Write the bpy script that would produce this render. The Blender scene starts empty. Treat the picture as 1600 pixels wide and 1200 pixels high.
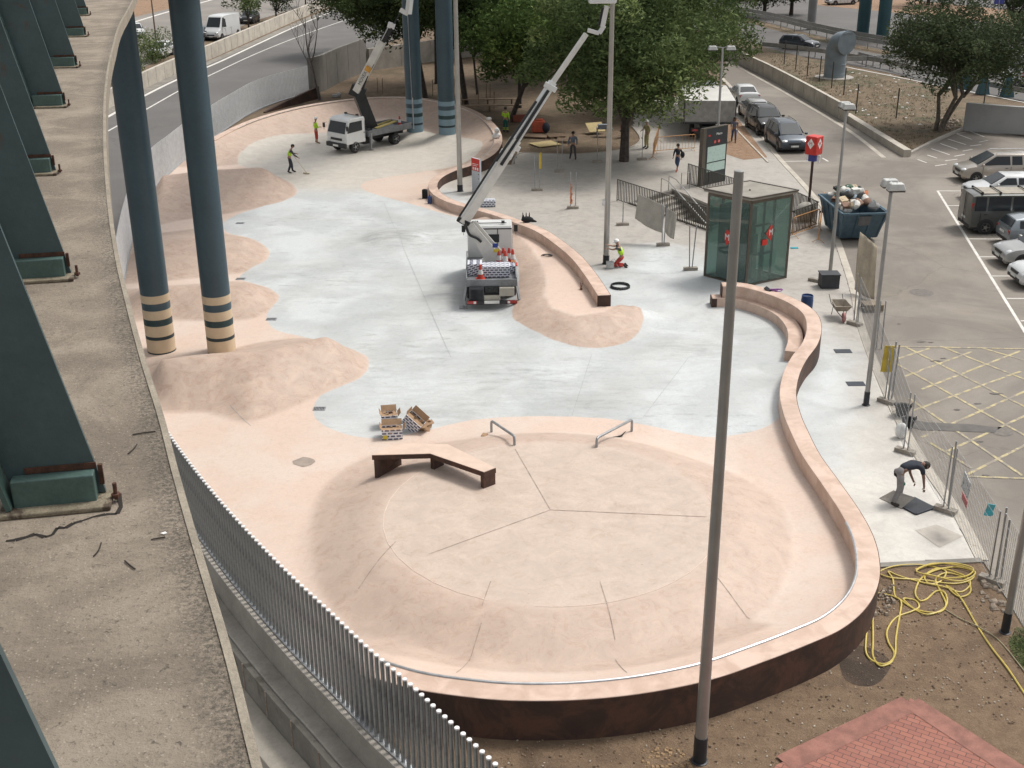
import bpy, bmesh, math, random
import numpy as np
from mathutils import Vector, Matrix
from mathutils.geometry import tessellate_polygon
random.seed(7); rs = np.random.RandomState(5)
C = bpy.context.scene.collection
SC = bpy.context.scene
R = math.radians
# ------------------------------------------------------------------ camera
CH, PITCH, ROLL, FPX = 16.3, R(22.8), R(0.45), 1867.0
cp, sp = math.cos(PITCH), math.sin(PITCH)
cam_d = bpy.data.cameras.new('camera'); cam = bpy.data.objects.new('camera', cam_d); C.objects.link(cam)
cam_d.sensor_width = 36; cam_d.lens = 36*FPX/1600; cam_d.clip_start = 0.05; cam_d.clip_end = 3000
fwd = Vector((0, cp, -sp)); r0 = Vector((1, 0, 0)); u0 = Vector((0, sp, cp))
rt = r0*math.cos(ROLL)-u0*math.sin(ROLL); up = u0*math.cos(ROLL)+r0*math.sin(ROLL)
cam.matrix_world = Matrix(((rt.x, up.x, -fwd.x, 0), (rt.y, up.y, -fwd.y, 0), (rt.z, up.z, -fwd.z, CH), (0, 0, 0, 1)))
SC.camera = cam
SC.render.resolution_x = 1024; SC.render.resolution_y = 768
# ------------------------------------------------------------------ light: overcast
SUN_EL, SUN_AZ = R(58), R(60)      # azimuth measured from +Y towards +X
w = bpy.data.worlds.new('World'); SC.world = w; w.use_nodes = True
nt = w.node_tree; nt.nodes.clear()
sky = nt.nodes.new('ShaderNodeTexSky'); sky.sky_type = 'NISHITA'; sky.sun_disc = False
sky.sun_elevation = SUN_EL; sky.sun_rotation = SUN_AZ; sky.dust_density = 4; sky.ozone_density = 1.0; sky.air_density = 1.2
hs = nt.nodes.new('ShaderNodeHueSaturation'); hs.inputs['Saturation'].default_value = 0.13
bg = nt.nodes.new('ShaderNodeBackground'); bg.inputs['Strength'].default_value = 0.132
wo = nt.nodes.new('ShaderNodeOutputWorld')
nt.links.new(sky.outputs[0], hs.inputs['Color']); nt.links.new(hs.outputs[0], bg.inputs[0]); nt.links.new(bg.outputs[0], wo.inputs[0])
sd = bpy.data.lights.new('sun', 'SUN'); sd.energy = 1.75; sd.angle = R(14); sd.color = (1, .95, .88)
sun = bpy.data.objects.new('sun', sd); C.objects.link(sun)
sdir = Vector((math.sin(SUN_AZ)*math.cos(SUN_EL), math.cos(SUN_AZ)*math.cos(SUN_EL), math.sin(SUN_EL)))
sun.rotation_euler = sdir.to_track_quat('Z', 'Y').to_euler(); sun.location = sdir*80
SC.view_settings.view_transform = 'Standard'; SC.view_settings.look = 'None'
SC.view_settings.exposure = 0.37; SC.view_settings.gamma = 1
# ------------------------------------------------------------------ helpers
def ray(px, py):
    return fwd + rt*((px-800)/FPX) - up*((py-600)/FPX)
def at(px, py, z=0.0):
    d = ray(px, py); t = (z-CH)/d.z
    return Vector((d.x*t, d.y*t, z))
def ry(px, py, Y):
    d = ray(px, py); t = Y/d.y
    return Vector((d.x*t, Y, CH+d.z*t))
def P2(pts, z=0.0): return [at(p[0], p[1], p[2] if len(p) > 2 else z) for p in pts]
def spline(pts, n=8, closed=False):
    pts = [Vector(p) for p in pts]; out = []; N = len(pts)
    for i in range(N if closed else N-1):
        if closed: a, b, c, d = pts[(i-1) % N], pts[i], pts[(i+1) % N], pts[(i+2) % N]
        else: a, b, c, d = pts[max(i-1, 0)], pts[i], pts[i+1], pts[min(i+2, N-1)]
        for k in range(n):
            t = k/n
            out.append(.5*((2*b)+(c-a)*t+(2*a-5*b+4*c-d)*t*t+(3*b-a-3*c+d)*t**3))
    if not closed: out.append(pts[-1])
    return out
def resample(pts, step):
    out = [pts[0].copy()]; acc = 0
    for a, b in zip(pts, pts[1:]):
        L = (b-a).length
        if L < 1e-9: continue
        s = step-acc
        while s <= L:
            out.append(a.lerp(b, s/L)); s += step
        acc = (acc+L) % step
    return out
def lin(c):
    if isinstance(c, str):
        c = tuple(int(c[i:i+2], 16)/255 for i in (0, 2, 4))
        return tuple(x/12.92 if x < .04045 else ((x+.055)/1.055)**2.4 for x in c)
    return c
class NT:
    def __init__(s, name):
        s.m = bpy.data.materials.new(name); s.m.use_nodes = True; s.t = s.m.node_tree; s.t.nodes.clear()
        s.o = s.t.nodes.new('ShaderNodeOutputMaterial'); s.b = s.t.nodes.new('ShaderNodeBsdfPrincipled')
        s.t.links.new(s.b.outputs[0], s.o.inputs[0]); s._c = None
    def n(s, ty, **k):
        nd = s.t.nodes.new(ty)
        for a, v in k.items():
            if a in nd.inputs.keys(): nd.inputs[a].default_value = v
            else: setattr(nd, a, v)
        return nd
    def l(s, a, b): s.t.links.new(a, b)
    def co(s, kind='Object'):
        if s._c is None: s._c = s.n('ShaderNodeTexCoord')
        return s._c.outputs[kind]
    def noise(s, scale, detail=4, rough=.6, dist=0, kind='Object'):
        nd = s.n('ShaderNodeTexNoise'); nd.inputs['Scale'].default_value = scale; nd.inputs['Detail'].default_value = detail
        nd.inputs['Roughness'].default_value = rough; nd.inputs['Distortion'].default_value = dist
        s.l(s.co(kind), nd.inputs['Vector']); return nd.outputs['Fac']
    def ramp(s, src, lo, hi, a=0., b=1.):
        nd = s.n('ShaderNodeMapRange'); nd.interpolation_type = 'SMOOTHSTEP'
        for k, v in (('From Min', lo), ('From Max', hi), ('To Min', a), ('To Max', b)): nd.inputs[k].default_value = v
        s.l(src, nd.inputs['Value']); return nd.outputs['Result']
    def mix(s, fac, a, b, mode='MIX'):
        nd = s.n('ShaderNodeMix'); nd.data_type = 'RGBA'; nd.blend_type = mode
        for i, v in ((0, fac), (6, a), (7, b)):
            if isinstance(v, (float, int)): nd.inputs[i].default_value = v
            elif isinstance(v, tuple): nd.inputs[i].default_value = (*v[:3], 1)
            else: s.l(v, nd.inputs[i])
        return nd.outputs[2]
    def math(s, op, a, b=0.):
        nd = s.n('ShaderNodeMath'); nd.operation = op
        for i, v in ((0, a), (1, b)):
            if isinstance(v, (float, int)): nd.inputs[i].default_value = v
            else: s.l(v, nd.inputs[i])
        return nd.outputs[0]
    def attr(s, name):
        nd = s.n('ShaderNodeAttribute'); nd.attribute_name = name; return nd.outputs['Fac']
    def bump(s, h, strength=.3, dist=.02):
        nd = s.n('ShaderNodeBump'); nd.inputs['Strength'].default_value = strength; nd.inputs['Distance'].default_value = dist
        s.l(h, nd.inputs['Height']); s.l(nd.outputs[0], s.b.inputs['Normal'])
    def base(s, c):
        if isinstance(c, tuple): s.b.inputs['Base Color'].default_value = (*c[:3], 1)
        else: s.l(c, s.b.inputs['Base Color'])
MATS = {}
def mat(name, col, rough=.6, metal=0., var=.15, scale=3., bump=0., fine=0., coat=0., emit=None, dirt=None):
    if name in MATS: return MATS[name]
    t = NT(name); c = lin(col)
    n1 = t.noise(scale, 5, .6)
    k = t.ramp(n1, .3, .7, 1-var, 1+var)
    cc = t.mix(1., c, t.mix(0., (1, 1, 1), (1, 1, 1)), 'MULTIPLY')
    mul = t.n('ShaderNodeVectorMath'); mul.operation = 'SCALE'; mul.inputs[0].default_value = c[:3]; t.l(k, mul.inputs['Scale'])
    cc = mul.outputs[0]
    if fine:
        n2 = t.noise(scale*14, 3, .7); m2 = t.n('ShaderNodeVectorMath'); m2.operation = 'SCALE'; t.l(cc, m2.inputs[0]); t.l(t.ramp(n2, .3, .7, 1-fine, 1+fine), m2.inputs['Scale']); cc = m2.outputs[0]
    if dirt:
        n3 = t.noise(scale*.7+1.3, 6, .7, .5); cc = t.mix(t.ramp(n3, dirt[1], dirt[1]+.12), cc, lin(dirt[0]))
    t.base(cc); t.b.inputs['Roughness'].default_value = rough; t.b.inputs['Metallic'].default_value = metal
    if coat: t.b.inputs['Coat Weight'].default_value = coat; t.b.inputs['Coat Roughness'].default_value = .08
    if bump: t.bump(t.noise(scale*10, 4, .7), bump, .02)
    if emit: t.b.inputs['Emission Color'].default_value = (*lin(emit[0]), 1); t.b.inputs['Emission Strength'].default_value = emit[1]
    MATS[name] = t.m; return t.m
def tag(o, label=None, cat=None, group=None, kind=None):
    if label: o['label'] = label
    if cat: o['category'] = cat
    if group: o['group'] = group
    if kind: o['kind'] = kind
    return o
def thing(name, label, cat, loc=(0, 0, 0), rz=0., group=None):
    o = bpy.data.objects.new(name, None); C.objects.link(o); o.location = loc; o.rotation_euler = (0, 0, rz)
    o.empty_display_size = .2
    return tag(o, label, cat, group)
def copy_tree(o, parent=None):
    c = o.copy(); C.objects.link(c)
    if parent is not None: c.parent = parent
    for ch in [x for x in KIDS.get(o.name, [])]: 
        cc = copy_tree(ch, c)
        KIDS.setdefault(c.name, []).append(cc)
    return c
KIDS = {}
class MB:
    def __init__(s): s.v = []; s.f = []; s.m = []
    def add(s, vs, fs, mi=0):
        o = len(s.v); s.v += [tuple(v) for v in vs]; s.f += [tuple(i+o for i in f) for f in fs]; s.m += [mi]*len(fs); return s
    def box(s, c, d, rot=None, mi=0):
        vs = []
        for z in (-.5, .5):
            for x, y in ((-.5, -.5), (.5, -.5), (.5, .5), (-.5, .5)):
                q = Vector((x*d[0], y*d[1], z*d[2]))
                if rot is not None: q = rot @ q
                vs.append(q+Vector(c))
        return s.add(vs, [(0, 3, 2, 1), (4, 5, 6, 7), (0, 1, 5, 4), (1, 2, 6, 5), (2, 3, 7, 6), (3, 0, 4, 7)], mi)
    def bar(s, p, q, w, h=None, mi=0, upv=(0, 0, 1)):
        p, q = Vector(p), Vector(q); h = h or w; d = (q-p); L = d.length; d.normalize()
        u = Vector(upv)
        if abs(d.dot(u)) > .98: u = Vector((1, 0, 0))
        x = d.cross(u).normalized(); z = x.cross(d).normalized()
        rot = Matrix((x, d, z)).transposed()
        return s.box((p+q)/2, (w, L, h), rot, mi)
    def tube(s, pts, r, n=8, mi=0, cap=True, closed=False):
        pts = [Vector(p) for p in pts]; N = len(pts); vs = []; fs = []
        prev = None
        for i, p in enumerate(pts):
            if closed: d = pts[(i+1) % N]-pts[i-1]
            else: d = pts[min(i+1, N-1)]-pts[max(i-1, 0)]
            if d.length < 1e-9: d = Vector((0, 0, 1))
            d.normalize()
            if prev is None:
                a = d.orthogonal().normalized()
            else:
                a = prev-d*prev.dot(d)
                a = a.normalized() if a.length > 1e-6 else d.orthogonal().normalized()
            prev = a; b = d.cross(a); rr = r[i] if isinstance(r, (list, tuple)) else r
            for k in range(n):
                t = 2*math.pi*k/n; vs.append(p+(a*math.cos(t)+b*math.sin(t))*rr)
        for i in range(N if closed else N-1):
            j = (i+1) % N
            for k in range(n): fs.append((i*n+k, i*n+(k+1) % n, j*n+(k+1) % n, j*n+k))
        if cap and not closed: fs += [tuple(range(n))[::-1], tuple((N-1)*n+k for k in range(n))]
        return s.add(vs, fs, mi)
    def lathe(s, prof, c=(0, 0, 0), n=16, mi=0, rot=None):
        vs = []; fs = []; N = len(prof)
        for r, z in prof:
            for k in range(n):
                t = 2*math.pi*k/n; q = Vector((max(r, 1e-4)*math.cos(t), max(r, 1e-4)*math.sin(t), z))
                if rot is not None: q = rot @ q
                vs.append(q+Vector(c))
        for i in range(N-1):
            for k in range(n): fs.append((i*n+k, i*n+(k+1) % n, (i+1)*n+(k+1) % n, (i+1)*n+k))
        fs += [tuple(range(n))[::-1], tuple((N-1)*n+k for k in range(n))]
        return s.add(vs, fs, mi)
    def ell(s, c, r, n=12, mi=0, rot=None):
        return s.lathe([(math.sin(math.pi*i/(n//2+2))*1.0, -math.cos(math.pi*i/(n//2+2))) for i in range(n//2+3)], (0, 0, 0), n, mi) ._tr(c, r, rot, (n//2+3)*n)
    def _tr(s, c, r, rot, k):
        for i in range(len(s.v)-k, len(s.v)):
            q = Vector((s.v[i][0]*r[0], s.v[i][1]*r[1], s.v[i][2]*r[2]))
            if rot is not None: q = rot @ q
            s.v[i] = tuple(q+Vector(c))
        return s
    def prism(s, poly, z0, z1, mi=0):
        n = len(poly); vs = [(p[0], p[1], z0) for p in poly]+[(p[0], p[1], z1) for p in poly]
        tr = tessellate_polygon([[Vector((p[0], p[1], 0)) for p in poly]])
        fs = [tuple(t) for t in tr]+[tuple(i+n for i in t)[::-1] for t in tr]+[(i, (i+1) % n, n+(i+1) % n, n+i) for i in range(n)]
        return s.add(vs, fs, mi)
    def sheet(s, poly, z, mi=0, hole=None):
        tr = tessellate_polygon([[Vector((p[0], p[1], 0)) for p in poly]]+([[Vector((p[0], p[1], 0)) for p in hole]] if hole else []))
        vs = [(p[0], p[1], z) for p in list(poly)+list(hole or [])]; fs = []
        for t in tr:
            a, b, c = (Vector(vs[i]) for i in t)
            fs.append(tuple(t) if (b-a).cross(c-a).z > 0 else tuple(t)[::-1])
        return s.add(vs, fs, mi)
    def loft(s, secs, mi=0, closed=True, caps=True):
        n = len(secs[0]); vs = [v for sc_ in secs for v in sc_]; fs = []
        for i in range(len(secs)-1):
            for k in range(n if closed else n-1): fs.append((i*n+k, i*n+(k+1) % n, (i+1)*n+(k+1) % n, (i+1)*n+k))
        if caps: fs += [tuple(range(n))[::-1], tuple((len(secs)-1)*n+k for k in range(n))]
        return s.add(vs, fs, mi)
    def build(s, name, mats, parent=None, world=False, smooth=False, bevel=0., keep=False, label=None):
        me = bpy.data.meshes.new(name)
        vs = s.v
        if parent is not None and world:
            L = parent.location; vs = [(v[0]-L.x, v[1]-L.y, v[2]-L.z) for v in vs]
        me.from_pydata(vs, [], s.f); me.polygons.foreach_set('material_index', s.m)
        if not isinstance(mats, (list, tuple)): mats = [mats]
        for m in mats: me.materials.append(m)
        if not keep:
            bm = bmesh.new(); bm.from_mesh(me); bmesh.ops.recalc_face_normals(bm, faces=bm.faces); bm.to_mesh(me); bm.free()
        if smooth:
            me.polygons.foreach_set('use_smooth', [True]*len(me.polygons))
            me.set_sharp_from_angle(angle=R(38))
        me.update()
        o = bpy.data.objects.new(name, me); C.objects.link(o)
        if parent is not None: o.parent = parent; KIDS.setdefault(parent.name, []).append(o)
        if bevel:
            b = o.modifiers.new('bevel', 'BEVEL'); b.width = bevel; b.segments = 2; b.limit_method = 'ANGLE'; b.angle_limit = R(40)
            b.harden_normals = False
        if label: o['label'] = label
        return o
def rotz(a): return Matrix.Rotation(a, 3, 'Z')
# numpy geometry
def poly_sdf(X, Y, poly):
    px = np.array([p[0] for p in poly]); py = np.array([p[1] for p in poly]); n = len(px)
    D = np.full(X.shape, 1e9); ins = np.zeros(X.shape, bool)
    for i in range(n):
        j = (i+1) % n; ax, ay, bx, by = px[i], py[i], px[j], py[j]
        dx, dy = bx-ax, by-ay; L = dx*dx+dy*dy+1e-12
        t = np.clip(((X-ax)*dx+(Y-ay)*dy)/L, 0, 1); d = (X-ax-t*dx)**2+(Y-ay-t*dy)**2
        D = np.minimum(D, d)
        c = ((ay > Y) != (by > Y))
        with np.errstate(divide='ignore', invalid='ignore'): xx = (bx-ax)*(Y-ay)/(by-ay+1e-15)+ax
        ins ^= c & (X < xx)
    D = np.sqrt(D); return np.where(ins, D, -D)
def line_dist(X, Y, pts, vals):
    D = np.full(X.shape, 1e9); V = np.zeros(X.shape)
    for (a, b, va, vb) in zip(pts, pts[1:], vals, vals[1:]):
        dx, dy = b[0]-a[0], b[1]-a[1]; L = dx*dx+dy*dy+1e-12
        t = np.clip(((X-a[0])*dx+(Y-a[1])*dy)/L, 0, 1); d = np.hypot(X-a[0]-t*dx, Y-a[1]-t*dy)
        m = d < D; D = np.where(m, d, D); V = np.where(m, va+(vb-va)*t, V)
    return D, V
def sst(x): x = np.clip(x, 0, 1); return x*x*(3-2*x)
# ================================================================== GROUND AND ROADS
M_dirt = (lambda t: (t.base(t.mix(t.ramp(t.noise(.35, 6, .65, .6), .52, .66), t.mix(t.ramp(t.noise(2.2, 6, .75), .35, .7), (.115, .08, .055), (.2, .148, .105)), (.085, .078, .045))),
     t.bump(t.noise(9, 6, .8), .8, .08), setattr(t.b.inputs['Roughness'], 'default_value', .95), t.m)[-1])(NT('earth'))
def soil(name, a, b, g, gl=.5, gh=.62, sc=.5):
    t = NT(name); c = t.mix(t.ramp(t.noise(sc*5, 7, .75), .35, .68), a, b); c = t.mix(t.ramp(t.noise(sc, 5, .6, .8), gl, gh), c, g)
    c = t.mix(t.ramp(t.noise(sc*60, 3, .8), .62, .7), c, tuple(min(1, x*1.7) for x in b)); c = t.mix(t.ramp(t.noise(sc*42, 3, .8), .36, .3), c, tuple(x*.45 for x in a))
    t.base(c); t.b.inputs['Roughness'].default_value = .95; t.bump(t.noise(sc*22, 6, .8), .9, .06); return t.m
M_dug = soil('dug_earth', (.16, .106, .066), (.225, .155, .098), (.115, .076, .048), .56, .7, .42)
M_dry = soil('dry_grass', (.12, .088, .055), (.185, .135, .083), (.07, .07, .036), .5, .66, .25)
M_red = soil('reddish_earth', (.23, .14, .085), (.32, .21, .135), (.17, .12, .075), .55, .7, .5)
M_park = soil('park_earth', (.12, .085, .055), (.19, .135, .085), (.09, .07, .04), .5, .68, .3)
M_grass = soil('short_grass', (.06, .08, .025), (.11, .12, .04), (.13, .10, .06), .5, .65, .6)
def asphalt(name, c, v=.22, warm=(.3, .25, .19)):
    t = NT(name); n = t.noise(.12, 6, .65, .6); m = t.mix(t.ramp(n, .42, .66), tuple(x*(1-v) for x in c), tuple(x*(1+v) for x in c))
    m = t.mix(t.ramp(t.noise(.3, 5, .7, 1.2), .52, .75, 0, .55), m, warm)
    m = t.mix(t.ramp(t.noise(1.1, 5, .8, .3), .66, .76, 0, .5), m, tuple(x*.5 for x in c))
    m = t.mix(t.ramp(t.noise(38, 2, .6), .3, .7, 0, .35), m, tuple(x*.6 for x in c))
    vo = t.n('ShaderNodeTexVoronoi'); vo.feature = 'DISTANCE_TO_EDGE'; vo.inputs['Scale'].default_value = .16
    nn = t.n('ShaderNodeTexNoise'); nn.inputs['Scale'].default_value = .8; t.l(t.co(), nn.inputs['Vector'])
    ad = t.n('ShaderNodeVectorMath'); ad.operation = 'ADD'; t.l(t.co(), ad.inputs[0]); t.l(nn.outputs['Color'], ad.inputs[1]); t.l(ad.outputs[0], vo.inputs['Vector'])
    m = t.mix(t.ramp(vo.outputs['Distance'], .0, .006, .45, 0), m, tuple(x*.5 for x in c))
    t.base(m); t.b.inputs['Roughness'].default_value = .85; t.bump(t.noise(45, 3, .7), .35, .01); return t.m
M_asph = asphalt('car_park_asphalt', (.235, .208, .178)); M_asph2 = asphalt('road_asphalt', (.135, .128, .122), .12, (.17, .15, .13))
M_white = mat('white_road_paint', (.62, .6, .56), .7, 0, .12, 2, 0, .1, dirt=((.3, .28, .25), .6))
M_yel = mat('yellow_road_paint', (.44, .37, .2), .7, 0, .2, 2, 0, .15, dirt=((.25, .22, .18), .45))
M_conc = mat('grey_concrete', (.33, .305, .27), .85, 0, .16, .9, .35, .08, dirt=((.16, .14, .115), .62))
M_concl = mat('pale_concrete', (.45, .41, .35), .85, 0, .14, .9, .3, .07, dirt=((.24, .2, .16), .6))
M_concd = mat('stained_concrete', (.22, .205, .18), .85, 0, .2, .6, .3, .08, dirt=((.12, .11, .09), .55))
fence_px = [(565, 107), (530, 122), (486, 143), (440, 157), (400, 172), (366, 193), (334, 215), (300, 240), (268, 268), (242, 292), (218, 335), (200, 400), (190, 480), (200, 570), (230, 680),
            (262, 755), (300, 818), (350, 888), (400, 950), (462, 1020), (525, 1085), (582, 1145), (640, 1200), (700, 1262), (780, 1345), (860, 1430)]
FEN = spline(P2(fence_px), 10)
def struct(name, poly, z, m, thick=None, parent=None):
    b = MB()
    if thick: b.prism(poly, z-thick, z)
    else: b.sheet(poly, z)
    o = b.build(name, m, parent, keep=True)
    if parent is None: o['kind'] = 'structure'
    return o
near = [p for p in FEN if p.y < 39][::1]           # from the hidden stretch to below the frame
gp = [(p.x, p.y) for p in reversed(near)]
ground_poly = [(gp[0][0], -60), (400, -60), (400, 900), (-400, 900), (-400, near[0].y)]+[(p.x, p.y) for p in near][0:]
stair = P2([(985, 318), (1108, 360), (1150, 338), (1052, 297)])
_b = MB(); _b.sheet(ground_poly, -.03, 0, [(p.x, p.y) for p in stair]); _b.build('ground', M_park, keep=True)['kind'] = 'structure'
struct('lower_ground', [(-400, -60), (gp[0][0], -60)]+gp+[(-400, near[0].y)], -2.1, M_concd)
# left ramp road
lr_top = P2([(-160, 290), (60, 222), (162, 177), (225, 143), (280, 117), (340, 92), (400, 65), (470, 34), (540, 6), (620, -22), (740, -52)])
lr_bot = P2([(-200, 560), (80, 520), (170, 430), (215, 335), (242, 290), (300, 240), (366, 192), (440, 157), (486, 144), (530, 122), (568, 95), (600, 70), (680, 38), (830, -5)])
struct('ramp_road', [(p.x, p.y) for p in spline(lr_top, 5)]+[(p.x, p.y) for p in reversed(spline(lr_bot, 5))], .0, M_asph2)
def stripe(name, pts, wid, z, m, step=1.0, parent=None, dashed=None):
    q = resample(spline(pts, 8) if len(pts) > 2 else pts, step); b = MB(); L = []
    for i, p in enumerate(q):
        d = (q[min(i+1, len(q)-1)]-q[max(i-1, 0)]); d.z = 0; d.normalize(); nrm = Vector((-d.y, d.x, 0))*wid/2
        L.append(((p+nrm).x, (p+nrm).y, (p-nrm).x, (p-nrm).y))
    for i in range(len(L)-1):
        if dashed and (i % (dashed[0]+dashed[1])) >= dashed[0]: continue
        a, c = L[i], L[i+1]; b.add([(a[0], a[1], z), (a[2], a[3], z), (c[2], c[3], z), (c[0], c[1], z)], [(0, 1, 2, 3)])
    o = b.build(name, m, parent)
    if parent is None: o['kind'] = 'structure'
    return o
stripe('road_line', P2([(100, 214), (162, 186), (225, 150), (280, 123), (340, 98), (400, 70), (470, 38), (540, 10), (620, -18)]), .32, .006, M_white)
stripe('road_line', P2([(100, 240), (163, 208), (230, 170), (287, 138), (340, 112), (400, 84), (470, 56), (550, 28), (640, 0)]), .16, .006, M_white)
stripe('road_gutter', P2([(60, 222), (162, 178), (225, 143), (280, 117), (340, 92), (400, 65), (470, 34), (540, 6), (620, -22)]), .9, .004, M_concd)
# yard beyond the ramp
struct('service_yard', [(p.x, p.y) for p in P2([(-100, 120), (165, 130), (280, 80), (400, 32), (540, -10), (640, -50), (420, -70), (150, -60), (-300, -30)])], .0, asphalt('yard_asphalt', (.24, .22, .2), .1))
struct('verge', [(p.x, p.y) for p in P2([(205, 28), (262, 14), (340, -8), (420, -30), (420, -60), (200, -30)])], .006, M_red)
stripe('road_line', P2([(205, 36), (268, 17), (330, 0), (420, -26)]), .5, .012, M_white)
# car park and right-hand road
struct('car_park', [(p.x, p.y) for p in P2([(1128, 122), (1200, 225), (1250, 283), (1292, 330), (1330, 442), (1345, 510), (1390, 625), (1440, 720), (1494, 800), (1536, 876), (1640, 1040), (2100, 1030), (2100, 175), (1600, 213), (1505, 203), (1440, 230), (1418, 246), (1325, 190), (1240, 140), (1165, 100), (1135, 88)])], -.008, M_asph)
struct('highway', [(p.x, p.y) for p in P2([(1050, 35), (1130, 58), (1200, 80), (1300, 96), (1400, 116), (1500, 143), (1600, 158), (2200, 250), (2400, 20), (2000, -80), (1050, -80)])], -.0, M_asph2)
stripe('road_line', P2([(1130, 60), (1200, 78), (1300, 100), (1420, 124), (1540, 148), (1640, 168)]), .22, .006, M_white)
stripe('median_strip', P2([(1135, 22), (1230, 48), (1330, 72), (1460, 96), (1640, 124)]), 2.2, .01, M_dry)
struct('far_verge', [(p.x, p.y) for p in P2([(1275, 8), (1420, 22), (1700, 52), (1700, 28), (1420, 0), (1280, -8)])], .012, M_red)
# dirt island on the right with its tree and vent
isl = P2([(1135, 52), (1200, 76), (1300, 101), (1400, 122), (1500, 148), (1620, 172), (1640, 214), (1600, 213), (1505, 203), (1440, 230), (1416, 243), (1360, 206), (1322, 180), (1240, 130), (1168, 90)])
struct('dirt_island', [(p.x, p.y) for p in isl], .05, M_dry)
struct('tree_pit_earth', [(p.x, p.y) for p in P2([(1131, 240), (1162, 250), (1199, 246), (1168, 205), (1136, 165), (1128, 190)])], .012, M_red)
struct('dug_ground', [(p.x, p.y) for p in P2([(620, 1060), (900, 1100), (1200, 1040), (1340, 960), (1372, 884), (1533, 877), (1600, 985), (1760, 1220), (1600, 1400), (835, 1400), (792, 1350), (706, 1262), (645, 1197), (600, 1140), (612, 1090)])], .006, M_dug)
struct('grass_patch', [(p.x, p.y) for p in P2([(1588, 980), (1575, 1005), (1590, 1040), (1640, 1080), (1760, 1090), (1700, 1000)])], .012, M_grass)
def brickmat():
    t = NT('red_brick_paving'); mp = t.n('ShaderNodeMapping'); t.l(t.co(), mp.inputs[0]); mp.inputs['Rotation'].default_value = (0, 0, R(32))
    br = t.n('ShaderNodeTexBrick'); br.inputs['Scale'].default_value = 1.9; br.inputs['Color1'].default_value = (.33, .135, .095, 1); br.inputs['Color2'].default_value = (.26, .105, .08, 1)
    br.inputs['Mortar'].default_value = (.10, .055, .045, 1); br.inputs['Mortar Size'].default_value = .016; t.l(mp.outputs[0], br.inputs['Vector'])
    c = t.mix(t.ramp(t.noise(1.2, 5, .7, .6), .5, .7, 0, .5), br.outputs['Color'], (.3, .17, .14)); t.base(c); t.b.inputs['Roughness'].default_value = .85
    t.bump(br.outputs['Fac'], -.3, .01); return t.m
bpoly = P2([(1423, 1094), (1640, 1235), (1640, 1500), (1000, 1420), (1210, 1200)])
bp2 = [(p.x, p.y) for p in bpoly]
struct('brick_paving', bp2, .05, brickmat(), .12)
M_brb = mat('brick_border', (.25, .115, .088), .85, 0, .2, 3, .2, .1)
stripe('brick_border', P2([(1226, 1196), (1423, 1101)]), .5, .056, M_brb, .4)
stripe('brick_border', P2([(1423, 1101), (1640, 1243)]), .5, .058, M_brb, .4)
struct('damp_earth', [(p.x, p.y) for p in spline(P2([(1312, 1020), (1330, 1008), (1365, 1015), (1392, 1035), (1380, 1060), (1362, 1072), (1335, 1070), (1316, 1055)]), 4, True)], .0105, soil('damp_earth', (.075, .05, .035), (.115, .08, .055), (.06, .042, .03)))
# car park markings
stripe('parking_line', P2([(1465, 298), (1600, 516), (1660, 612)]), .13, -.003, M_white)
for i, (x, y, x2) in enumerate([(1465, 298, 1700), (1480, 321, 1700), (1497, 346, 1700), (1512, 373, 1720), (1530, 401, 1740), (1550, 431, 1760), (1573, 466, 1780), (1595, 501, 1800)]):
    stripe('parking_line', P2([(x, y), (x2, y+1)]), .11, -.004+.0, M_white)
BH = [(1434, 249, 1461, 259), (1461, 259, 1487, 255), (1449, 242, 1477, 251), (1477, 251, 1500, 248), (1455, 232, 1491, 244), (1491, 244, 1514, 240), (1469, 224, 1504, 236), (1504, 236, 1526, 232), (1481, 217, 1516, 228), (1516, 228, 1539, 225),
      (1495, 209, 1530, 222), (1530, 222, 1549, 218), (1516, 205, 1549, 218), (1495, 209, 1516, 205), (1449, 242, 1462, 239), (1455, 232, 1470, 230), (1469, 224, 1484, 222), (1481, 217, 1496, 215), (1477, 251, 1487, 255), (1491, 244, 1500, 248), (1504, 236, 1514, 240), (1516, 228, 1526, 232), (1530, 222, 1539, 225)]
for k, (a, b, c_, d) in enumerate(BH): stripe('bay_hatching', P2([(a, b), (c_, d)]), .1, -.0045+.0002*k, M_white)
YL = [((1397, 562), (1462, 541)), ((1413, 588), (1535, 543)), ((1440, 608), (1600, 546)), ((1425, 642), (1600, 578)), ((1440, 683), (1640, 594)), ((1480, 705), (1640, 632)), ((1504, 745), (1640, 676)),
      ((1532, 543), (1640, 574)), ((1470, 541), (1640, 608)), ((1415, 542), (1640, 655)), ((1400, 568), (1640, 702)), ((1420, 622), (1600, 745)), ((1395, 541), (1640, 546)), ((1504, 744), (1640, 749)), ((1450, 690), (1540, 745))]
for k, (a, b) in enumerate(YL): stripe('yellow_hatching', P2([a, b]), .1, -.0035+.0006*k, M_yel)
for pts in ([(1128, 122), (1160, 150), (1200, 226)], ):
    pass
stripe('parking_line', P2([(1226, 252), (1294, 251)]), .12, -.003, M_white); stripe('parking_line', P2([(1294, 252), (1282, 245)]), .12, -.0025, M_white)
stripe('parking_line', P2([(1276, 242), (1269, 236)]), .12, -.0025, M_white)
stripe('road_line', P2([(1134, 92), (1170, 113), (1240, 152), (1325, 203), (1386, 250)]), .3, .0, M_concl)
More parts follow.
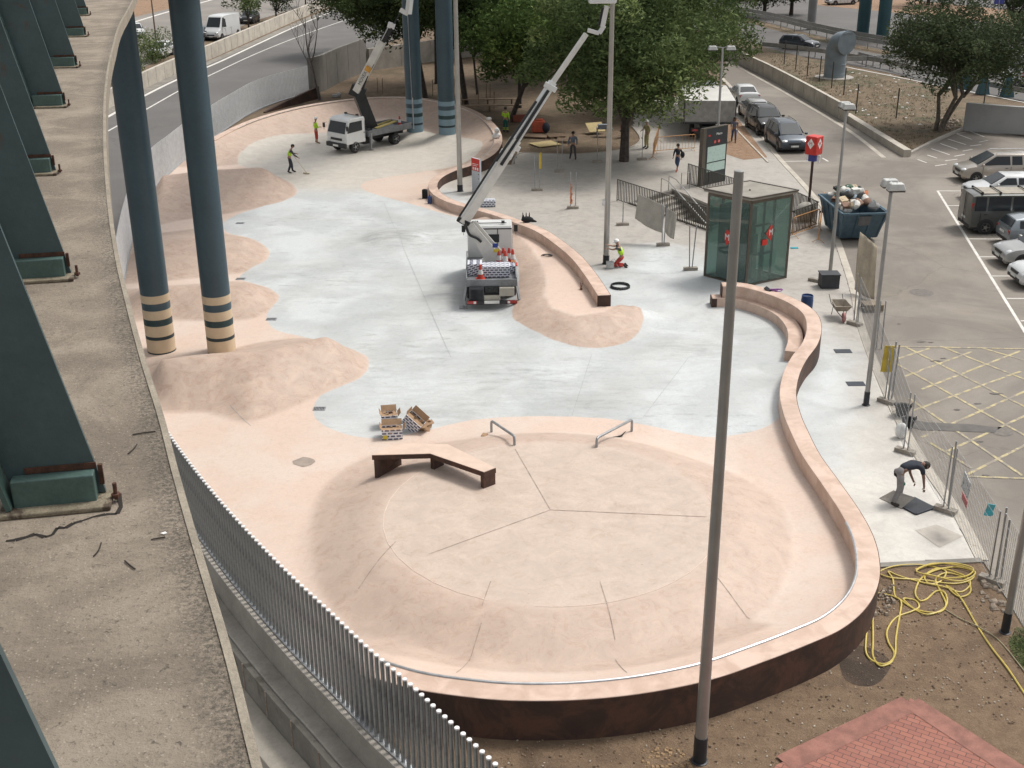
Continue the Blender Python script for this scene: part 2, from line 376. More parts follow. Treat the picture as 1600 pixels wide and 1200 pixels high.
# manhole in car park, patches
def disc(px, py, r, z, m, name): 
    c = at(px, py); b = MB(); b.sheet([(c.x+r*math.cos(a*math.pi/12), c.y+r*math.sin(a*math.pi/12)) for a in range(24)], z); o = b.build(name, m, keep=True); o['kind'] = 'structure'; return o
disc(1440, 457, .5, -.004, mat('iron_cover', (.14, .125, .11), .6, .3, .2, 6), 'drain_cover_disc')
disc(1565, 674, .35, -.0005, MATS['iron_cover'], 'drain_cover_disc')
struct('wet_patch', [(p.x, p.y) for p in P2([(1422, 655), (1450, 660), (1520, 663), (1560, 668), (1555, 676), (1500, 674), (1440, 672), (1425, 668)])], .004, mat('damp_asphalt', (.09, .08, .07), .6, 0, .25, 2))

# ================================================================== SKATE PARK SURFACE
blob_px = [(372, 256), (388, 238), (415, 224), (450, 214), (500, 208), (560, 202), (620, 205), (680, 213), (725, 224), (752, 236), (748, 250), (715, 262), (665, 268), (610, 276), (575, 283), (564, 293), (590, 305), (640, 318), (690, 333), (730, 345), (780, 375), (808, 420), (808, 470), (800, 500),
           (840, 525), (890, 541), (940, 544), (985, 533), (1004, 513), (1000, 495), (985, 480), (1000, 460), (1060, 440), (1108, 462), (1130, 480), (1160, 482), (1200, 491), (1225, 508), (1236, 545), (1230, 580), (1224, 620), (1226, 645), (1200, 668), (1160, 679), (1110, 683), (1060, 676), (1000, 662), (930, 653), (830, 650), (740, 656), (680, 669), (600, 685), (540, 678), (500, 660),
           (490, 640), (500, 620), (530, 605), (565, 590), (577, 572), (570, 555), (530, 540), (480, 528), (430, 515), (417, 498), (421, 485), (436, 468), (426, 453), (400, 444), (376, 436), (385, 424), (417, 406), (419, 389), (391, 372), (356, 364), (350, 348), (370, 336), (400, 326), (452, 311), (464, 295), (440, 278), (400, 265)]
BLOB = [(p.x, p.y) for p in spline(P2(blob_px), 4, True)]
wall1_px = [(330, 219, 1.0), (366, 200, 1.0), (400, 186, 1.0), (440, 174, 1.0), (480, 165, 1.0), (520, 158.5, 1.0), (560, 154, 1.0), (610, 151.5, 1.0), (650, 153, 1.0), (690, 159, 1.0), (725, 168, 1.0), (752, 181, 1.0), (770, 197, 1.0), (778, 212, .95), (776, 228, .85), (762, 243, .72), (735, 256, .62), (705, 266, .55), (684, 277, .5), (676, 290, .5), (684, 303, .5), (705, 314, .5), (735, 323, .5), (772, 333, .7), (812, 347, 1.0),
            (845, 360, 1.05), (875, 380, 1.05), (902, 403, 1.05), (925, 432, 1.05), (944, 461, 1.05)]
wall2_px = [(1128, 444, .95), (1160, 445, .95), (1200, 455, .95), (1238, 470, .95), (1264, 488, .95), (1272, 510, .92), (1266, 535, .86), (1248, 560, .76), (1236, 585, .68), (1231, 615, .62), (1237, 645, .6), (1248, 672, .6), (1267, 710, .6), (1297, 753, .6), (1327, 797, .65), (1347, 835, .7), (1356, 870, .75), (1355, 905, .8), (1338, 940, .9), (1302, 972, .95), (1250, 996, 1.), (1180, 1023, 1.), (1100, 1050, 1.), (1000, 1070, 1.), (900, 1080, 1.), (800, 1081, 1.), (720, 1074, 1.), (650, 1063, 1.), (590, 1046, 1.)]
W1 = spline(P2(wall1_px), 8); W2 = spline(P2(wall2_px), 8)
seat_px = [(1112, 463, .46), (1150, 464, .46), (1190, 475, .46), (1221, 490, .46), (1239, 510, .46), (1243, 530, .46), (1238, 549, .46)]
platform = [(p.x, p.y) for p in P2([(776, 338), (806, 362), (832, 388), (849, 415), (856, 440), (853, 462), (864, 482), (900, 494), (942, 488), (968, 476), (955, 455), (932, 420), (905, 393), (870, 370), (820, 345)], .55)]
mesaC = at(860, 803, .55)
def tongue(px): return [(p.x, p.y) for p in spline(P2(px), 3, True)]
TONG = [(tongue([(185, 330), (215, 300), (262, 280), (330, 272), (400, 265), (440, 278), (463, 296), (450, 312), (400, 326), (350, 335), (280, 345), (205, 360)]), 1.15, 3.2),
        (tongue([(160, 385), (300, 358), (355, 366), (392, 373), (418, 390), (413, 408), (385, 425), (330, 432), (250, 440), (160, 440)]), .75, 2.0),
        (tongue([(150, 460), (300, 444), (380, 440), (425, 453), (435, 468), (418, 487), (385, 500), (300, 502), (250, 500), (150, 505)]), .65, 2.0),
        (tongue([(200, 585), (300, 556), (340, 552), (400, 536), (480, 528), (540, 541), (573, 560), (576, 575), (560, 592), (500, 618), (430, 648), (380, 660), (320, 645), (235, 640)]), .95, 2.4)]
crest = [[at(200, 318), at(320, 303), at(410, 297)], [at(170, 404), at(375, 398)], [at(160, 478), at(385, 470)], [at(260, 606), at(420, 594), at(510, 570)]]
SK = [(p.x, p.y) for p in W1[:]]
skate_poly = SK+[(p.x, p.y) for p in P2([(965, 478), (988, 484), (1006, 500), (1060, 490), (1108, 470)])]+[(p.x, p.y) for p in W2]+[(p.x, p.y) for p in reversed(FEN) if p.y > 20.5 and p.y < 80]
quarter = [(W1[:150], 4.2, None)]
qv1 = [p.z if i < 112 else max(0, p.z*(1-(i-112)/24)) for i, p in enumerate(W1[:150])]
i0 = 8*14
qv2 = [0.12+(p.z-.12)*min(1, max(0, (i-i0)/50)) if i > i0 else .12 for i, p in enumerate(W2)]
colpx = [(253, 547), (347, 549), (649, 217), (699, 221)]
COLS = [at(*c) for c in colpx]
def H(X, Y):
    X = np.asarray(X, float); Y = np.asarray(Y, float)
    ds = poly_sdf(X, Y, skate_poly); ins = ds > 0
    h = np.zeros(X.shape)
    d, v = line_dist(X, Y, [(p.x, p.y) for p in W1[:150]], qv1); q = v*np.clip(1-(d-.1)/4.3, 0, 1)**1.7; h = np.maximum(h, np.where(ins, q, 0))
    d, v = line_dist(X, Y, [(p.x, p.y) for p in W2], qv2); q = (v-.03)*np.clip(1-(d-.3)/2.7, 0, 1)**1.8; h = np.maximum(h, np.where(ins, q, 0))
    d = poly_sdf(X, Y, platform); q = .58*sst(1+d/2.3)**1.0; q = np.where(poly_sdf(X, Y, [(p.x, p.y) for p in W1[180:]]+[(W1[-1].x+5, W1[-1].y+30)]) > 99, 0, q)
    dw, _ = line_dist(X, Y, [(p.x, p.y) for p in W1], [0]*len(W1))
    h = np.maximum(h, q*PMASK(X, Y))
    r = np.hypot(X-mesaC.x, Y-mesaC.y); h = np.maximum(h, .55*sst((6.9-r)/2.4)**.9)
    for (poly, hh, wd), cr in zip(TONG, crest):
        d = poly_sdf(X, Y, poly); dc, _ = line_dist(X, Y, [(c.x, c.y) for c in cr], [0]*len(cr))
        k = np.clip(d, 0, None)/(np.clip(d, 0, None)+dc+1e-6); h = np.maximum(h, 1.15*hh*np.where(d > 0, sst(k)*.5+k*.5, 0))
    c = at(620, 372); h = np.maximum(h, .22*sst(1.6-np.hypot(X-c.x, Y-c.y)*.8))
    dF, _ = line_dist(X, Y, [(p.x, p.y) for p in FEN[::2]], [0]*len(FEN[::2])); h = h*np.clip((dF-.12)/.9, 0, 1)
    for c in COLS[2:]:
        r = np.hypot(X-c.x, Y-c.y); h = np.maximum(h, .55*np.clip(1-(r-.5)/2.2, 0, 1)**1.6)
    return h
_wp = [(p.x, p.y) for p in W1[176:]]+[(W1[-1].x+.6, W1[-1].y-.8)]
def PMASK(X, Y):
    # the platform's slope exists on the park side of its seat wall only, and round the wall's end
    outer = poly_sdf(X, Y, [(p.x, p.y) for p in W1[176:]]+[(W1[-1].x+1.2, W1[-1].y+.3), (W1[-1].x+14, W1[-1].y+4), (W1[-1].x+14, W1[176].y+16), (W1[176].x-2, W1[176].y+16)])
    return np.where(outer > 0, 0, 1)
def h1(x, y): return float(H(np.array([x]), np.array([y]))[0])
st = .16
gx = np.arange(-25, 26.2, st); gy = np.arange(17.5, 104, st); GX, GY = np.meshgrid(gx, gy)
GH = H(GX, GY); dsk = poly_sdf(GX, GY, skate_poly); dbl = poly_sdf(GX, GY, BLOB)
plaza_px = [(672, 291), (700, 262), (735, 250), (800, 257), (808, 237), (887, 241), (940, 238), (985, 230), (1001, 217), (988, 197), (990, 160), (1060, 150), (1128, 122), (1200, 226), (1250, 283), (1292, 330), (1330, 442), (1345, 510), (1390, 625), (1440, 720), (1494, 800), (1534, 876), (1372, 884), (1345, 860)]
plaza = [(p.x, p.y) for p in P2(plaza_px)]+[(p.x, p.y) for p in reversed(W2[:17*8])]+[(p.x, p.y) for p in P2([(1112, 484), (1006, 516), (960, 492)])]+[(p.x, p.y) for p in reversed(W1[130:])]
dpl = poly_sdf(GX, GY, plaza)
stair = P2([(985, 318), (1108, 360), (1150, 338), (1052, 297)])
dst = poly_sdf(GX, GY, [(p.x, p.y) for p in stair])
keepv = ((dsk > -.12) | (dpl > 0)) & (dst < .02)
white = poly_sdf(GX, GY, BLOB+[])
soft = poly_sdf(GX, GY, [(p.x, p.y) for p in P2([(700, 330), (860, 430), (985, 445), (1040, 400), (1108, 425), (1150, 470), (1260, 560), (1240, 700), (900, 700), (480, 720), (380, 480), (300, 270), (560, 180), (800, 240), (660, 290)])])
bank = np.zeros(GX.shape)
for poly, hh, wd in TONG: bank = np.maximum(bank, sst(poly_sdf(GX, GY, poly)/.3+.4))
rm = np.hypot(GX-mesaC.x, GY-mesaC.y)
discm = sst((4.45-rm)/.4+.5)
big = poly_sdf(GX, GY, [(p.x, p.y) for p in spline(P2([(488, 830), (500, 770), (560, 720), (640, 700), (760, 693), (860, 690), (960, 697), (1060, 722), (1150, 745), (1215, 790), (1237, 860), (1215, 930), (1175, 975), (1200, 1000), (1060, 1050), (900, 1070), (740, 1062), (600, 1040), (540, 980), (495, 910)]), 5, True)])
bank = np.maximum(bank, .8*sst(big/.25+.5)*(1-discm))  # mesa slope: its shading is partly carried by the bank colour
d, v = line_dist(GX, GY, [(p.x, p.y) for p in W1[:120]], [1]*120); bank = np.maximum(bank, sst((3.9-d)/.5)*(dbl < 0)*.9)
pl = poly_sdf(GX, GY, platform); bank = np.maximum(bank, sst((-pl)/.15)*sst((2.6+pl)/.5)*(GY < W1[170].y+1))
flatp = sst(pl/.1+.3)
stain = np.zeros(GX.shape)
for x, y, r_, e in ((620, 372, 1.6, 1), (690, 640, 2.2, .5), (800, 600, 3, .45), (900, 630, 2, .4), (640, 575, 2.4, .35), (1075, 545, 1.4, .6), (760, 460, 2.6, .55), (540, 420, 2.5, .3), (1160, 520, 1.0, .5)):
    c = at(x, y); stain = np.maximum(stain, e*np.exp(-(((GX-c.x)/1.5)**2+(GY-c.y)**2)/r_**2))
idx = -np.ones(GX.shape, int); idx[keepv] = np.arange(keepv.sum())
a, b_, c_, d_ = idx[:-1, :-1], idx[:-1, 1:], idx[1:, 1:], idx[1:, :-1]
ok = (a >= 0) & (b_ >= 0) & (c_ >= 0) & (d_ >= 0)
F = np.stack([a[ok], b_[ok], c_[ok], d_[ok]], 1)
V = np.stack([GX[keepv], GY[keepv], GH[keepv]+.004], 1)
me = bpy.data.meshes.new('skatepark_floor'); me.from_pydata(V.tolist(), [], F.tolist())
me.polygons.foreach_set('use_smooth', [True]*len(F))
soft2 = np.where(soft > 0, 1, np.clip(1+soft/4., 0, 1))
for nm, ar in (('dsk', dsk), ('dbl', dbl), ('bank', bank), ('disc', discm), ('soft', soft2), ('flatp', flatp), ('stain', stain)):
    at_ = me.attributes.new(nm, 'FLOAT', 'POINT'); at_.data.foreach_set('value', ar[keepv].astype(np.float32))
def floormat():
    t = NT('troweled_concrete'); n_big = t.noise(.35, 5, .6, .4); n_mid = t.noise(1.4, 6, .65, .8); n_f = t.noise(14, 4, .7)
    jit = t.math('MULTIPLY', t.math('SUBTRACT', t.noise(1.1, 3, .5), .5), .18)
    pinkm = t.ramp(t.math('MINIMUM', t.math('ADD', t.math('MULTIPLY', t.attr('dbl'), -1), jit), t.attr('dsk')), -.04, .05)
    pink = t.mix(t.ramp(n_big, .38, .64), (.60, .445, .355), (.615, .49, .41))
    bankc = t.mix(t.ramp(n_mid, .2, .85), (.345, .232, .172), (.515, .372, .285))  # darker concrete mix of the slopes, with some of their shade painted in
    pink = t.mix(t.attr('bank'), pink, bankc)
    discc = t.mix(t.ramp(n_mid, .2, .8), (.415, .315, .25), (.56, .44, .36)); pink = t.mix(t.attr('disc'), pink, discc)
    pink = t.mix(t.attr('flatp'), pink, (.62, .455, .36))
    wh = t.mix(t.ramp(n_big, .4, .62), (.43, .465, .475), (.54, .58, .59))
    wh = t.mix(t.ramp(t.noise(.22, 4, .5, .5), .52, .7, 0, .7), wh, (.34, .37, .375))
    mp = t.n('ShaderNodeMapping'); mp.inputs['Scale'].default_value = (.7, 2.2, 1); mp.inputs['Rotation'].default_value = (0, 0, .3); t.l(t.co(), mp.inputs[0])
    n5 = t.n('ShaderNodeTexNoise'); n5.inputs['Scale'].default_value = 1.1; n5.inputs['Detail'].default_value = 7; n5.inputs['Roughness'].default_value = .75; t.l(mp.outputs[0], n5.inputs['Vector'])
    n6 = t.noise(.16, 2, .5)
    scuff = t.math('MULTIPLY', t.ramp(n5.outputs[0], .53, .66), t.ramp(n6, .46, .58)); wh = t.mix(t.math('MULTIPLY', scuff, .75), wh, (.27, .29, .29)); wh = t.mix(t.math('MULTIPLY', t.attr('stain'), t.ramp(n5.outputs[0], .38, .6, .15, 1.0)), wh, (.25, .265, .265))
    gr = t.mix(t.ramp(n_mid, .3, .7), (.275, .258, .23), (.365, .343, .308)); gr = t.mix(t.ramp(t.noise(.5, 6, .7, .4), .55, .72, 0, .6), gr, (.26, .245, .22))
    far = t.n('ShaderNodeSeparateXYZ'); t.l(t.co(), far.inputs[0]); 
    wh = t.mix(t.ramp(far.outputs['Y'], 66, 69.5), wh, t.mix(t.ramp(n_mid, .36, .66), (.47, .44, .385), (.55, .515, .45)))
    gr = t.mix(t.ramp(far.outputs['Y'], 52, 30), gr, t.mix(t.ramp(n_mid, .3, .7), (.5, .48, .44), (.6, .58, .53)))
    grn = t.ramp(t.math('ADD', t.attr('soft'), t.math('MULTIPLY', t.math('SUBTRACT', n_big, .5), .6)), .3, .9)
    fl = t.mix(grn, gr, wh)
    c = t.mix(pinkm, fl, pink)
    
    c = t.mix(t.ramp(t.noise(5.5, 8, .82, .8), .44, .7, 0, .30), c, (.36, .31, .27)); c = t.mix(t.ramp(t.noise(2.3, 8, .8, 1.4), .6, .5, 0, .10), c, (.85, .8, .75))
    vr = t.n('ShaderNodeTexVoronoi'); vr.feature = 'SMOOTH_F1'; vr.inputs['Scale'].default_value = .45; vm = t.n('ShaderNodeVectorMath'); vm.operation = 'ADD'; vn = t.n('ShaderNodeTexNoise'); vn.inputs['Scale'].default_value = 1.6; vn.inputs['Detail'].default_value = 5
    t.l(t.co(), vn.inputs['Vector']); t.l(t.co(), vm.inputs[0]); t.l(vn.outputs['Color'], vm.inputs[1]); t.l(vm.outputs[0], vr.inputs['Vector']); c = t.mix(t.ramp(vr.outputs['Distance'], .2, .9, 0, .16), c, (.42, .36, .3))
    c = t.mix(t.ramp(t.noise(7, 3, .6), .73, .76, 0, .5), c, (.2, .17, .14)); c = t.mix(t.ramp(n_f, .3, .7, 0, .14), c, (.3, .26, .22)); c = t.mix(t.ramp(t.noise(3.1, 7, .8, .5), .6, .8, 0, .4), c, (.3, .25, .2))
    t.base(c); t.b.inputs['Roughness'].default_value = .62; t.bump(t.noise(3., 5, .6), .12, .02); return t.m
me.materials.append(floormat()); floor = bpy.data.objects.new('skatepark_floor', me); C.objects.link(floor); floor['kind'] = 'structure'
KIDS['skatepark_floor'] = []
M_joint = mat('dark_joint', (.33, .26, .215), .9, 0, .3, 6)
def joint(a, b, wd=.035, name='expansion_joint', m=None):
    a, b = a.copy(), b.copy(); q = resample([a, b], .15); n = (b-a).normalized(); nr = Vector((-n.y, n.x, 0))*wd/2; B = MB()
    xs = np.array([p.x for p in q]); ys = np.array([p.y for p in q]); hs_ = H(xs, ys)
    for i in range(len(q)-1):
        z0, z1 = hs_[i]+.012, hs_[i+1]+.012
        B.add([(q[i]+nr)[:2]+(z0,), (q[i]-nr)[:2]+(z0,), (q[i+1]-nr)[:2]+(z1,), (q[i+1]+nr)[:2]+(z1,)], [(0, 1, 2, 3)])
    return B.build(name, m or M_joint, floor)
M_jl = mat('faint_joint', (.33, .345, .34), .9, 0, .3, 6); M_jr = mat('pale_joint', (.66, .53, .44), .8, 0, .1, 6)
for a, b, z in [((860, 797), (805, 702), .55), ((860, 797), (665, 868), .55), ((860, 797), (1105, 808), .55), ((937, 928), (962, 1010), .2), ((962, 1010), (981, 1058), .5), ((767, 928), (752, 970), .2), ((752, 970), (712, 1056), .5), ((620, 870), (560, 930), .1),
             ((600, 318), (670, 480), 0), ((670, 480), (705, 560), 0), ((925, 553), (893, 652), 0), ((1075, 560), (1003, 655), 0), ((360, 640), (395, 668), 0), ((1112, 905), (1175, 960), .3)]:
    joint(at(*a, z), at(*b, z), .014 if z == 0 else .02, m=M_jl if z == 0 else None)
for a0, a1 in ((1.9, 4.35), (4.6, 6.5)):
    for k in range(14):
        u, v_ = a0+(a1-a0)*k/14, a0+(a1-a0)*(k+1)/14; joint(Vector((mesaC.x+4.5*math.cos(u), mesaC.y+4.5*math.sin(u), 0)), Vector((mesaC.x+4.5*math.cos(v_), mesaC.y+4.5*math.sin(v_), 0)), .018, m=M_jr)
# plaza paving kerbs
def kerb(name, pts, w_, h_, m, label, cat='kerb'):
    return sweep(name, pts, w_, h_, m)
def ribbon(pts, wl, wr_, ztop, zbot, B, mi=(0, 0, 0), zt=None):
    n = len(pts); vs = []; 
    for i, p in enumerate(pts):
        d = pts[min(i+1, n-1)]-pts[max(i-1, 0)]; d.z = 0; d.normalize(); nr = Vector((-d.y, d.x, 0))
        zt_ = p.z if ztop is None else ztop
        l_, r_ = p+nr*wl, p-nr*wr_
        vs += [(l_.x, l_.y, zt_), (r_.x, r_.y, zt_), (r_.x, r_.y, zbot), (l_.x, l_.y, zbot)]
    o = len(B.v); B.v += vs
    for i in range(n-1):
        a = o+i*4; b = a+4
        for k, mm in ((0, mi[0]), (1, mi[1]), (2, mi[0]), (3, mi[2])):
            B.f.append((a+k, a+(k+1) % 4, b+(k+1) % 4, b+k)); B.m.append(mm)
    B.f += [(o, o+1, o+2, o+3), tuple(o+(n-1)*4+k for k in (3, 2, 1, 0))]; B.m += [mi[0]]*2
    return B
M_pinkw = (lambda t: (t.base(t.mix(t.ramp(t.noise(1.5, 6, .6, .5), .35, .66), (.48, .345, .27), (.61, .46, .375))), setattr(t.b.inputs['Roughness'], 'default_value', .65), t.bump(t.noise(6, 5, .7), .15, .02), t.m)[-1])(NT('pink_concrete'))
M_corten = (lambda t: (t.base(t.mix(t.ramp(t.noise(1.1, 7, .75, .6), .4, .66), (.045, .026, .02), (.10, .048, .032))), setattr(t.b.inputs['Roughness'], 'default_value', .8), t.bump(t.noise(25, 4, .7), .2, .01), t.m)[-1])(NT('corten_steel'))
M_galv = mat('galvanised_steel', (.48, .49, .5), .38, .85, .14, 4, 0, .06)
M_galvd = mat('weathered_galvanised_steel', (.33, .34, .35), .5, .7, .16, 3, 0, .08)
def wallthing(pts, name, label, cat, wd, zb, sides=(True, True)):
    root = thing(name, label, cat, (pts[0].x, pts[0].y, 0))
    b = MB(); ribbon(pts, wd/2, wd/2, None, zb, b); b.build('concrete_body', M_pinkw, root, world=True, bevel=.02)
    return root
w1 = wallthing(W1, 'seat_wall', 'long curving pink concrete rim and seat wall running behind both crane trucks', 'seat wall', .52, -.05)
w2 = wallthing(W2, 'seat_wall', 'winding pink concrete wall along the right and bottom edge of the skate park', 'seat wall', .54, -.12)
w3 = wallthing(spline(P2(seat_px), 8), 'seat_step', 'low pink step bench curling in front of the wall beside the glass lift', 'bench', .55, -.05)
def skin(pts, side, off, z0, dz, root, caps=False, endlen=None):
    n = len(pts); q = []
    for i, p in enumerate(pts):
        d = pts[min(i+1, n-1)]-pts[max(i-1, 0)]; d.z = 0; d.normalize(); nr = Vector((-d.y, d.x, 0))*side
        c = p+nr*off; q.append(Vector((c.x, c.y, p.z-dz)))
    b = MB(); ribbon(q, .006, .006, None, z0, b); return b.build('steel_facing', M_corten, root, world=True)
# which side is outside: W1 runs clockwise round the far bowl, outside on the left; W2 runs down the right side, outside on the left
skin(W1[8:], 1, .268, -.05, .012, w1); skin(W2[:], 1, .278, -.12, .012, w2)
def endcap(pts, i, wd, root, z0=-.02):
    p = pts[i]; j = 1 if i == 0 else -2; d = (pts[i]-pts[j]); d.z = 0; d.normalize(); nr = Vector((-d.y, d.x, 0)); b = MB()
    q = [p+d*.012+nr*(wd/2+.02), p+d*.012-nr*(wd/2+.02)]; z = p.z-.012
    b.box(((q[0]+q[1])/2).xy[:]+((z+z0)/2,), (.02, wd+.03, z-z0), rotz(math.atan2(d.y, d.x))); b.build('steel_end_plate', M_corten, root, world=True)
endcap(W1, -1, .52, w1, .3); endcap(W2, 0, .54, w2); S3 = spline(P2(seat_px), 8); endcap(S3, 0, .55, w3)
skin(S3[:6], 1, .283, -.02, .012, w3); skin(S3[:3], -1, .283, -.02, .012, w3)
# steel coping on the quarter pipe edge
co = []
for i, p in enumerate(W2[8*14+4:]):
    k = i+8*14+4; d = W2[min(k+1, len(W2)-1)]-W2[max(k-1, 0)]; d.z = 0; d.normalize(); nr = Vector((-d.y, d.x, 0)); co.append(Vector((p.x, p.y, p.z+.004))-nr*.275)
b = MB(); b.tube(co, .034, 8); b.build('coping_pipe', M_galv, w2, world=True, smooth=True)
co = []
for i, p in enumerate(W1[8:128]):
    k = i+8; d = W1[k+1]-W1[k-1]; d.z = 0; d.normalize(); nr = Vector((-d.y, d.x, 0)); co.append(Vector((p.x, p.y, p.z+.002))-nr*.27)
b = MB(); b.tube(co, .03, 6); b.build('coping_pipe', mat('pale_edge_steel', (.6, .55, .5), .5, .4), w1, world=True, smooth=True)

# ================================================================== PICKET RAILING AND RETAINING WALL
rail = thing('picket_fence', 'tall galvanised steel picket fence following the curved left edge of the skate park', 'fence', (FEN[-1].x, FEN[-1].y, 0))
posts = resample(FEN[::-1], .2)
pm = MB(); pm.tube([(0, 0, 0.02), (0, 0, 2.12)], .046, 8); 
pm.lathe([(.0, 2.12), (.052, 2.12), (.05, 2.15), (.0, 2.16)], n=10, mi=1)
proto = None; far = MB(); vis = [p for p in posts if (p.y < 31.8)]
M_picket = mat('picket_steel', (.33, .345, .355), .3, .75, .2, 5, 0, .1); M_pcap = mat('picket_cap', (.8, .8, .8), .5, .2)
for k, p in enumerate(posts):
    if k < 100:
        if proto is None:
            proto = pm.build('picket', [M_picket, M_pcap], rail, smooth=True); proto.location = (p.x-rail.location.x, p.y-rail.location.y, 0)
        else:
            o = proto.copy(); C.objects.link(o); o.parent = rail; o.location = (p.x-rail.location.x, p.y-rail.location.y, 0)
    elif p.y < 103:
        far.tube([(p.x, p.y, .02), (p.x, p.y, 2.2)], .03, 6)
M_pfar = mat('far_picket_steel', (.78, .79, .79), .5, 0, .08, 3)
fo = far.build('picket', M_pfar, rail, world=True, smooth=True); fo['kind'] = 'stuff'
b = MB(); ribbon([p for p in FEN], .08, .08, .03, .005, b); b.build('base_plate', M_galv, rail, world=True)
b = MB(); q = []
for p in FEN[::-1][3*10+0:]: pass
farf = [p for p in FEN if p.y < 92]
rt_ = thing('retaining_wall', 'stepped grey concrete retaining wall below the picket fence on its outer side', 'retaining wall', (near[-1].x, near[-1].y, 0))
def off(pts, o):
    r_ = []; n = len(pts)
    for i, p in enumerate(pts):
        d = pts[min(i+1, n-1)]-pts[max(i-1, 0)]; d.z = 0; d.normalize(); r_.append(p+Vector((-d.y, d.x, 0))*o)
    return r_
_n = near[:]
sgn = -1
def band(o0, o1, zt, zb, m, name, bev=.015):
    mid = off(_n, sgn*(o0+o1)/2); b = MB(); ribbon(mid, (o1-o0)/2, (o1-o0)/2, zt, zb, b); return b.build(name, m, rt_, world=True, bevel=bev)
band(-.1, .22, .0, -.9, M_conc, 'coping'); band(.22, .62, -.75, -1.0, M_conc, 'ledge')
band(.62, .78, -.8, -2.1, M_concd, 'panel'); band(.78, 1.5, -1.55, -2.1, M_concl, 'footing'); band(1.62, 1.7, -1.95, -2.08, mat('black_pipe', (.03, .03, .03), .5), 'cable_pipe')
jn = resample(off(_n, sgn*.79), 1.3)
b = MB()
for p in jn: b.box((p.x, p.y, -1.17), (.03, .03, .74))
b.build('panel_joint', M_joint, rt_, world=True)
# steep end of the ground where the lower level meets the hidden stretch
b = MB(); b.box((-200+near[0].x, near[0].y, -1.1), (400, .3, 2.1)); tag(b.build('embankment_wall', M_concd), 'plain concrete embankment wall under the ramp road', 'wall')
# ---- low walls and barriers
def simplewall(px, z0, h_, wd, name, label, m, cat='wall', n=5, bev=.02, panels=0):
    pts = spline(P2(px), n); root = thing(name, label, cat, (pts[0].x, pts[0].y, z0)); b = MB()
    ribbon(pts, wd/2, wd/2, z0+h_, z0-.1, b); b.build('wall_body', m, root, world=True, bevel=bev)
    if panels:
        B = MB()
        for s in (1, -1):
            for p in resample(off(pts, s*(wd/2+.004)), panels): B.box((p.x, p.y, z0+h_/2), (.018, .018, h_-.02))
        B.build('panel_joint', mat('panel_joint_dark', (.2, .185, .16), .9), root, world=True)  # dark strips marking the joints between wall panels
    return root, pts
simplewall([(-60, 262), (60, 214), (162, 172), (225, 138), (280, 112), (340, 86), (400, 59), (470, 28), (540, 0), (620, -28)], 0, 1.35, .3, 'barrier_wall', 'long pale concrete barrier of upright panels along the far side of the ramp road', M_concl, panels=2.3)
simplewall([(486, 147), (505, 141), (530, 128), (572, 110)], 0, 2.95, .3, 'retaining_wall', 'tall dark grey concrete wall beside the bare tree at the end of the picket fence', mat('dark_wall_concrete', (.17, .16, .145), .9, 0, .15, .5, .2, .06), n=4, panels=3)
simplewall([(576, 110), (632, 102), (700, 92), (780, 84), (860, 78)], 0, 2.0, .3, 'park_wall', 'beige concrete wall behind the trees at the top of the park', M_conc, n=4, panels=4)
simplewall([(1128, 84), (1165, 104), (1200, 121), (1260, 154), (1322, 190)], 0, 1.15, .28, 'barrier_wall', 'beige concrete barrier curving beside the road on the right behind the parked cars', M_concl, panels=3)
simplewall([(1322, 186), (1370, 216), (1417, 245)], 0, .45, .5, 'kerb_wall', 'low pale kerb wall tapering to a point at the corner of the dirt island', M_concl)
simplewall([(1417, 244), (1460, 222), (1504, 203)], 0, .18, .2, 'kerb_stone', 'thin grey kerb between the dirt island and the hatched bay', M_conc)
simplewall([(1505, 203), (1560, 208), (1640, 214), (1720, 222)], 0, 1.9, .4, 'retaining_wall', 'smooth grey concrete wall beside the big tree on the right', mat('smooth_wall_concrete', (.34, .34, .335), .8, 0, .1, .5), n=3)
for px, lab in (([(1128, 122), (1160, 158), (1200, 226), (1250, 283), (1292, 330)], 'pale kerb stones beside the parked cars'), ([(1292, 330), (1330, 442), (1345, 510), (1390, 625), (1440, 720), (1494, 800), (1534, 876)], 'pale kerb between plaza and car park under the mesh fence')):
    pts = spline(P2(px), 5); b = MB(); ribbon(pts, .17, .15, .03, -.08, b); o = b.build('kerb', M_concl, bevel=.01); tag(o, lab, 'kerb')
pts = P2([(1372, 884.5), (1534, 876.5)]); b = MB(); ribbon(pts, .1, .1, .04, -.1, b); tag(b.build('kerb', M_concd), 'straight concrete kerb above the tangled yellow hose', 'kerb')
pts = spline(P2([(800, 257), (812, 240), (850, 240), (887, 241), (940, 238), (985, 230), (1001, 217), (988, 197)]), 5); b = MB(); ribbon(pts, .06, .06, .03, -.05, b); tag(b.build('kerb', M_conc), 'curved kerb edging the tree bed behind the plaza', 'kerb')
pts = P2([(1128, 178), (1165, 218), (1200, 254)]); b = MB(); ribbon(pts, .06, .06, .05, -.05, b); tag(b.build('kerb', M_concl), 'thin kerb between the reddish earth bed and the pavement', 'kerb')
# corten planter wedge by the far fence
b = MB(); _p = [at(413, 175, .05), at(440, 167, .3), at(470, 158, .62), at(498, 147, .85)]; ribbon([at(413, 175, .06), Vector((at(445, 167).x, at(445, 167).y, .4)), Vector((at(498, 153).x, at(498, 153).y, .95))], .1, .1, None, -.02, b); o = b.build('planter_edge', M_corten); tag(o, 'dark rusty steel planter edge wedge at the foot of the far fence', 'planter')
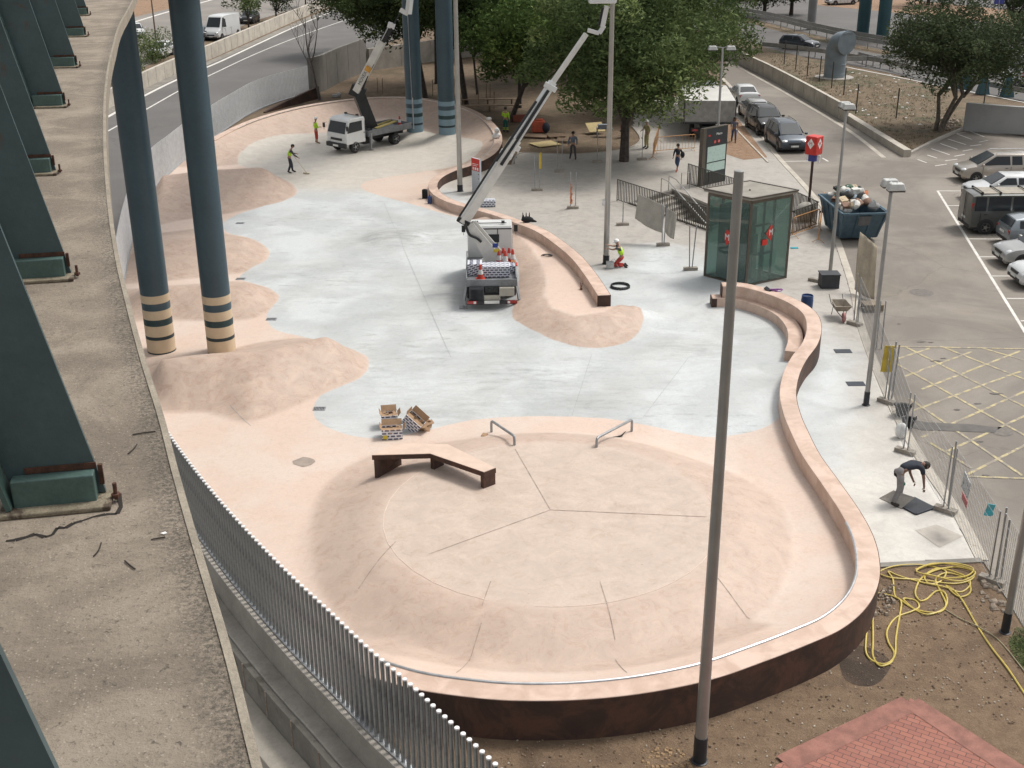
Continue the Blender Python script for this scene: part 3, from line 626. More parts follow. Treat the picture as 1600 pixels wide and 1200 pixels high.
# ================================================================== VIADUCT DECK
DZ = 14.7
edge_px = [(400, 1200), (352, 1010), (300, 835), (272, 735), (250, 650), (222, 560), (198, 470), (180, 390), (168, 300), (163, 210), (165, 135), (176, 75), (197, 20)]
E = [at(x, y, DZ) for x, y in edge_px]
_d = (E[0]-E[2]).normalized(); E = [E[0]+_d*k for k in (6, 4.5, 3, 2, 1.2, .5)]+E+[Vector((-7.2, 26, DZ)), Vector((-9.2, 41, DZ)), Vector((-8.8, 55, DZ)), Vector((-6.3, 70, DZ)), Vector((-2.2, 83, DZ)), Vector((4, 96, DZ)), Vector((16, 112, DZ)), Vector((34, 128, DZ)), Vector((50, 138, DZ)), Vector((80, 150, DZ))]
ES = spline(E, 6)
deck = thing('viaduct_deck', 'weathered concrete ledge of the viaduct running up the left edge in the foreground', 'bridge', (-.5, 0, DZ))
t = NT('ledge_concrete'); n1 = t.noise(9, 6, .75, .3); n2 = t.noise(55, 5, .8); n3 = t.noise(2.1, 5, .7, .6)
c = t.mix(t.ramp(n3, .35, .68), (.185, .153, .118), (.32, .268, .21)); c = t.mix(t.ramp(n2, .54, .68, 0, .8), c, (.085, .07, .055)); c = t.mix(t.ramp(n2, .38, .25), c, (.42, .37, .3))
vo = t.n('ShaderNodeTexVoronoi'); vo.inputs['Scale'].default_value = 70; t.l(t.co(), vo.inputs['Vector'])
c = t.mix(t.ramp(vo.outputs['Distance'], .22, .1, 0, .55), c, (.46, .4, .33)); c = t.mix(t.ramp(t.noise(24, 5, .8, .5), .6, .68, 0, .75), c, (.055, .045, .035))
c = t.mix(t.math('MULTIPLY', t.ramp(t.attr('edge'), .13, .02, 0, .75), t.ramp(t.noise(70, 6, .85, .2), .45, .56)), c, (.045, .04, .032))
t.base(c); t.b.inputs['Roughness'].default_value = .95; t.bump(n2, .9, .012); M_ledge = t.m
b = MB(); offs = [0, .02, .06, .1, .16, .24, .4, .7, 1.2, 3.0, 5.0]; n = len(ES)
_nr = []
for i in range(n):
    d = ES[min(i+14, n-1)]-ES[max(i-14, 0)]; d.z = 0; d.normalize(); _nr.append(Vector((-d.y, d.x, 0)))
def offE(o): return [p+q*o for p, q in zip(ES, _nr)]
rows = [offE(o) for o in offs]
vs = [p for r_ in rows for p in r_]; b.add(vs, [(i*n+k, i*n+k+1, (i+1)*n+k+1, (i+1)*n+k) for i in range(len(offs)-1) for k in range(n-1)])
lo = b.build('ledge_surface', M_ledge, deck, world=True); a_ = lo.data.attributes.new('edge', 'FLOAT', 'POINT'); a_.data.foreach_set('value', np.repeat(np.array(offs, np.float32), n))
M_lip = mat('ledge_lip_concrete', (.27, .235, .185), .9, 0, .15, 6, .4, .1)
b = MB(); ribbon(off(ES, -.004), .012, .008, DZ+.004, DZ-.13, b); b.build('ledge_lip', M_lip, deck, world=True)
b = MB()
for o0, o1, z0, z1 in ((.05, 5.2, DZ-.02, DZ-.13), (1.5, 4.9, DZ-.14, DZ-.9)):
    A, B_ = offE(o0), offE(o1); b.loft([[(p.x, p.y, z0), (q.x, q.y, z0), (q.x, q.y, z1), (p.x, p.y, z1)] for p, q in zip(A, B_)])
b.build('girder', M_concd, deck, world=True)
M_steel = mat('blue_green_steel', (.058, .092, .098), .5, .15, .2, 1.6, .1, .06, dirt=((.095, .06, .035), .6))
M_steell = mat('pale_green_steel', (.07, .12, .108), .5, .1, .2, 5, .1, .1, dirt=((.08, .045, .028), .56))
M_rust = mat('rusty_steel', (.07, .03, .018), .9, 0, .4, 20, .3, .2)
M_stain = mat('rust_stained_grout', (.2, .17, .12), .95, 0, .3, 12, .3, .2, dirt=((.07, .05, .035), .5))
def bracket(label):
    r_ = thing('steel_bracket', label, 'bracket', (0, 0, DZ), 0, 'steel brackets along the ledge')
    b = MB(); b.add([(-.24, 0, 0.01), (0, 0, 0.01), (-.66, 0, 3.3), (-.9, 0, 3.3), (-.24, .012, 0.01), (0, .012, 0.01), (-.66, .012, 3.3), (-.9, .012, 3.3)], [(0, 1, 2, 3), (4, 7, 6, 5), (0, 4, 5, 1), (1, 5, 6, 2), (2, 6, 7, 3), (3, 7, 4, 0)]); b.build('web_plate', M_steel, r_)

    b = MB(); b.bar((-.25, .0, .01), (-.91, .0, 3.3), .13, .014, upv=(1, 0, .2)); b.build('flange', M_steell, r_)
    b = MB(); b.box((-.13, -.022, .045), (.22, .044, .085)); b.build('cleat', M_steell, r_, bevel=.004)
    b = MB(); b.box((-.11, -.0025, .098), (.19, .004, .018)); b.box((-.005, -.004, .07), (.012, .012, .06)); b.build('rust_strip', M_rust, r_)
    b = MB(); b.box((-.13, -.03, .0), (.3, .11, .014)); b.build('base_plate', M_stain, r_, bevel=.004)
    b = MB(); b.tube([(.03, -.03, 0), (.03, -.03, .05)], .006, 8); b.lathe([(0, .007), (.013, .007), (.013, .017), (0, .017)], (.03, -.03, 0), 6); b.build('bolt', M_rust, r_)
    return r_
bl = ['nearest blue green steel bracket cut off at the bottom left corner', 'blue green steel bracket beside the long crack in the ledge', 'second rusty footed bracket up the ledge with an upright bolt', 'third bracket up the ledge, pale cleat at its foot',
      'fourth bracket up the ledge beside the curving lip', 'fifth bracket up the ledge, small and dark', 'sixth bracket near the top of the ledge', 'farthest bracket at the top edge of the ledge']
bpos = [(-.40, 1.12), (-1.15, 3.0), (-1.95, 5.08), (-2.74, 7.15), (-3.48, 9.5), (-4.12, 11.7), (-4.85, 14.2), (-5.6, 16.6)]
pb = bracket(bl[0])
for k, (x, y) in enumerate(bpos):
    o = pb if k == 0 else copy_tree(pb); o['label'] = bl[k]; o.location = (x, y, DZ+.008)
    j = min(k+1, len(bpos)-1); i = max(j-1, 0); d = Vector((bpos[j][0]-bpos[i][0], bpos[j][1]-bpos[i][1])); o.rotation_euler.z = math.atan2(d.y, d.x)-math.pi/2-R(10)
# twigs, crack, chips on the ledge
M_twig = mat('dark_twig', (.03, .022, .018), .9)
def twig(pts, r_, label, m=M_twig, cat='twig', name='twig', grp='twigs lying on the ledge'):
    q = [at(x, y, DZ+.004) for x, y in pts]; b = MB(); b.tube(spline(q, 3), r_, 5); return tag(b.build(name, m), label, cat, grp)
twig([(207, 679), (225, 676), (243, 674)], .0022, 'straight dark twig near the ledge edge, topmost of the twigs'); twig([(200, 709), (208, 702), (214, 694)], .0018, 'slanting dark twig below the straight one')
twig([(146, 869), (154, 860), (158, 848)], .002, 'short curved dark twig left on the ledge below the crack'); twig([(195, 876), (203, 883), (211, 889)], .0022, 'short dark twig right on the ledge below the crack')
twig([(236, 843), (247, 841), (258, 839)], .002, 'dark twig beside the white paint chip')
q = [at(x, y+random.uniform(-2, 2), DZ+.001) for x, y in [(9, 846), (24, 845), (40, 839), (55, 836), (70, 839), (82, 836), (90, 826), (102, 825), (115, 819), (128, 814), (146, 809), (165, 805), (183, 803), (189, 790), (185, 773)]]
b = MB()
for i in range(len(q)-1):
    d = (q[i+1]-q[i]).normalized(); nr = Vector((-d.y, d.x, 0)); a_, c_ = .0035+.006*random.random(), .0035+.006*random.random()
    b.add([q[i]+nr*a_, q[i]-nr*a_, q[i+1]-nr*c_, q[i+1]+nr*c_], [(0, 1, 2, 3)])
b.build('crack', mat('crack_black', (.02, .016, .013), 1), deck, world=True)
b = MB(); c = at(255, 833, DZ+.004); b.add([c+Vector(v) for v in ((-.008, 0, 0), (.003, -.006, .0), (.012, -.004, .003), (.004, .006, .002))], [(0, 1, 2, 3)]); tag(b.build('paint_chip', mat('chip_white', (.8, .8, .78), .6)), 'tiny white paint chip lying on the ledge', 'chip')
# columns
M_blue = mat('column_blue_paint', (.040, .072, .092), .45, 0, .12, .5, .05, .05, dirt=((.05, .085, .1), .62)); M_cream = mat('column_cream_paint', (.56, .44, .3), .6, 0, .06, 2); M_navy = mat('column_navy_paint', (.012, .028, .035), .5)
M_teal = mat('column_teal_paint', (.015, .042, .046), .5); M_lblue = mat('column_pale_blue_paint', (.17, .26, .31), .6, 0, .06, 2); M_fcol = mat('far_column_paint', (.022, .075, .09), .5, 0, .15, .6); M_gcol = mat('grey_column_paint', (.22, .22, .22), .7, 0, .1, 1)
def column(p, r_, lab, lightm, z0, top=DZ-.9, bands=True, m=None, name='viaduct_column'):
    root = thing(name, lab, 'column', (p.x, p.y, z0), 0, 'round columns carrying the viaduct')
    b = MB(); b.lathe([(r_, -.3), (r_, top-z0)], n=40); b.build('shaft', m or M_blue, root, smooth=True)
    if bands:
        for a, c, mm in ((.0, .06, M_navy), (.06, .57, lightm), (.57, .7, M_navy), (.7, 1.12, lightm), (1.12, 1.37, M_teal), (1.37, 1.72, lightm), (2.0, 2.3, lightm)):
            B = MB(); B.lathe([(r_+.006, a+.0), (r_+.006, c)], n=40); B.build('painted_band', mm, root, smooth=True)
    return root
column(COLS[0], .52, 'thick blue column with cream and dark bands, the left one of the near pair', M_cream, h1(COLS[0].x, COLS[0].y)); column(COLS[1], .52, 'thick blue column with cream and dark bands, the right one of the near pair', M_cream, h1(COLS[1].x, COLS[1].y))
column(COLS[2], .56, 'blue column with pale blue and teal bands and a thin conduit, beside the white truck', M_lblue, .45); column(COLS[3], .56, 'blue column with pale blue and teal bands beside the slim steel mast', M_lblue, .45)
column(at(1347, 58), .68, 'distant dark teal column, left of the far pair beyond the highway', None, 0, 13.5, False, M_fcol); column(at(1378, 62), .68, 'distant dark teal column, right of the far pair beside the big tree', None, 0, 13.5, False, M_fcol)
column(at(1267, 46), .5, 'distant slim grey column beyond the guardrail', None, 0, 13.5, False, M_gcol)
p = COLS[2]; b = MB(); b.tube([(p.x-.05, p.y-.59, .8), (p.x-.05, p.y-.59, 2.9)], .05, 8); b.tube([(p.x-.08, p.y-.58, 2.9), (p.x-.2, p.y-.58, 13)], .025, 6); tag(b.build('cable_conduit', M_galv, smooth=True), 'thin pale conduit running up the banded blue column', 'conduit')
# ================================================================== TREES
def leafmat(name, a, b, c):
    t = NT(name); rnd = t.attr('tint')
    col = t.mix(rnd, a, b); col = t.mix(t.ramp(rnd, .86, .97), col, c)
    t.base(col); t.b.inputs['Roughness'].default_value = .75; t.b.inputs['Specular IOR Level'].default_value = .12
    t.b.inputs['Subsurface Weight'].default_value = 0.0
    tr = t.n('ShaderNodeBsdfTranslucent'); t.l(col, tr.inputs['Color']); mx = t.n('ShaderNodeMixShader'); mx.inputs[0].default_value = .25
    t.l(t.b.outputs[0], mx.inputs[1]); t.l(tr.outputs[0], mx.inputs[2]); t.l(mx.outputs[0], t.o.inputs[0]); return t.m
M_bark = mat('bark', (.055, .045, .038), .95, 0, .35, 5, .6, .2)
M_barkl = mat('pale_bark', (.12, .1, .08), .95, 0, .35, 5, .6, .2)
LEAF = {'mid': leafmat('leaves_mid_green', (.045, .075, .028), (.155, .2, .075), (.27, .33, .13)), 'dark': leafmat('leaves_dark_green', (.03, .05, .022), (.09, .125, .045), (.16, .2, .07)),
        'fresh': leafmat('leaves_fresh_green', (.035, .065, .02), (.115, .175, .05), (.22, .29, .085)), 'olive': leafmat('leaves_olive_green', (.038, .055, .028), (.09, .115, .055), (.14, .17, .08))}
def crown_mesh(name, clumps, per, size, droop, seed, m):
    """clumps: list of (cx,cy,cz,rx,ry,rz); leaves fill each clump's outer shell"""
    r = np.random.RandomState(seed); Vs = []; T = []
    for (cx, cy, cz, rx, ry, rz) in clumps:
        k = int(per*(rx*ry*rz)**.6/1.2**1.8)
        d = r.normal(size=(k, 3)); d /= np.linalg.norm(d, axis=1)[:, None]; rad = .55+.5*r.rand(k)**.7
        # sub-clusters for an uneven outline
        sub = r.normal(size=(14, 3)); sub /= np.linalg.norm(sub, axis=1)[:, None]; near = (d @ sub.T).max(1); rad *= np.where(near > .86, 1.12, .88+.1*r.rand(k))
        c = np.array([cx, cy, cz])+d*rad[:, None]*np.array([rx, ry, rz]); c[:, 2] -= droop*(rad > 1)*r.rand(k)
        u = r.normal(size=(k, 3)); u[:, 2] = u[:, 2]*.6-droop; u /= np.linalg.norm(u, axis=1)[:, None]
        v = np.cross(u, r.normal(size=(k, 3))); v /= np.linalg.norm(v, axis=1)[:, None]
        s = size*(.45+1.0*r.rand(k)**1.5)[:, None]; L = u*s*1.5; W = v*s*.5
        q = np.stack([c-L*.5, c+W*.55-L*.05, c+L*.5, c-W*.55-L*.05], 1); Vs.append(q.reshape(-1, 3))
        ct = r.rand()**1.5*.6; T.append(np.clip(ct+r.rand(k)*.55, 0, 1))
    V = np.concatenate(Vs); n = len(V)//4; me = bpy.data.meshes.new(name)
    me.vertices.add(len(V)); me.vertices.foreach_set('co', V.astype(np.float32).ravel()); me.loops.add(n*4); me.loops.foreach_set('vertex_index', np.arange(n*4, dtype=np.int32))
    me.polygons.add(n); me.polygons.foreach_set('loop_start', np.arange(0, n*4, 4, dtype=np.int32)); me.update(calc_edges=True)
    a = me.attributes.new('tint', 'FLOAT', 'FACE'); a.data.foreach_set('value', np.concatenate(T).astype(np.float32)); me.materials.append(m); return me
def tree(base, lab, h_, rad, z0, m, seed, trunk_r=.2, lean=(0, 0), nclump=16, per=420, size=.2, droop=.25, group='trees in the park', bark=None, forks=5, offc=(0, 0), flat=1., cat='tree', name='tree', trunks=1):
    random.seed(seed); root = thing(name, lab, cat, (base.x, base.y, 0), 0, group)
    top = Vector((lean[0], lean[1], 0)); cz = (z0+h_)/2; rz = (h_-z0)/2; cc = Vector((lean[0]+offc[0], lean[1]+offc[1], cz)); cl = []
    for i in range(nclump):
        for _ in range(30):
            d = Vector((random.uniform(-1, 1), random.uniform(-1, 1), random.uniform(-1, 1)))
            if d.length < 1 and (d.length > .35): break
        cr = rad*random.uniform(.28, .46); cl.append((cc.x+d.x*(rad-cr*.6), cc.y+d.y*(rad-cr*.6), cc.z+d.z*(rz-cr*.4), cr, cr, cr*random.uniform(.6, .85)*flat))
    for i in range(int(nclump*.8)):
        a_, e_ = random.uniform(0, 6.28), random.uniform(-.75, .9); cr = rad*random.uniform(.1, .2); q_ = math.sqrt(1-e_*e_)*random.uniform(.92, 1.1)
        cl.append((cc.x+math.cos(a_)*q_*rad, cc.y+math.sin(a_)*q_*rad, cc.z+e_*rz*.98-cr*.4, cr, cr, cr*.8))
    b = MB()
    for tk in range(trunks):
        a = tk*2.4; sx, sy = (.22*math.cos(a), .22*math.sin(a)) if trunks > 1 else (0, 0)
        fk = Vector((lean[0]*.55+sx*4, lean[1]*.55+sy*4, z0*.75+.4))
        b.tube(spline([Vector((sx, sy, -.15)), Vector((sx*1.4+lean[0]*.2, sy*1.4+lean[1]*.2, z0*.3)), fk], 4), [trunk_r*1.25]+[trunk_r*(1-.04*i) for i in range(8)], 8)
        for i in range(forks):
            c = cl[(i*3+tk*5) % len(cl)]; e = Vector(c[:3]); mid = fk.lerp(e, .5)+Vector((random.uniform(-.3, .3), random.uniform(-.3, .3), random.uniform(.1, .5)))
            q = spline([fk-Vector((0, 0, .25)), mid, e], 4); b.tube(q, [max(.02, trunk_r*.62*(1-k/len(q)*.85)) for k in range(len(q))], 6)
    b.build('trunk', bark or M_bark, root, smooth=True)
    me = crown_mesh('crown', cl, per, size, droop, seed, m); o = bpy.data.objects.new('crown', me); C.objects.link(o); o.parent = root; KIDS.setdefault(root.name, []).append(o)
    return root
LT = [((975, 252), 'large dark leafy tree whose leaning trunk stands in the pavement by the slim mast', 11.6, 6.0, 2.9, 'mid', .33, (.1, .6), 38, 600),
      ((1075, 158), 'broad tree hanging over the white lorry and the road', 10.5, 5.3, 2.4, 'mid', .3, (-.9, -4.0), 30, 520),
      ((797, 190), 'bright green tree behind the worker in green trousers', 10.2, 5.2, 3.2, 'fresh', .2, (2.0, 0), 30, 520),
      ((812, 168), 'slim trunked tree just behind the bright green one', 10, 4.2, 4.4, 'mid', .16, (0, 0), 18, 420),
      ((665, 152), 'forked tree directly behind the two banded columns', 11.4, 6.0, 5.0, 'dark', .22, (-1.2, .4), 30, 460),
      ((684, 130), 'straight trunked dark tree between the two banded columns', 12, 5, 6, 'dark', .28, (0, 1), 18, 420),
      ((728, 164), 'dark tree with a leaning trunk right of the slim mast', 12, 5.8, 5.4, 'dark', .25, (-1.0, .4), 28, 440),
      ((746, 147), 'thin young tree standing alone on the brown slope', 7.5, 2.4, 3.6, 'dark', .11, (-.5, 0), 10, 420),
      ((880, 120), 'dark tree deep in the park behind the long boom', 11.5, 6.4, 3.4, 'dark', .28, (0, 0), 30, 440),
      ((960, 110), 'dark broad tree at the back of the park behind the slim mast', 12, 6, 4.5, 'mid', .3, (0, 0), 22, 440),
      ((604, 84), 'tree overhanging the end of the ramp road above the dark wall', 11, 7.0, 3.2, 'dark', .25, (0, 0), 34, 440),
      ((1030, 84), 'tree at the back of the park left of the highway', 11, 5.6, 3.4, 'dark', .3, (0, 0), 18, 400),
      ((1120, 52), 'dark tree beside the far highway car', 9, 4.6, 2.6, 'mid', .28, (0, 0), 18, 400),
      ((760, 82), 'dark tree in the back row above the brown slope', 12, 7, 4, 'dark', .3, (0, 0), 30, 400)]
for i, (px, lab, h_, r_, z0, m, tr, ln, nc, per) in enumerate(LT):
    tree(at(*px), lab, h_, r_, z0, LEAF[m], 11+i, tr, ln, nc, per, size=.22)
tree(at(1465, 206), 'big round dark tree with several trunks on the dirt island at the right', 9.8, 4.9, 2.9, LEAF['olive'], 77, .17, (1.2, .4), 30, 640, .17, .15, group='trees beyond the car park', bark=M_barkl, trunks=3, forks=4)
for i, (px, lab, h_, r_, z0, m) in enumerate([((1194, 26), 'tree left of the grey column beyond the guardrail', 7, 4.5, 1.6, 'dark'), ((1236, 24), 'tree close beside the grey column beyond the guardrail', 7.5, 4.5, 2.0, 'dark'), ((1585, 60), 'pale olive tree at the far right behind the big tree', 8, 5, 1.5, 'olive'),
        ((1160, -2), 'farthest tree above the highway at the top', 10, 6, 3, 'dark'), ((1450, 8), 'far tree at the top edge above the big right tree', 8, 5, 2, 'dark')]):
    tree(at(*px), lab, h_, r_, z0, LEAF[m], 40+i, .3, (0, 0), 14, 330, .26, group='trees beyond the car park')
for i, (px, lab, h_, r_, z0, m) in enumerate([((389, 46), 'tree beside the parked white van at the top left', 6.5, 2.9, 1.4, 'mid'), ((432, 32), 'tree right of the white van above the barrier wall', 6, 3, 1.2, 'olive'), ((478, 12), 'tree at the top edge above the bare tree', 6, 3, 1.4, 'mid'),
        ((548, -12), 'tree at the top edge left of the park', 8, 4, 2, 'dark')]):
    tree(at(*px), lab, h_, r_, z0, LEAF[m], 60+i, .13, (0, 0), 12, 420, .2, group='trees behind the barrier wall')
def bush(px, lab, r_, h_, m, seed, group=None):
    p = at(*px); random.seed(seed); cl = [(random.uniform(-.6, .6)*r_, random.uniform(-.6, .6)*r_, h_*random.uniform(.25, .65), r_*.5, r_*.5, h_*.4) for _ in range(9)]
    root = thing('shrub', lab, 'shrub', (p.x, p.y, 0), 0, group); b = MB()
    for k in range(5): b.tube([(0, 0, -.05), (cl[k][0]*.6, cl[k][1]*.6, h_*.5)], [.04, .015], 5)
    b.build('stem', M_bark, root); me = crown_mesh('foliage', cl, 600, .14, .1, seed, m); o = bpy.data.objects.new('foliage', me); C.objects.link(o); o.parent = root
bush((238, 96), 'dense green shrub behind the barrier wall between the blue columns', 2.2, 3.2, LEAF['mid'], 5); bush((200, 128), 'green shrub behind the barrier wall left of the first blue column', 1.8, 2.6, LEAF['mid'], 6)
# bare tree
p = at(500, 156); root = thing('bare_tree', 'leafless thin grey tree in front of the ramp road', 'tree', (p.x, p.y, 0)); random.seed(4)
b = MB(); 
def branch(p0, d, L, r_, dep):
    q = [p0]; dd = d.normalized()
    for k in range(4): dd = (dd+Vector((random.uniform(-.16, .16), random.uniform(-.16, .16), random.uniform(-.02, .1)))).normalized(); q.append(q[-1]+dd*L/4)
    BR.append((q, [r_*(1-.16*k) for k in range(5)]))
    if dep > 0:
        for k in range(3 if dep < 3 else 4):
            a = random.uniform(0, 6.28); s = q[random.choice((1, 2, 3, 4))]; branch(s, dd*.8+Vector((math.cos(a), math.sin(a), .35))*.55, L*random.uniform(.5, .68), r_*.45, dep-1)
BR = []; branch(Vector((0, 0, -.1)), Vector((-.02, 0, 1)), 3.2, .13, 0); t0 = BR[0][0][-1]
b.tube(BR[0][0], BR[0][1], 8); b.build('trunk', mat('grey_bark', (.11, .10, .09), .9, 0, .3, 6, .4), root, smooth=True); BR = []
branch(t0, Vector((-.12, 0, 1)), 3.6, .075, 3); branch(t0, Vector((.3, .1, 1)), 3.4, .065, 3); branch(t0-Vector((0, 0, .6)), Vector((-.45, 0, 1)), 3, .05, 3)
for q, r_ in BR:
    bb = MB()
b = MB()
for q, r_ in BR: b.tube(q, r_, 5)
b.build('branches', MATS['grey_bark'], root, smooth=True)
# loose stones, rubble and litter
def scatter(name, poly_px, n, smin, smax, m, label, z=.02, seed=1, flat=.5, cat='stones'):
    r = random.Random(seed); P = [(p.x, p.y) for p in P2(poly_px)]; xs = [p[0] for p in P]; ys = [p[1] for p in P]; b = MB(); k = 0
    while k < n:
        x, y = r.uniform(min(xs), max(xs)), r.uniform(min(ys), max(ys))
        if poly_sdf(np.array([x]), np.array([y]), P)[0] < 0: continue
        s = r.uniform(smin, smax)**1.0; vs = []
        for c in ((-1, -1, 0), (1, -1, 0), (1, 1, 0), (-1, 1, 0), (-.6, -.6, 1), (.7, -.5, .9), (.5, .6, 1), (-.5, .7, .8)):
            vs.append((x+s*c[0]*r.uniform(.4, .8), y+s*c[1]*r.uniform(.4, .8), z+c[2]*s*flat*r.uniform(.6, 1.1)))
        b.add(vs, [(0, 3, 2, 1), (4, 5, 6, 7), (0, 1, 5, 4), (1, 2, 6, 5), (2, 3, 7, 6), (3, 0, 4, 7)]); k += 1
    o = b.build(name, m); tag(o, label, cat, kind='stuff'); return o
M_stone = mat('pale_stone', (.42, .37, .3), .9, 0, .25, 9); M_clod = mat('earth_clod', (.175, .12, .078), .95, 0, .3, 9)
scatter('pebbles', [(700, 1150), (1100, 1130), (1330, 1000), (1400, 920), (1560, 930), (1640, 1150), (1430, 1090), (1200, 1200), (720, 1200)], 300, .008, .035, M_stone, 'small pale pebbles scattered over the dug brown earth')
scatter('earth_clods', [(700, 1142), (900, 1146), (1100, 1110), (1300, 1010), (1372, 900), (1560, 900), (1640, 1150), (1430, 1090), (1200, 1200), (720, 1200)], 600, .01, .045, M_clod, 'crumbled clods of brown earth below the rusty wall', seed=3)
scatter('rubble', [(1340, 915), (1400, 915), (1395, 960), (1350, 970)], 90, .03, .1, mat('rubble_stone', (.28, .23, .18), .95, 0, .3, 8), 'heap of broken rubble between the rusty wall and the yellow hose', seed=5, flat=.8)
scatter('rubble', [(1515, 905), (1570, 900), (1575, 960), (1530, 950)], 26, .05, .17, MATS['rubble_stone'], 'broken concrete lumps beside the mesh fence foot', seed=6, flat=.5)
scatter('litter', [(1330, 112), (1440, 120), (1490, 150), (1440, 200), (1345, 185), (1310, 150)], 70, .05, .2, mat('litter_white', (.6, .6, .57), .8), 'white scraps of litter scattered on the dirt island', .06, 8, .25, 'litter')
scatter('rubble', [(1470, 188), (1500, 190), (1500, 203), (1475, 205)], 24, .12, .35, MATS['rubble_stone'], 'pile of broken stones at the foot of the big right tree', .06, 9, .8)
scatter('dry_leaves', [(1000, 1172), (1060, 1168), (1080, 1200), (1000, 1200)], 60, .02, .07, mat('dry_leaf', (.3, .2, .11), .9), 'little heap of dry leaves at the foot of the foreground mast', .01, 12, .5, 'leaves')
def tufts(name, poly_px, n, h_, m, label, seed, z=.05):
    r = random.Random(seed); P = [(p.x, p.y) for p in P2(poly_px)]; xs = [p[0] for p in P]; ys = [p[1] for p in P]; b = MB(); k = 0
    while k < n:
        x, y = r.uniform(min(xs), max(xs)), r.uniform(min(ys), max(ys))
        if poly_sdf(np.array([x]), np.array([y]), P)[0] < 0: continue
        for _ in range(5):
            a = r.uniform(0, 6.28); dx, dy = math.cos(a), math.sin(a); hh = h_*r.uniform(.5, 1.3); x1, y1 = x+r.uniform(-.1, .1), y+r.uniform(-.1, .1)
            b.add([(x1-dy*.012, y1+dx*.012, z), (x1+dy*.012, y1-dx*.012, z), (x1+dx*hh*.6, y1+dy*hh*.6, z+hh)], [(0, 1, 2)])
        k += 1
    return tag(b.build(name, m, keep=True), label, 'grass', kind='stuff')
tufts('grass', [(1590, 985), (1578, 1005), (1592, 1038), (1640, 1070), (1700, 1000)], 700, .035, mat('grass_blade', (.075, .11, .03), .8), 'short green grass growing at the right edge by the lamp post', 2, .012)
tufts('dry_grass', [(1200, 82), (1320, 112), (1480, 150), (1500, 200), (1420, 238), (1330, 180), (1210, 115)], 1500, .14, mat('dry_grass_blade', (.11, .092, .05), .9), 'dry brownish grass growing over the dirt island', 3)
# ================================================================== VEHICLES
def paint(name, col, metal=.4, rough=.3): return mat(name, col, rough, metal, .03, 1, coat=.6)
M_glass = mat('car_glass', (.028, .033, .037), .16, .0, .1, 1); M_glass.node_tree.nodes['Principled BSDF'].inputs['Specular IOR Level'].default_value = .32; M_tyre = mat('tyre_rubber', (.02, .02, .02), .85); M_rim = mat('wheel_rim', (.38, .38, .38), .35, .8); M_trim = mat('black_trim', (.025, .025, .027), .6)
M_hl = mat('headlight_glass', (.6, .62, .62), .15, .2, coat=.8); M_tl = mat('taillight_red', (.35, .015, .012), .25, coat=.6); M_plate = mat('number_plate', (.68, .68, .64), .5); M_chrome = mat('chrome', (.6, .6, .6), .2, .9)
M_amber = mat('amber_lens', (.55, .2, .02), .3)
def wheel(root, x, y, r_, wd, side):
    rot = Matrix.Rotation(math.pi/2, 3, 'X'); b = MB(); w2_ = wd/2
    b.lathe([(r_*.62, -w2_), (r_*.94, -w2_), (r_, -w2_*.7), (r_, w2_*.7), (r_*.94, w2_), (r_*.62, w2_)], (0, 0, 0), 20, 0, rot); o = b.build('wheel', M_tyre, root, smooth=True); o.location = (x, y, r_)
    b = MB(); s = side*(w2_-.01); b.lathe([(.0, -.02), (r_*.64, -.02), (r_*.64, .012), (r_*.5, .0), (r_*.2, .012), (.0, .015)], (0, s, 0), 16, 0, Matrix.Rotation(-side*math.pi/2, 3, 'X'))
    for k in range(5):
        a = k*1.2566; b.bar((math.cos(a)*r_*.15, s+side*.014, math.sin(a)*r_*.15), (math.cos(a)*r_*.56, s+side*.014, math.sin(a)*r_*.56), .05, .02)
    q = b.build('rim', M_rim, o, smooth=False)
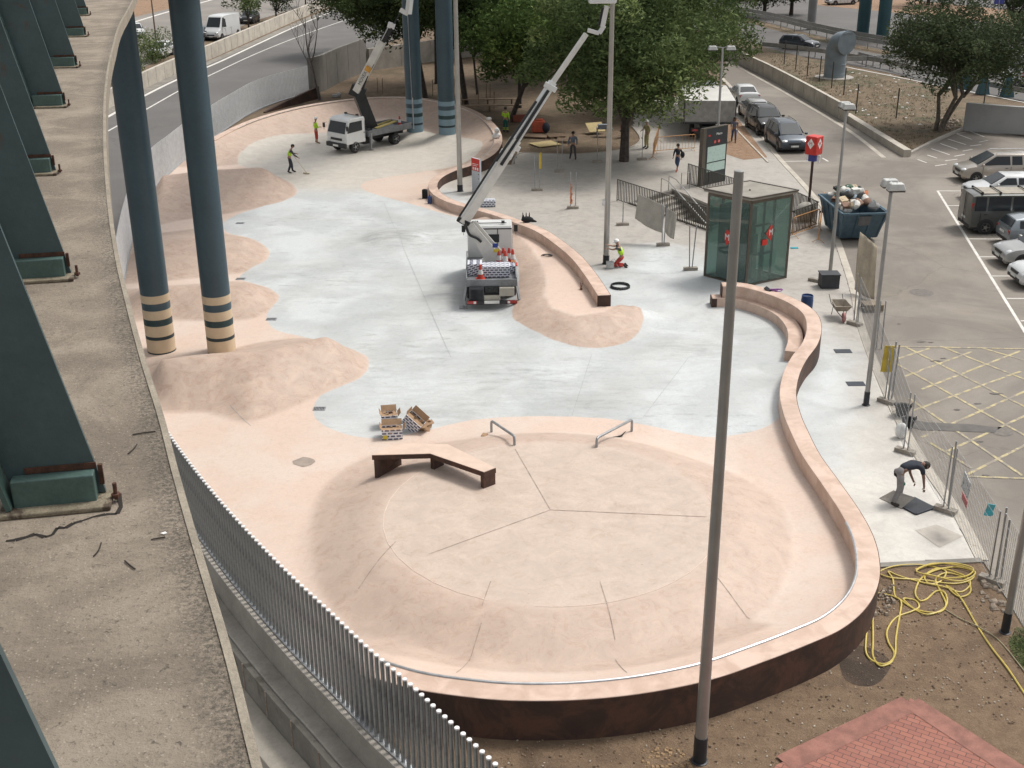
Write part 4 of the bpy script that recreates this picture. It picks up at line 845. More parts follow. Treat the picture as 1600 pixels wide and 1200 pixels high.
def car(lab, kind, pm, front, yaw, group='parked cars', cat='car', L=None, rails=False, plate=True, name='parked_car'):
    """local +X is forward; front = world point under the nose"""
    K = {'hatch': (4.0, .86, 1.46, [(-2.0, .35, .72, .78, .62), (-1.93, .24, .9, .98, .74), (-1.66, .2, .95, 1.36, .64), (-1.2, .18, .95, 1.44, .62), (.1, .18, .93, 1.44, .62), (.95, .18, .91, .96, .70), (1.55, .18, .84, .87, .66), (1.9, .22, .7, .74, .6), (2.0, .32, .56, .6, .52)]),
         'sedan': (4.4, .87, 1.43, [(-2.2, .36, .78, .84, .66), (-2.12, .26, .92, .97, .74), (-1.62, .22, .95, .99, .72), (-.98, .18, .94, 1.38, .62), (-.4, .18, .94, 1.42, .62), (.25, .18, .93, 1.4, .62), (1.0, .18, .9, .95, .70), (1.7, .18, .82, .85, .66), (2.1, .24, .68, .72, .6), (2.2, .34, .55, .58, .52)]),
         'mpv': (4.5, .91, 1.66, [(-2.25, .36, .8, .88, .68), (-2.18, .26, 1.0, 1.1, .76), (-1.95, .2, 1.05, 1.56, .68), (-1.4, .18, 1.04, 1.64, .66), (.35, .18, 1.0, 1.64, .66), (1.45, .18, .97, 1.02, .74), (1.95, .2, .88, .91, .7), (2.18, .26, .72, .76, .62), (2.25, .36, .58, .62, .55)]),
         'suv': (4.4, .93, 1.72, [(-2.2, .45, .9, .98, .7), (-2.14, .36, 1.08, 1.16, .8), (-1.95, .32, 1.12, 1.62, .72), (-1.5, .3, 1.12, 1.7, .7), (.3, .3, 1.1, 1.7, .7), (1.05, .3, 1.08, 1.13, .78), (1.75, .32, 1.0, 1.04, .76), (2.12, .36, .86, .9, .7), (2.2, .46, .66, .7, .62)]),
         'van': (4.8, .95, 1.95, [(-2.4, .36, .95, 1.7, .78), (-2.36, .26, 1.12, 1.9, .82), (-2.2, .24, 1.14, 1.95, .82), (-1.0, .22, 1.14, 1.97, .82), (.9, .22, 1.12, 1.97, .82), (1.7, .22, 1.1, 1.2, .82), (2.2, .24, .98, 1.02, .78), (2.36, .3, .75, .8, .7), (2.4, .38, .6, .64, .62)]),
         'bigvan': (5.6, 1.0, 2.6, [(-2.8, .4, 1.2, 2.4, .9), (-2.76, .3, 1.3, 2.55, .92), (-1.0, .3, 1.3, 2.62, .92), (1.0, .3, 1.3, 2.62, .9), (1.35, .3, 1.3, 2.5, .88), (2.1, .3, 1.25, 1.35, .88), (2.6, .32, 1.0, 1.05, .84), (2.76, .36, .8, .85, .78), (2.8, .45, .6, .65, .7)])}[kind]
    Ld, hw, Hh, ST = K; root = thing(name, lab, cat, (0, 0, 0), yaw, group)
    fx = Vector((math.cos(yaw), math.sin(yaw), 0)); root.location = Vector(front)-fx*Ld/2; root.location.z = 0
    secs = []
    for (x, zl, zb, zr, wr_) in ST:
        w_ = hw*(.9 if abs(x) > Ld/2-.02 else (.97 if abs(x) > Ld/2-.3 else 1)); wr2 = min(wr_, w_*.95)
        half = [(w_*.86, zl), (w_*.99, zl+.12), (w_, zl+(zb-zl)*.55), (w_*.965, zb), (wr2, zr-.05 if zr-zb > .15 else zr-.01), (wr2*.86, zr), (wr2*.4, zr+.018)]
        secs.append([(x, y, z) for y, z in half]+[(x, -y, z) for y, z in half[::-1]])
    b = MB(); b.loft(secs); b.build('body', pm, root, smooth=True)
    # sill and bumpers
    b = MB(); b.box((0, 0, .24), (Ld-.5, hw*1.94, .14)); b.box((Ld/2-.06, 0, .36), (.14, hw*1.5, .16)); b.box((-Ld/2+.06, 0, .38), (.14, hw*1.6, .16)); b.build('lower_trim', M_trim, root, bevel=.02)
    tall = [i for i, s_ in enumerate(ST) if s_[3]-s_[2] > .3]; i0_, i1_ = tall[0], tall[-1]; rf = ST[i1_]; cw = ST[i1_+1]; rr = ST[i0_]; rb = ST[i0_-1] if i0_ > 0 else None
    def gl(name, pts, nrm, o=.012, m=M_glass):
        nrm = Vector(nrm).normalized()*o; n = len(pts); a_ = [Vector(p)+nrm for p in pts]; c_ = [Vector(p)-nrm*.4 for p in pts]; b = MB()
        b.add(a_+c_, [tuple(range(n)), tuple(range(2*n-1, n-1, -1))]+[(i, (i+1) % n, n+(i+1) % n, n+i) for i in range(n)]); return b.build(name, m, root)
    def wq(p, q, y0, y1, s0=.06, s1=.08):  # quad between stations p (low) and q (high)
        lo_, hi = s0, 1-s1; x0, z0 = p[0]+(q[0]-p[0])*lo_, p[3]+(q[3]-p[3])*lo_; x1, z1 = p[0]+(q[0]-p[0])*hi, p[3]+(q[3]-p[3])*hi
        return [(x0, -y0, z0), (x0, y0, z0), (x1, y1, z1), (x1, -y1, z1)]
    dx, dz = rf[0]-cw[0], rf[3]-cw[3]; gl('windshield', wq(cw, rf, cw[4]*.93, rf[4]*.86), (dz, 0, -dx), .03)
    if rb is not None and kind not in ('van', 'bigvan'):
        dx, dz = rr[0]-rb[0], rr[3]-rb[3]; gl('rear_window', wq(rb, rr, rb[4]*.88, rr[4]*.84, .12, .1), (-dz, 0, dx), .03)
    else: gl('rear_window', [(-Ld/2+.03, -.66, 1.22), (-Ld/2+.03, .66, 1.22), (-Ld/2+.05, .62, Hh-.2), (-Ld/2+.05, -.62, Hh-.2)], (-1, 0, .05), .03)
    def sy(t): return hw*.965+(rf[4]-hw*.965)*t
    zb = rf[2]+.05; zt = rf[3]-.12; 
    xs_ = [rr[0]+.12, (rr[0]+rf[0])/2-.35 if kind in ('mpv', 'suv', 'van') else None, (rr[0]+rf[0])/2+.25, None]
    cuts = [rr[0]+.1]+([rr[0]+.75] if kind in ('mpv', 'suv', 'van', 'bigvan') else [])+[(rr[0]+rf[0])/2+.3, cw[0]-.25]
    if kind == 'bigvan': cuts = [rf[0]-.7, cw[0]-.3]
    for s in (1, -1):
        for a_, c_ in zip(cuts, cuts[1:]):
            a2 = a_+.05; c2 = c_-.05; last = c_ == cuts[-1]; ztop = zt; xt = min(c2, rf[0]+.0) if last else c2
            t1 = (ztop-rf[2])/(rf[3]-.05-rf[2])
            pts = [(a2, s*sy(.06), zb), (c2, s*sy(.06), zb), (xt, s*sy(t1), ztop), (a2+.03, s*sy(t1), ztop)]
            gl('side_window', pts, (0, s, .3), .022)
        b = MB(); b.box((cw[0]-.3, s*(hw+.1), cw[2]+.1), (.12, .2, .14)); b.build('wing_mirror', pm, root, bevel=.03)
        b = MB(); [b.box((x_, s*(hw+.001), (ST[4][2]+.3)/2), (.014, .014, ST[4][2]-.38)) for x_ in (cuts[0]+.35, (rr[0]+rf[0])/2+.3, cw[0]-.35)]; [b.box((x_, s*(hw+.008), ST[4][2]-.12), (.16, .02, .03)) for x_ in (cuts[0]+.6, (rr[0]+rf[0])/2+.55)]; b.build('door_seam', M_trim, root)
        r_ = .31 if kind in ('hatch', 'sedan', 'mpv') else .35
        for x in (Ld/2-.82, -Ld/2+.78):
            wheel(root, x, s*(hw-.1), r_, .22, s)
            b = MB(); b.lathe([(r_+.055, -.01), (r_+.055, .01)], (x, s*(hw-.003), r_+.02), 20, 0, Matrix.Rotation(math.pi/2, 3, 'X')); b.build('wheel_arch', M_trim, root)
        fz = ST[-3][2]-.1; b = MB(); b.ell((ST[-3][0]+.12, s*hw*.7, fz-.02), (.22, .2, .1), 10); b.build('headlight', M_hl, root, smooth=True)
        tz = ST[1][2]-.14; b = MB(); b.box((-Ld/2+.07, s*hw*.8, tz if kind not in ('van', 'bigvan') else 1.25), (.12, .2, .24 if kind not in ('van', 'bigvan') else .62)); b.build('taillight', M_tl, root, bevel=.03)
    b = MB(); b.box((Ld/2-.02, 0, .62), (.06, hw*.9, .14)); b.build('grille', M_trim, root, bevel=.02)
    if plate:
        for x in (Ld/2+.025, -Ld/2-.025): b = MB(); b.box((x, 0, .46 if x > 0 else .7), (.02, .5, .11)); b.build('number_plate', M_plate, root)
    if rails:
        for s in (1, -1): b = MB(); b.tube([(rr[0]+.1, s*.6, rf[3]+.01), (rr[0]+.25, s*.6, rf[3]+.06), (rf[0]-.1, s*.6, rf[3]+.06), (rf[0]+.05, s*.6, rf[3]+.01)], .02, 6); b.build('roof_rail', M_chrome, root)
    return root
PN = math.pi; y_ = PN/2
car('dark blue people carrier nearest the red station sign, facing the camera', 'mpv', paint('dark_blue_paint', (.045, .06, .08)), at(1241, 240), -y_+.06, rails=True)
c_ = at(1241, 240)
sv = car('black off-road car parked behind the dark blue people carrier', 'suv', paint('black_paint', (.012, .012, .013)), Vector((c_.x-.25, c_.y+5.4, 0)), -y_+.08, rails=True)
car('silver saloon with red tail lights parked between the black car and the white one', 'sedan', paint('silver_paint', (.4, .4, .39)), Vector((at(1180, 192).x+.25, at(1180, 192).y+4.2, 0)), y_+.03)
car('white saloon farthest up the row of parked cars', 'sedan', paint('white_paint', (.62, .63, .63), .1), Vector((at(1160, 167).x+.3, at(1160, 167).y+4.4, 0)), y_+.06)
def ncar(lab, kind, pm, px, py, dep=.9, face=-1, **k):
    p = at(px, py); L = {'hatch': 4., 'mpv': 4.5, 'van': 4.8, 'sedan': 4.4, 'suv': 4.4, 'bigvan': 5.6}[kind]
    # px,py = ground point under the visible (left) end; the car extends to the right
    if face < 0: return car(lab, kind, pm, Vector((p.x, p.y+dep, 0)), PN, **k)
    return car(lab, kind, pm, Vector((p.x+L, p.y+dep, 0)), 0, **k)
G = 'cars in the car park'
ncar('champagne people carrier at the top of the car park, nose towards the left', 'mpv', paint('champagne_paint', (.42, .38, .33), .5), 1502, 287, group=G, rails=True)
ncar('white hatchback between the champagne people carrier and the grey van', 'hatch', paint('white_paint', (.62, .63, .63), .1), 1516, 318, group=G)
v = ncar('dark grey van with roof bars, rear end towards the left', 'van', paint('grey_van_paint', (.105, .108, .1), .3), 1513, 366, face=1, group=G, cat='van', name='parked_van')
for x in (-1.9, -1.0, .4):
    b = MB(); b.box((x, 0, 2.06), (.06, 1.5, .035)); b.box((x, .68, 2.02), (.1, .08, .08)); b.box((x, -.68, 2.02), (.1, .08, .08)); b.build('roof_bar', M_trim, v)
b = MB(); b.box((-2.44, 0, 1.15), (.03, .02, 1.5)); b.build('door_seam', M_trim, v)
b = MB(); b.box((-.3, 0, 1.99), (3.2, 1.35, .012)); b.build('roof_panel', mat('dusty_van_roof', (.3, .27, .22), .6), v)
ncar('silver grey hatchback with a red tail light beside the grey van', 'hatch', paint('steel_grey_paint', (.26, .29, .31), .5), 1574, 390, face=1, group=G)
ncar('bright silver hatchback below the others at the right edge, nose to the left', 'hatch', paint('silver_paint', (.4, .4, .39)), 1568, 421, group=G)
ncar('white car, lowest in the car park, only its nose in view', 'hatch', paint('white_paint', (.62, .63, .63), .1), 1594, 455, group=G)
car('dark grey hatchback with lit headlamps driving on the highway', 'hatch', paint('graphite_paint', (.06, .07, .085)), at(1276, 79), -.72+0, 'cars on the highway', name='moving_car')
car('dark car partly hidden by the tree on the highway', 'sedan', paint('black_paint', (.012, .012, .013)), at(1150, 54), -1.0, 'cars on the highway', name='moving_car')
car('far white car at the top of the highway', 'sedan', paint('white_paint', (.62, .63, .63), .1), at(1292, 8), PN+.3, 'cars on the highway', name='moving_car')
car('another far white car at the top edge of the highway', 'hatch', paint('white_paint', (.62, .63, .63), .1), at(1312, 3), PN+.3, 'cars on the highway', name='moving_car')
am = ncar('white van with red stripes at the right edge behind the big tree', 'bigvan', paint('white_paint', (.62, .63, .63), .1), 1572, 138, group=None, cat='van', name='white_van')
for z in (1.0, 1.25): b = MB(); b.box((-.3, 1.005, z), (4.2, .02, .1)); b.box((-.3, -1.005, z), (4.2, .02, .1)); b.build('red_stripe', M_tl, am)
_rd = at(400, 59)-at(225, 138); RY = math.atan2(_rd.y, _rd.x)
car('white panel van parked behind the barrier wall at the top left', 'bigvan', paint('white_paint', (.62, .63, .63), .1), at(330, 64), -y_-.25, None, 'van', name='parked_van')
car('dark car in front of the white panel van at the top left', 'hatch', paint('graphite_paint', (.06, .07, .085)), at(304, 66), RY+PN, None, name='parked_car')
car('dark car under the trees right of the white panel van', 'hatch', paint('black_paint', (.012, .012, .013)), at(384, 38), RY+PN, None)
car('white car roof just above the barrier wall beside the shrub', 'hatch', paint('white_paint', (.62, .63, .63), .1), at(242, 92), RY+PN, None)
car('white car half hidden behind the first blue column', 'hatch', paint('white_paint', (.62, .63, .63), .1), at(216, 60), -1.2, None)
# ================================================================== PEOPLE
M_skin = mat('skin', (.36, .21, .145), .55, 0, .06, 8); M_skind = mat('tanned_skin', (.2, .11, .075), .55, 0, .06, 8); M_hair = mat('dark_hair', (.015, .012, .01), .7)
M_shoe = mat('dark_boot', (.03, .025, .022), .8); M_helmet = mat('white_helmet', (.75, .75, .74), .35); M_refl = mat('reflective_tape', (.55, .56, .5), .4)
def cloth(n, c): return mat(n, c, .9, 0, .15, 6, .1)
M_viz = cloth('high_visibility_yellow', (.45, .72, .05)); M_redt = cloth('red_trousers', (.42, .05, .04)); M_navyc = cloth('navy_cloth', (.026, .031, .044)); M_greyc = cloth('grey_trousers', (.23, .22, .22)); M_greyd = cloth('dark_grey_cloth', (.06, .06, .065))
M_greent = cloth('green_trousers', (.015, .11, .085)); M_blueg = cloth('blue_grey_shirt', (.12, .15, .19)); M_jean = cloth('blue_denim', (.05, .075, .14)); M_beige = cloth('beige_overall', (.34, .3, .15)); M_black = cloth('black_cloth', (.014, .014, .016))
def skin_mesh(name, nodes, edges, m, parent, root_i=0, sub=1):
    """nodes: [(pos, rx, ry)] ; one continuous skinned surface"""
    bm = bmesh.new(); lay = bm.verts.layers.skin.verify()
    vs = []
    for i, (p, rx, ry_) in enumerate(nodes):
        v = bm.verts.new(p); v[lay].radius = (rx, ry_); v[lay].use_root = (i == root_i); vs.append(v)
    for a, b in edges: bm.edges.new((vs[a], vs[b]))
    me = bpy.data.meshes.new(name+'_tmp'); bm.to_mesh(me); bm.free()
    o = bpy.data.objects.new('tmp', me); C.objects.link(o); s = o.modifiers.new('s', 'SKIN'); s.use_smooth_shade = True; s.branch_smoothing = .6
    if sub: u = o.modifiers.new('u', 'SUBSURF'); u.levels = sub; u.render_levels = sub
    dg = bpy.context.evaluated_depsgraph_get(); dg.update(); m2 = bpy.data.meshes.new_from_object(o.evaluated_get(dg)); bpy.data.objects.remove(o)
    m2.name = name; m2.materials.clear(); m2.materials.append(m); m2.polygons.foreach_set('use_smooth', [True]*len(m2.polygons))
    return m2
def person(lab, loc, yaw, J, skinm=M_skin, top=('shirt', M_navyc, False), leg=('trousers', M_greyd), hat=None, long_sleeve=True, hair='short', belt=None, sc=1.0, shoes=M_shoe, vest=None, bands=None, short_leg=False):
    """J: joint positions (local, x right, y forward, z up, metres)"""
    root = thing('person', lab, 'person', loc, yaw); V = lambda k: Vector(J[k])*sc
    pel, che, nek, hd = V('pelvis'), V('chest'), V('neck'), V('head'); N = []; E_ = []
    def nd(p, rx, ry_=None): N.append((p, rx*sc, (ry_ or rx)*sc)); return len(N)-1
    ip = nd(pel, .15, .115); iw = nd(pel.lerp(che, .45), .135, .1); ic = nd(che, .165, .115); inn = nd(nek, .055); ih = nd(nek.lerp(hd, .45), .058)
    hdir = (hd-nek).normalized(); E_ += [(ip, iw), (iw, ic), (ic, inn), (inn, ih)]
    i1 = nd(hd+hdir*.0, .088, .098); i2 = nd(hd+hdir*.085, .075, .085); E_ += [(ih, i1), (i1, i2)]
    for s in 'LR':
        sh, el, wr, hp, kn, an, to = (V(k+s) for k in ('sho', 'elb', 'wri', 'hip', 'kne', 'ank', 'toe'))
        a = nd(sh, .058); b = nd(el, .042); c = nd(wr, .028); hdv = (wr-el).normalized(); h = nd(wr+hdv*.06, .038, .02); E_ += [(ic, a), (a, b), (b, c), (c, h)]
        a = nd(hp, .092); b = nd(kn, .06); c = nd(an, .042); f = nd(to, .036); E_ += [(ip, a), (a, b), (b, c), (c, f)]
    me = skin_mesh('body', N, E_, skinm, root); body = bpy.data.objects.new('body', me)
    # face features and fingers join the same mesh
    b = MB(); face = Vector(J.get('face', (0, 1, 0))).normalized(); side = face.cross(hdir).normalized(); upf = hdir
    hc = hd+hdir*.03
    b.bar(hc+face*.085*sc+upf*.01, hc+face*.118*sc-upf*.018, .022*sc, .03*sc); 
    for s in (1, -1): b.ell(hc+side*s*.098*sc, (.014, .03, .04), 8); b.ell(hc+side*s*.034*sc+face*.088*sc+upf*.018, (.013, .013, .009), 8, mi=1)
    b.bar(hc+face*.092*sc-upf*.052-side*.025, hc+face*.092*sc-upf*.052+side*.025, .012, .01, mi=2)
    for s in 'LR':
        el, wr = V('elb'+s), V('wri'+s); d = (wr-el).normalized(); pc = wr+d*.085; sd_ = d.cross(Vector((0, 0, 1))); sd_ = sd_.normalized() if sd_.length > .1 else Vector((1, 0, 0)); dn = d.cross(sd_).normalized()
        if dn.z > 0: dn = -dn
        for k, L in enumerate((.06, .072, .066, .05)):
            o_ = pc+sd_*(k-1.5)*.019; b.tube([o_, o_+d*L*.5+dn*.004, o_+d*L*.85+dn*.022, o_+d*L*.9+dn*.045], [.0095, .009, .008, .006], 5)
        th = wr+d*.035-sd_*.032; b.tube([th, th-sd_*.02+d*.03, th-sd_*.014+d*.055+dn*.012], [.011, .01, .008], 5)
    body.data.materials.append(M_hair); body.data.materials.append(mat('lips', (.25, .09, .07), .6))
    bm = bmesh.new(); bm.from_mesh(body.data); tmp = bpy.data.meshes.new('t'); tmp.from_pydata(b.v, [], b.f); tmp.polygons.foreach_set('material_index', b.m); bm.from_mesh(tmp); bm.to_mesh(body.data); bm.free()
    C.objects.link(body); body.parent = root
    # garments: each one continuous, slightly larger than the body
    N = []; E_ = []
    ip = nd(pel+(pel-che).normalized()*.02, .165, .13); iw = nd(pel.lerp(che, .22), .15, .12); E_ += [(ip, iw)]
    for s in 'LR':
        hp, kn, an = V('hip'+s), V('kne'+s), V('ank'+s); e_ = kn.lerp(an, .55 if short_leg else .93); a = nd(hp, .108); m_ = nd(hp.lerp(kn, .55), .092); b2 = nd(kn, .078); c = nd(e_, .062 if not short_leg else .055); E_ += [(ip, a), (a, m_), (m_, b2), (b2, c)]
    o = bpy.data.objects.new(leg[0], skin_mesh(leg[0], N, E_, leg[1], root)); C.objects.link(o); o.parent = root
    N = []; E_ = []
    ip = nd(pel.lerp(che, .1), .17, .135); iw = nd(pel.lerp(che, .5), .16, .12); ic = nd(che, .185, .135); it = nd(che.lerp(nek, .75), .085, .075); E_ += [(ip, iw), (iw, ic), (ic, it)]
    for s in 'LR':
        sh, el, wr = V('sho'+s), V('elb'+s), V('wri'+s); a = nd(sh, .074); E_ += [(ic, a)]
        if long_sleeve: b2 = nd(el, .055); c = nd(el.lerp(wr, .92), .04); E_ += [(a, b2), (b2, c)]
        else: b2 = nd(sh.lerp(el, .62), .064); E_ += [(a, b2)]
    o = bpy.data.objects.new(top[0], skin_mesh(top[0], N, E_, top[1], root)); C.objects.link(o); o.parent = root
    if vest:
        N = []; E_ = []; ip = nd(pel.lerp(che, .18), .18, .145); iw = nd(pel.lerp(che, .55), .172, .132); ic = nd(che, .195, .145); it = nd(che.lerp(nek, .7), .1, .088); E_ += [(ip, iw), (iw, ic), (ic, it)]
        o = bpy.data.objects.new('vest', skin_mesh('vest', N, E_, vest, root)); C.objects.link(o); o.parent = root
    if bands:
        b = MB()
        for s in 'LR':
            kn, an = V('kne'+s), V('ank'+s)
            for t_ in (.35, .6): a_ = kn.lerp(an, t_); b.tube([a_, a_+(an-kn).normalized()*.05], .086*sc, 10)
        b.build('reflective_band', bands, root, smooth=True)
    for s in 'LR':
        an, to = V('ank'+s), V('toe'+s); b = MB(); d = (to-an); hl = an-d.normalized()*.05
        b.tube([hl+Vector((0, 0, .02)), an+Vector((0, 0, .03)), an.lerp(to, .5), to, to+d.normalized()*.06], [.035*sc, .055*sc, .05*sc, .045*sc, .02], 8); b.build('shoe', shoes, root, smooth=True)
    if hat:
        b = MB(); rot = hdir.to_track_quat('Z', 'Y').to_matrix(); b.lathe([(.135, -.005), (.13, .01), (.118, .05), (.09, .095), (.045, .122), (0, .13)], hc+upf*.035, 16, 0, rot); b.bar(hc+upf*.04+face*.1, hc+upf*.035+face*.165, .14, .012); b.build('helmet', hat, root, smooth=True)
    else:
        b = MB(); b.ell(hc+upf*.03-face*.018, (.108*sc, .112*sc, .105*sc), 14)
        if hair == 'long': b.tube([hc+upf*.02-face*.06, hc-upf*.12-face*.1, hc-upf*.32-face*.11], [.09, .1, .05], 8)
        b.build('hair', M_hair, root, smooth=True)
    return root
STAND = dict(pelvis=(0, 0, .93), chest=(0, .01, 1.3), neck=(0, .01, 1.47), head=(0, .03, 1.6), shoL=(-.19, 0, 1.4), shoR=(.19, 0, 1.4), elbL=(-.25, -.02, 1.12), elbR=(.25, -.02, 1.12), wriL=(-.26, .08, .88), wriR=(.26, .08, .88),
             hipL=(-.09, 0, .88), hipR=(.09, 0, .88), kneL=(-.11, .02, .48), kneR=(.11, .02, .48), ankL=(-.12, -.01, .09), ankR=(.12, -.01, .09), toeL=(-.14, .14, .04), toeR=(.14, .14, .04))
def pose(**k): d = dict(STAND); d.update(k); return d
WALK = pose(kneL=(-.1, .16, .5), ankL=(-.1, .26, .1), toeL=(-.1, .4, .06), kneR=(.1, -.02, .5), ankR=(.1, -.3, .16), toeR=(.1, -.2, .04), elbL=(-.24, -.1, 1.13), wriL=(-.23, -.02, .9), elbR=(.24, .05, 1.12), wriR=(.22, .22, .95))
def gp_(px, py): p = at(px, py); return Vector((p.x, p.y, h1(p.x, p.y) if poly_sdf(np.array([p.x]), np.array([p.y]), skate_poly)[0] > 0 else .01))
person('worker in yellow vest and dark trousers sweeping the pale floor with a broom', gp_(454, 270), R(-75), pose(pelvis=(0, -.04, .92), chest=(0, .1, 1.27), neck=(0, .16, 1.43), head=(0, .23, 1.54), shoL=(-.19, .12, 1.36), shoR=(.19, .12, 1.36), elbL=(-.26, .2, 1.1), wriL=(-.1, .4, 1.1), elbR=(.26, .26, 1.1), wriR=(.12, .48, .92), kneL=(-.13, .12, .48), ankL=(-.13, .14, .09), toeL=(-.14, .28, .04), ankR=(.12, -.14, .09), toeR=(.13, 0, .04)), vest=M_viz, top=('shirt', M_greyd), leg=('trousers', M_navyc), hair='short', sc=1.03)
p = gp_(454, 270); q = at(479, 272); dr = (q-p); dr.z = 0; dr.normalize(); b = MB(); b.tube([p+dr*.2+Vector((0, 0, 1.2)), Vector((q.x, q.y, .08))], .016, 6); h_ = Vector((q.x, q.y, .05)); b.bar(h_+Vector((-.2, .1, 0)), h_+Vector((.2, -.1, 0)), .08, .08); 
tag(b.build('broom', mat('pale_wood', (.5, .42, .3), .7)), 'long handled broom held by the sweeping worker', 'broom')
person('worker in white helmet and red trousers standing left of the white crane truck', gp_(495, 224), R(-60), pose(elbR=(.28, .02, 1.14), wriR=(.2, .22, 1.12)), vest=M_viz, top=('jacket', M_viz), leg=('trousers', M_redt), hat=M_helmet, sc=1.0, shoes=mat('tan_boot', (.25, .16, .08), .8), short_leg=True)
person('worker in yellow jacket and green trousers standing beside the tree trunk behind the rim', at(790, 207), R(-20), pose(wriL=(-.1, .25, 1.1), elbL=(-.26, .08, 1.12)), top=('jacket', M_viz), leg=('trousers', M_greent), hair='short', bands=mat('yellow_band', (.5, .6, .1), .6), sc=1.02)
person('worker in white helmet and red trousers kneeling at the foot of the slim mast', at(968, 417), R(82), pose(pelvis=(0, -.12, .5), chest=(0, .02, .85), neck=(0, .08, 1.02), head=(0, .14, 1.14), shoL=(-.19, .05, .96), shoR=(.19, .05, .96), elbL=(-.2, .32, .86), elbR=(.2, .32, .92), wriL=(-.08, .55, .88), wriR=(.08, .55, 1.0), hipL=(-.1, -.1, .46), hipR=(.1, -.1, .46), kneL=(-.14, .28, .1), kneR=(.14, .22, .1), ankL=(-.12, -.22, .09), ankR=(.12, -.25, .09), toeL=(-.12, -.32, .03), toeR=(.12, -.34, .03)), vest=M_viz, top=('shirt', M_greyd), leg=('trousers', M_redt), hat=M_helmet, long_sleeve=False)
person('man in a dark shirt and grey trousers bending over the open dark hatch', at(1404, 786), R(-72), pose(pelvis=(0, -.12, .95), chest=(0, .32, 1.09), neck=(0, .5, 1.04), head=(0, .63, .97), face=(0, .35, -1), shoL=(-.2, .42, 1.03), shoR=(.2, .42, 1.0), elbL=(-.2, .36, .74), wriL=(-.08, .42, .52), elbR=(.2, .5, .7), wriR=(.16, .58, .42), hipL=(-.1, -.1, .9), hipR=(.1, -.12, .9), kneL=(-.12, .12, .48), kneR=(.13, -.12, .49), ankL=(-.13, .1, .09), ankR=(.14, -.28, .09), toeL=(-.14, .26, .04), toeR=(.16, -.13, .04)), skinm=M_skind, top=('shirt', M_navyc), leg=('trousers', M_greyc), long_sleeve=False, hair='short', sc=1.12)
person('man in a blue grey shirt and dark trousers walking away past the tree bed', at(895, 248), R(170), pose(elbR=(.28, -.06, 1.14), kneL=(-.14, .05, .48), ankL=(-.2, .12, .09), toeL=(-.2, .26, .04), ankR=(.18, -.1, .09), toeR=(.18, .05, .04)), top=('shirt', M_blueg), leg=('trousers', M_greyd), sc=1.0)
wm = person('woman in dark top and jeans walking with a shoulder bag across the plaza', at(1058, 267), R(150), WALK, top=('shirt', M_navyc), leg=('jeans', M_jean), short_leg=True, shoes=mat('red_shoe', (.35, .08, .05), .7), sc=.95)
tag((lambda B, q: (B.ell((q.x+.28, q.y, .98), (.14, .09, .2), 10), B.tube([(q.x+.28, q.y, 1.15), (q.x+.1, q.y, 1.42), (q.x-.1, q.y, 1.2)], .012, 5), B.build('shoulder_bag', M_black, smooth=True))[-1])(MB(), at(1058, 267)), 'black shoulder bag carried by the woman crossing the plaza', 'bag')
person('woman with long dark hair and blue trousers walking beside the parked cars', at(1146, 222), R(175), WALK, skinm=M_skind, top=('shirt', cloth('slate_top', (.11, .12, .17))), leg=('jeans', M_jean), hair='long', long_sleeve=False, sc=.97)
person('man in beige overall and yellow vest behind the orange metal barrier', at(1010, 232), R(120), pose(elbR=(.27, .05, 1.14), wriR=(.2, .25, 1.1)), top=('jacket', M_beige), leg=('trousers', M_beige), hat=M_helmet, sc=1.08)
person('worker with white helmet crouching in the shade behind the leaning tree', at(973, 214), R(200), pose(pelvis=(0, -.15, .42), chest=(0, .05, .75), neck=(0, .12, .9), head=(0, .18, 1.02), shoL=(-.19, .08, .86), shoR=(.19, .08, .86), elbL=(-.2, .28, .66), elbR=(.2, .28, .66), wriL=(-.1, .45, .6), wriR=(.1, .45, .6), hipL=(-.1, -.12, .4), hipR=(.1, -.12, .4), kneL=(-.16, .3, .5), kneR=(.16, .3, .5), ankL=(-.14, .05, .09), ankR=(.14, .05, .09), toeL=(-.14, .2, .04), toeR=(.14, .2, .04)), top=('shirt', cloth('maroon_shirt', (.2, .06, .05))), leg=('trousers', M_greyd), hat=M_helmet)
# ================================================================== CRANE TRUCKS
M_tw = mat('truck_white_paint', (.66, .67, .66), .35, 0, .05, 1, coat=.4); M_bed = mat('truck_bed_grey', (.2, .21, .22), .55, .4, .2, 2, .1, .1); M_blk = mat('boom_black', (.02, .022, .024), .5, .2); M_boomw = mat('boom_off_white', (.62, .61, .57), .4, .1, .08, 2)
M_rw = mat('cone_red', (.5, .05, .03), .55); M_cw = mat('cone_white', (.7, .7, .68), .5)
def patt():
    t = NT('blue_white_pattern'); cx_ = t.n('ShaderNodeSeparateXYZ'); t.l(t.co(), cx_.inputs[0]); cb = t.n('ShaderNodeCombineXYZ'); t.l(t.math('ADD', cx_.outputs[0], cx_.outputs[1]), cb.inputs[0]); t.l(t.math('ADD', cx_.outputs[2], t.math('MULTIPLY', cx_.outputs[1], .35)), cb.inputs[1])
    br = t.n('ShaderNodeTexBrick'); br.inputs['Scale'].default_value = 3.4; br.inputs['Brick Width'].default_value = .62; br.inputs['Row Height'].default_value = .34; br.inputs['Mortar Size'].default_value = .085; br.inputs['Mortar Smooth'].default_value = 0
    br.inputs['Color1'].default_value = (.035, .04, .1, 1); br.inputs['Color2'].default_value = (.05, .055, .12, 1); br.inputs['Mortar'].default_value = (.68, .7, .74, 1); t.l(cb.outputs[0], br.inputs['Vector']); t.base(br.outputs[0]); t.b.inputs['Roughness'].default_value = .5; return t.m
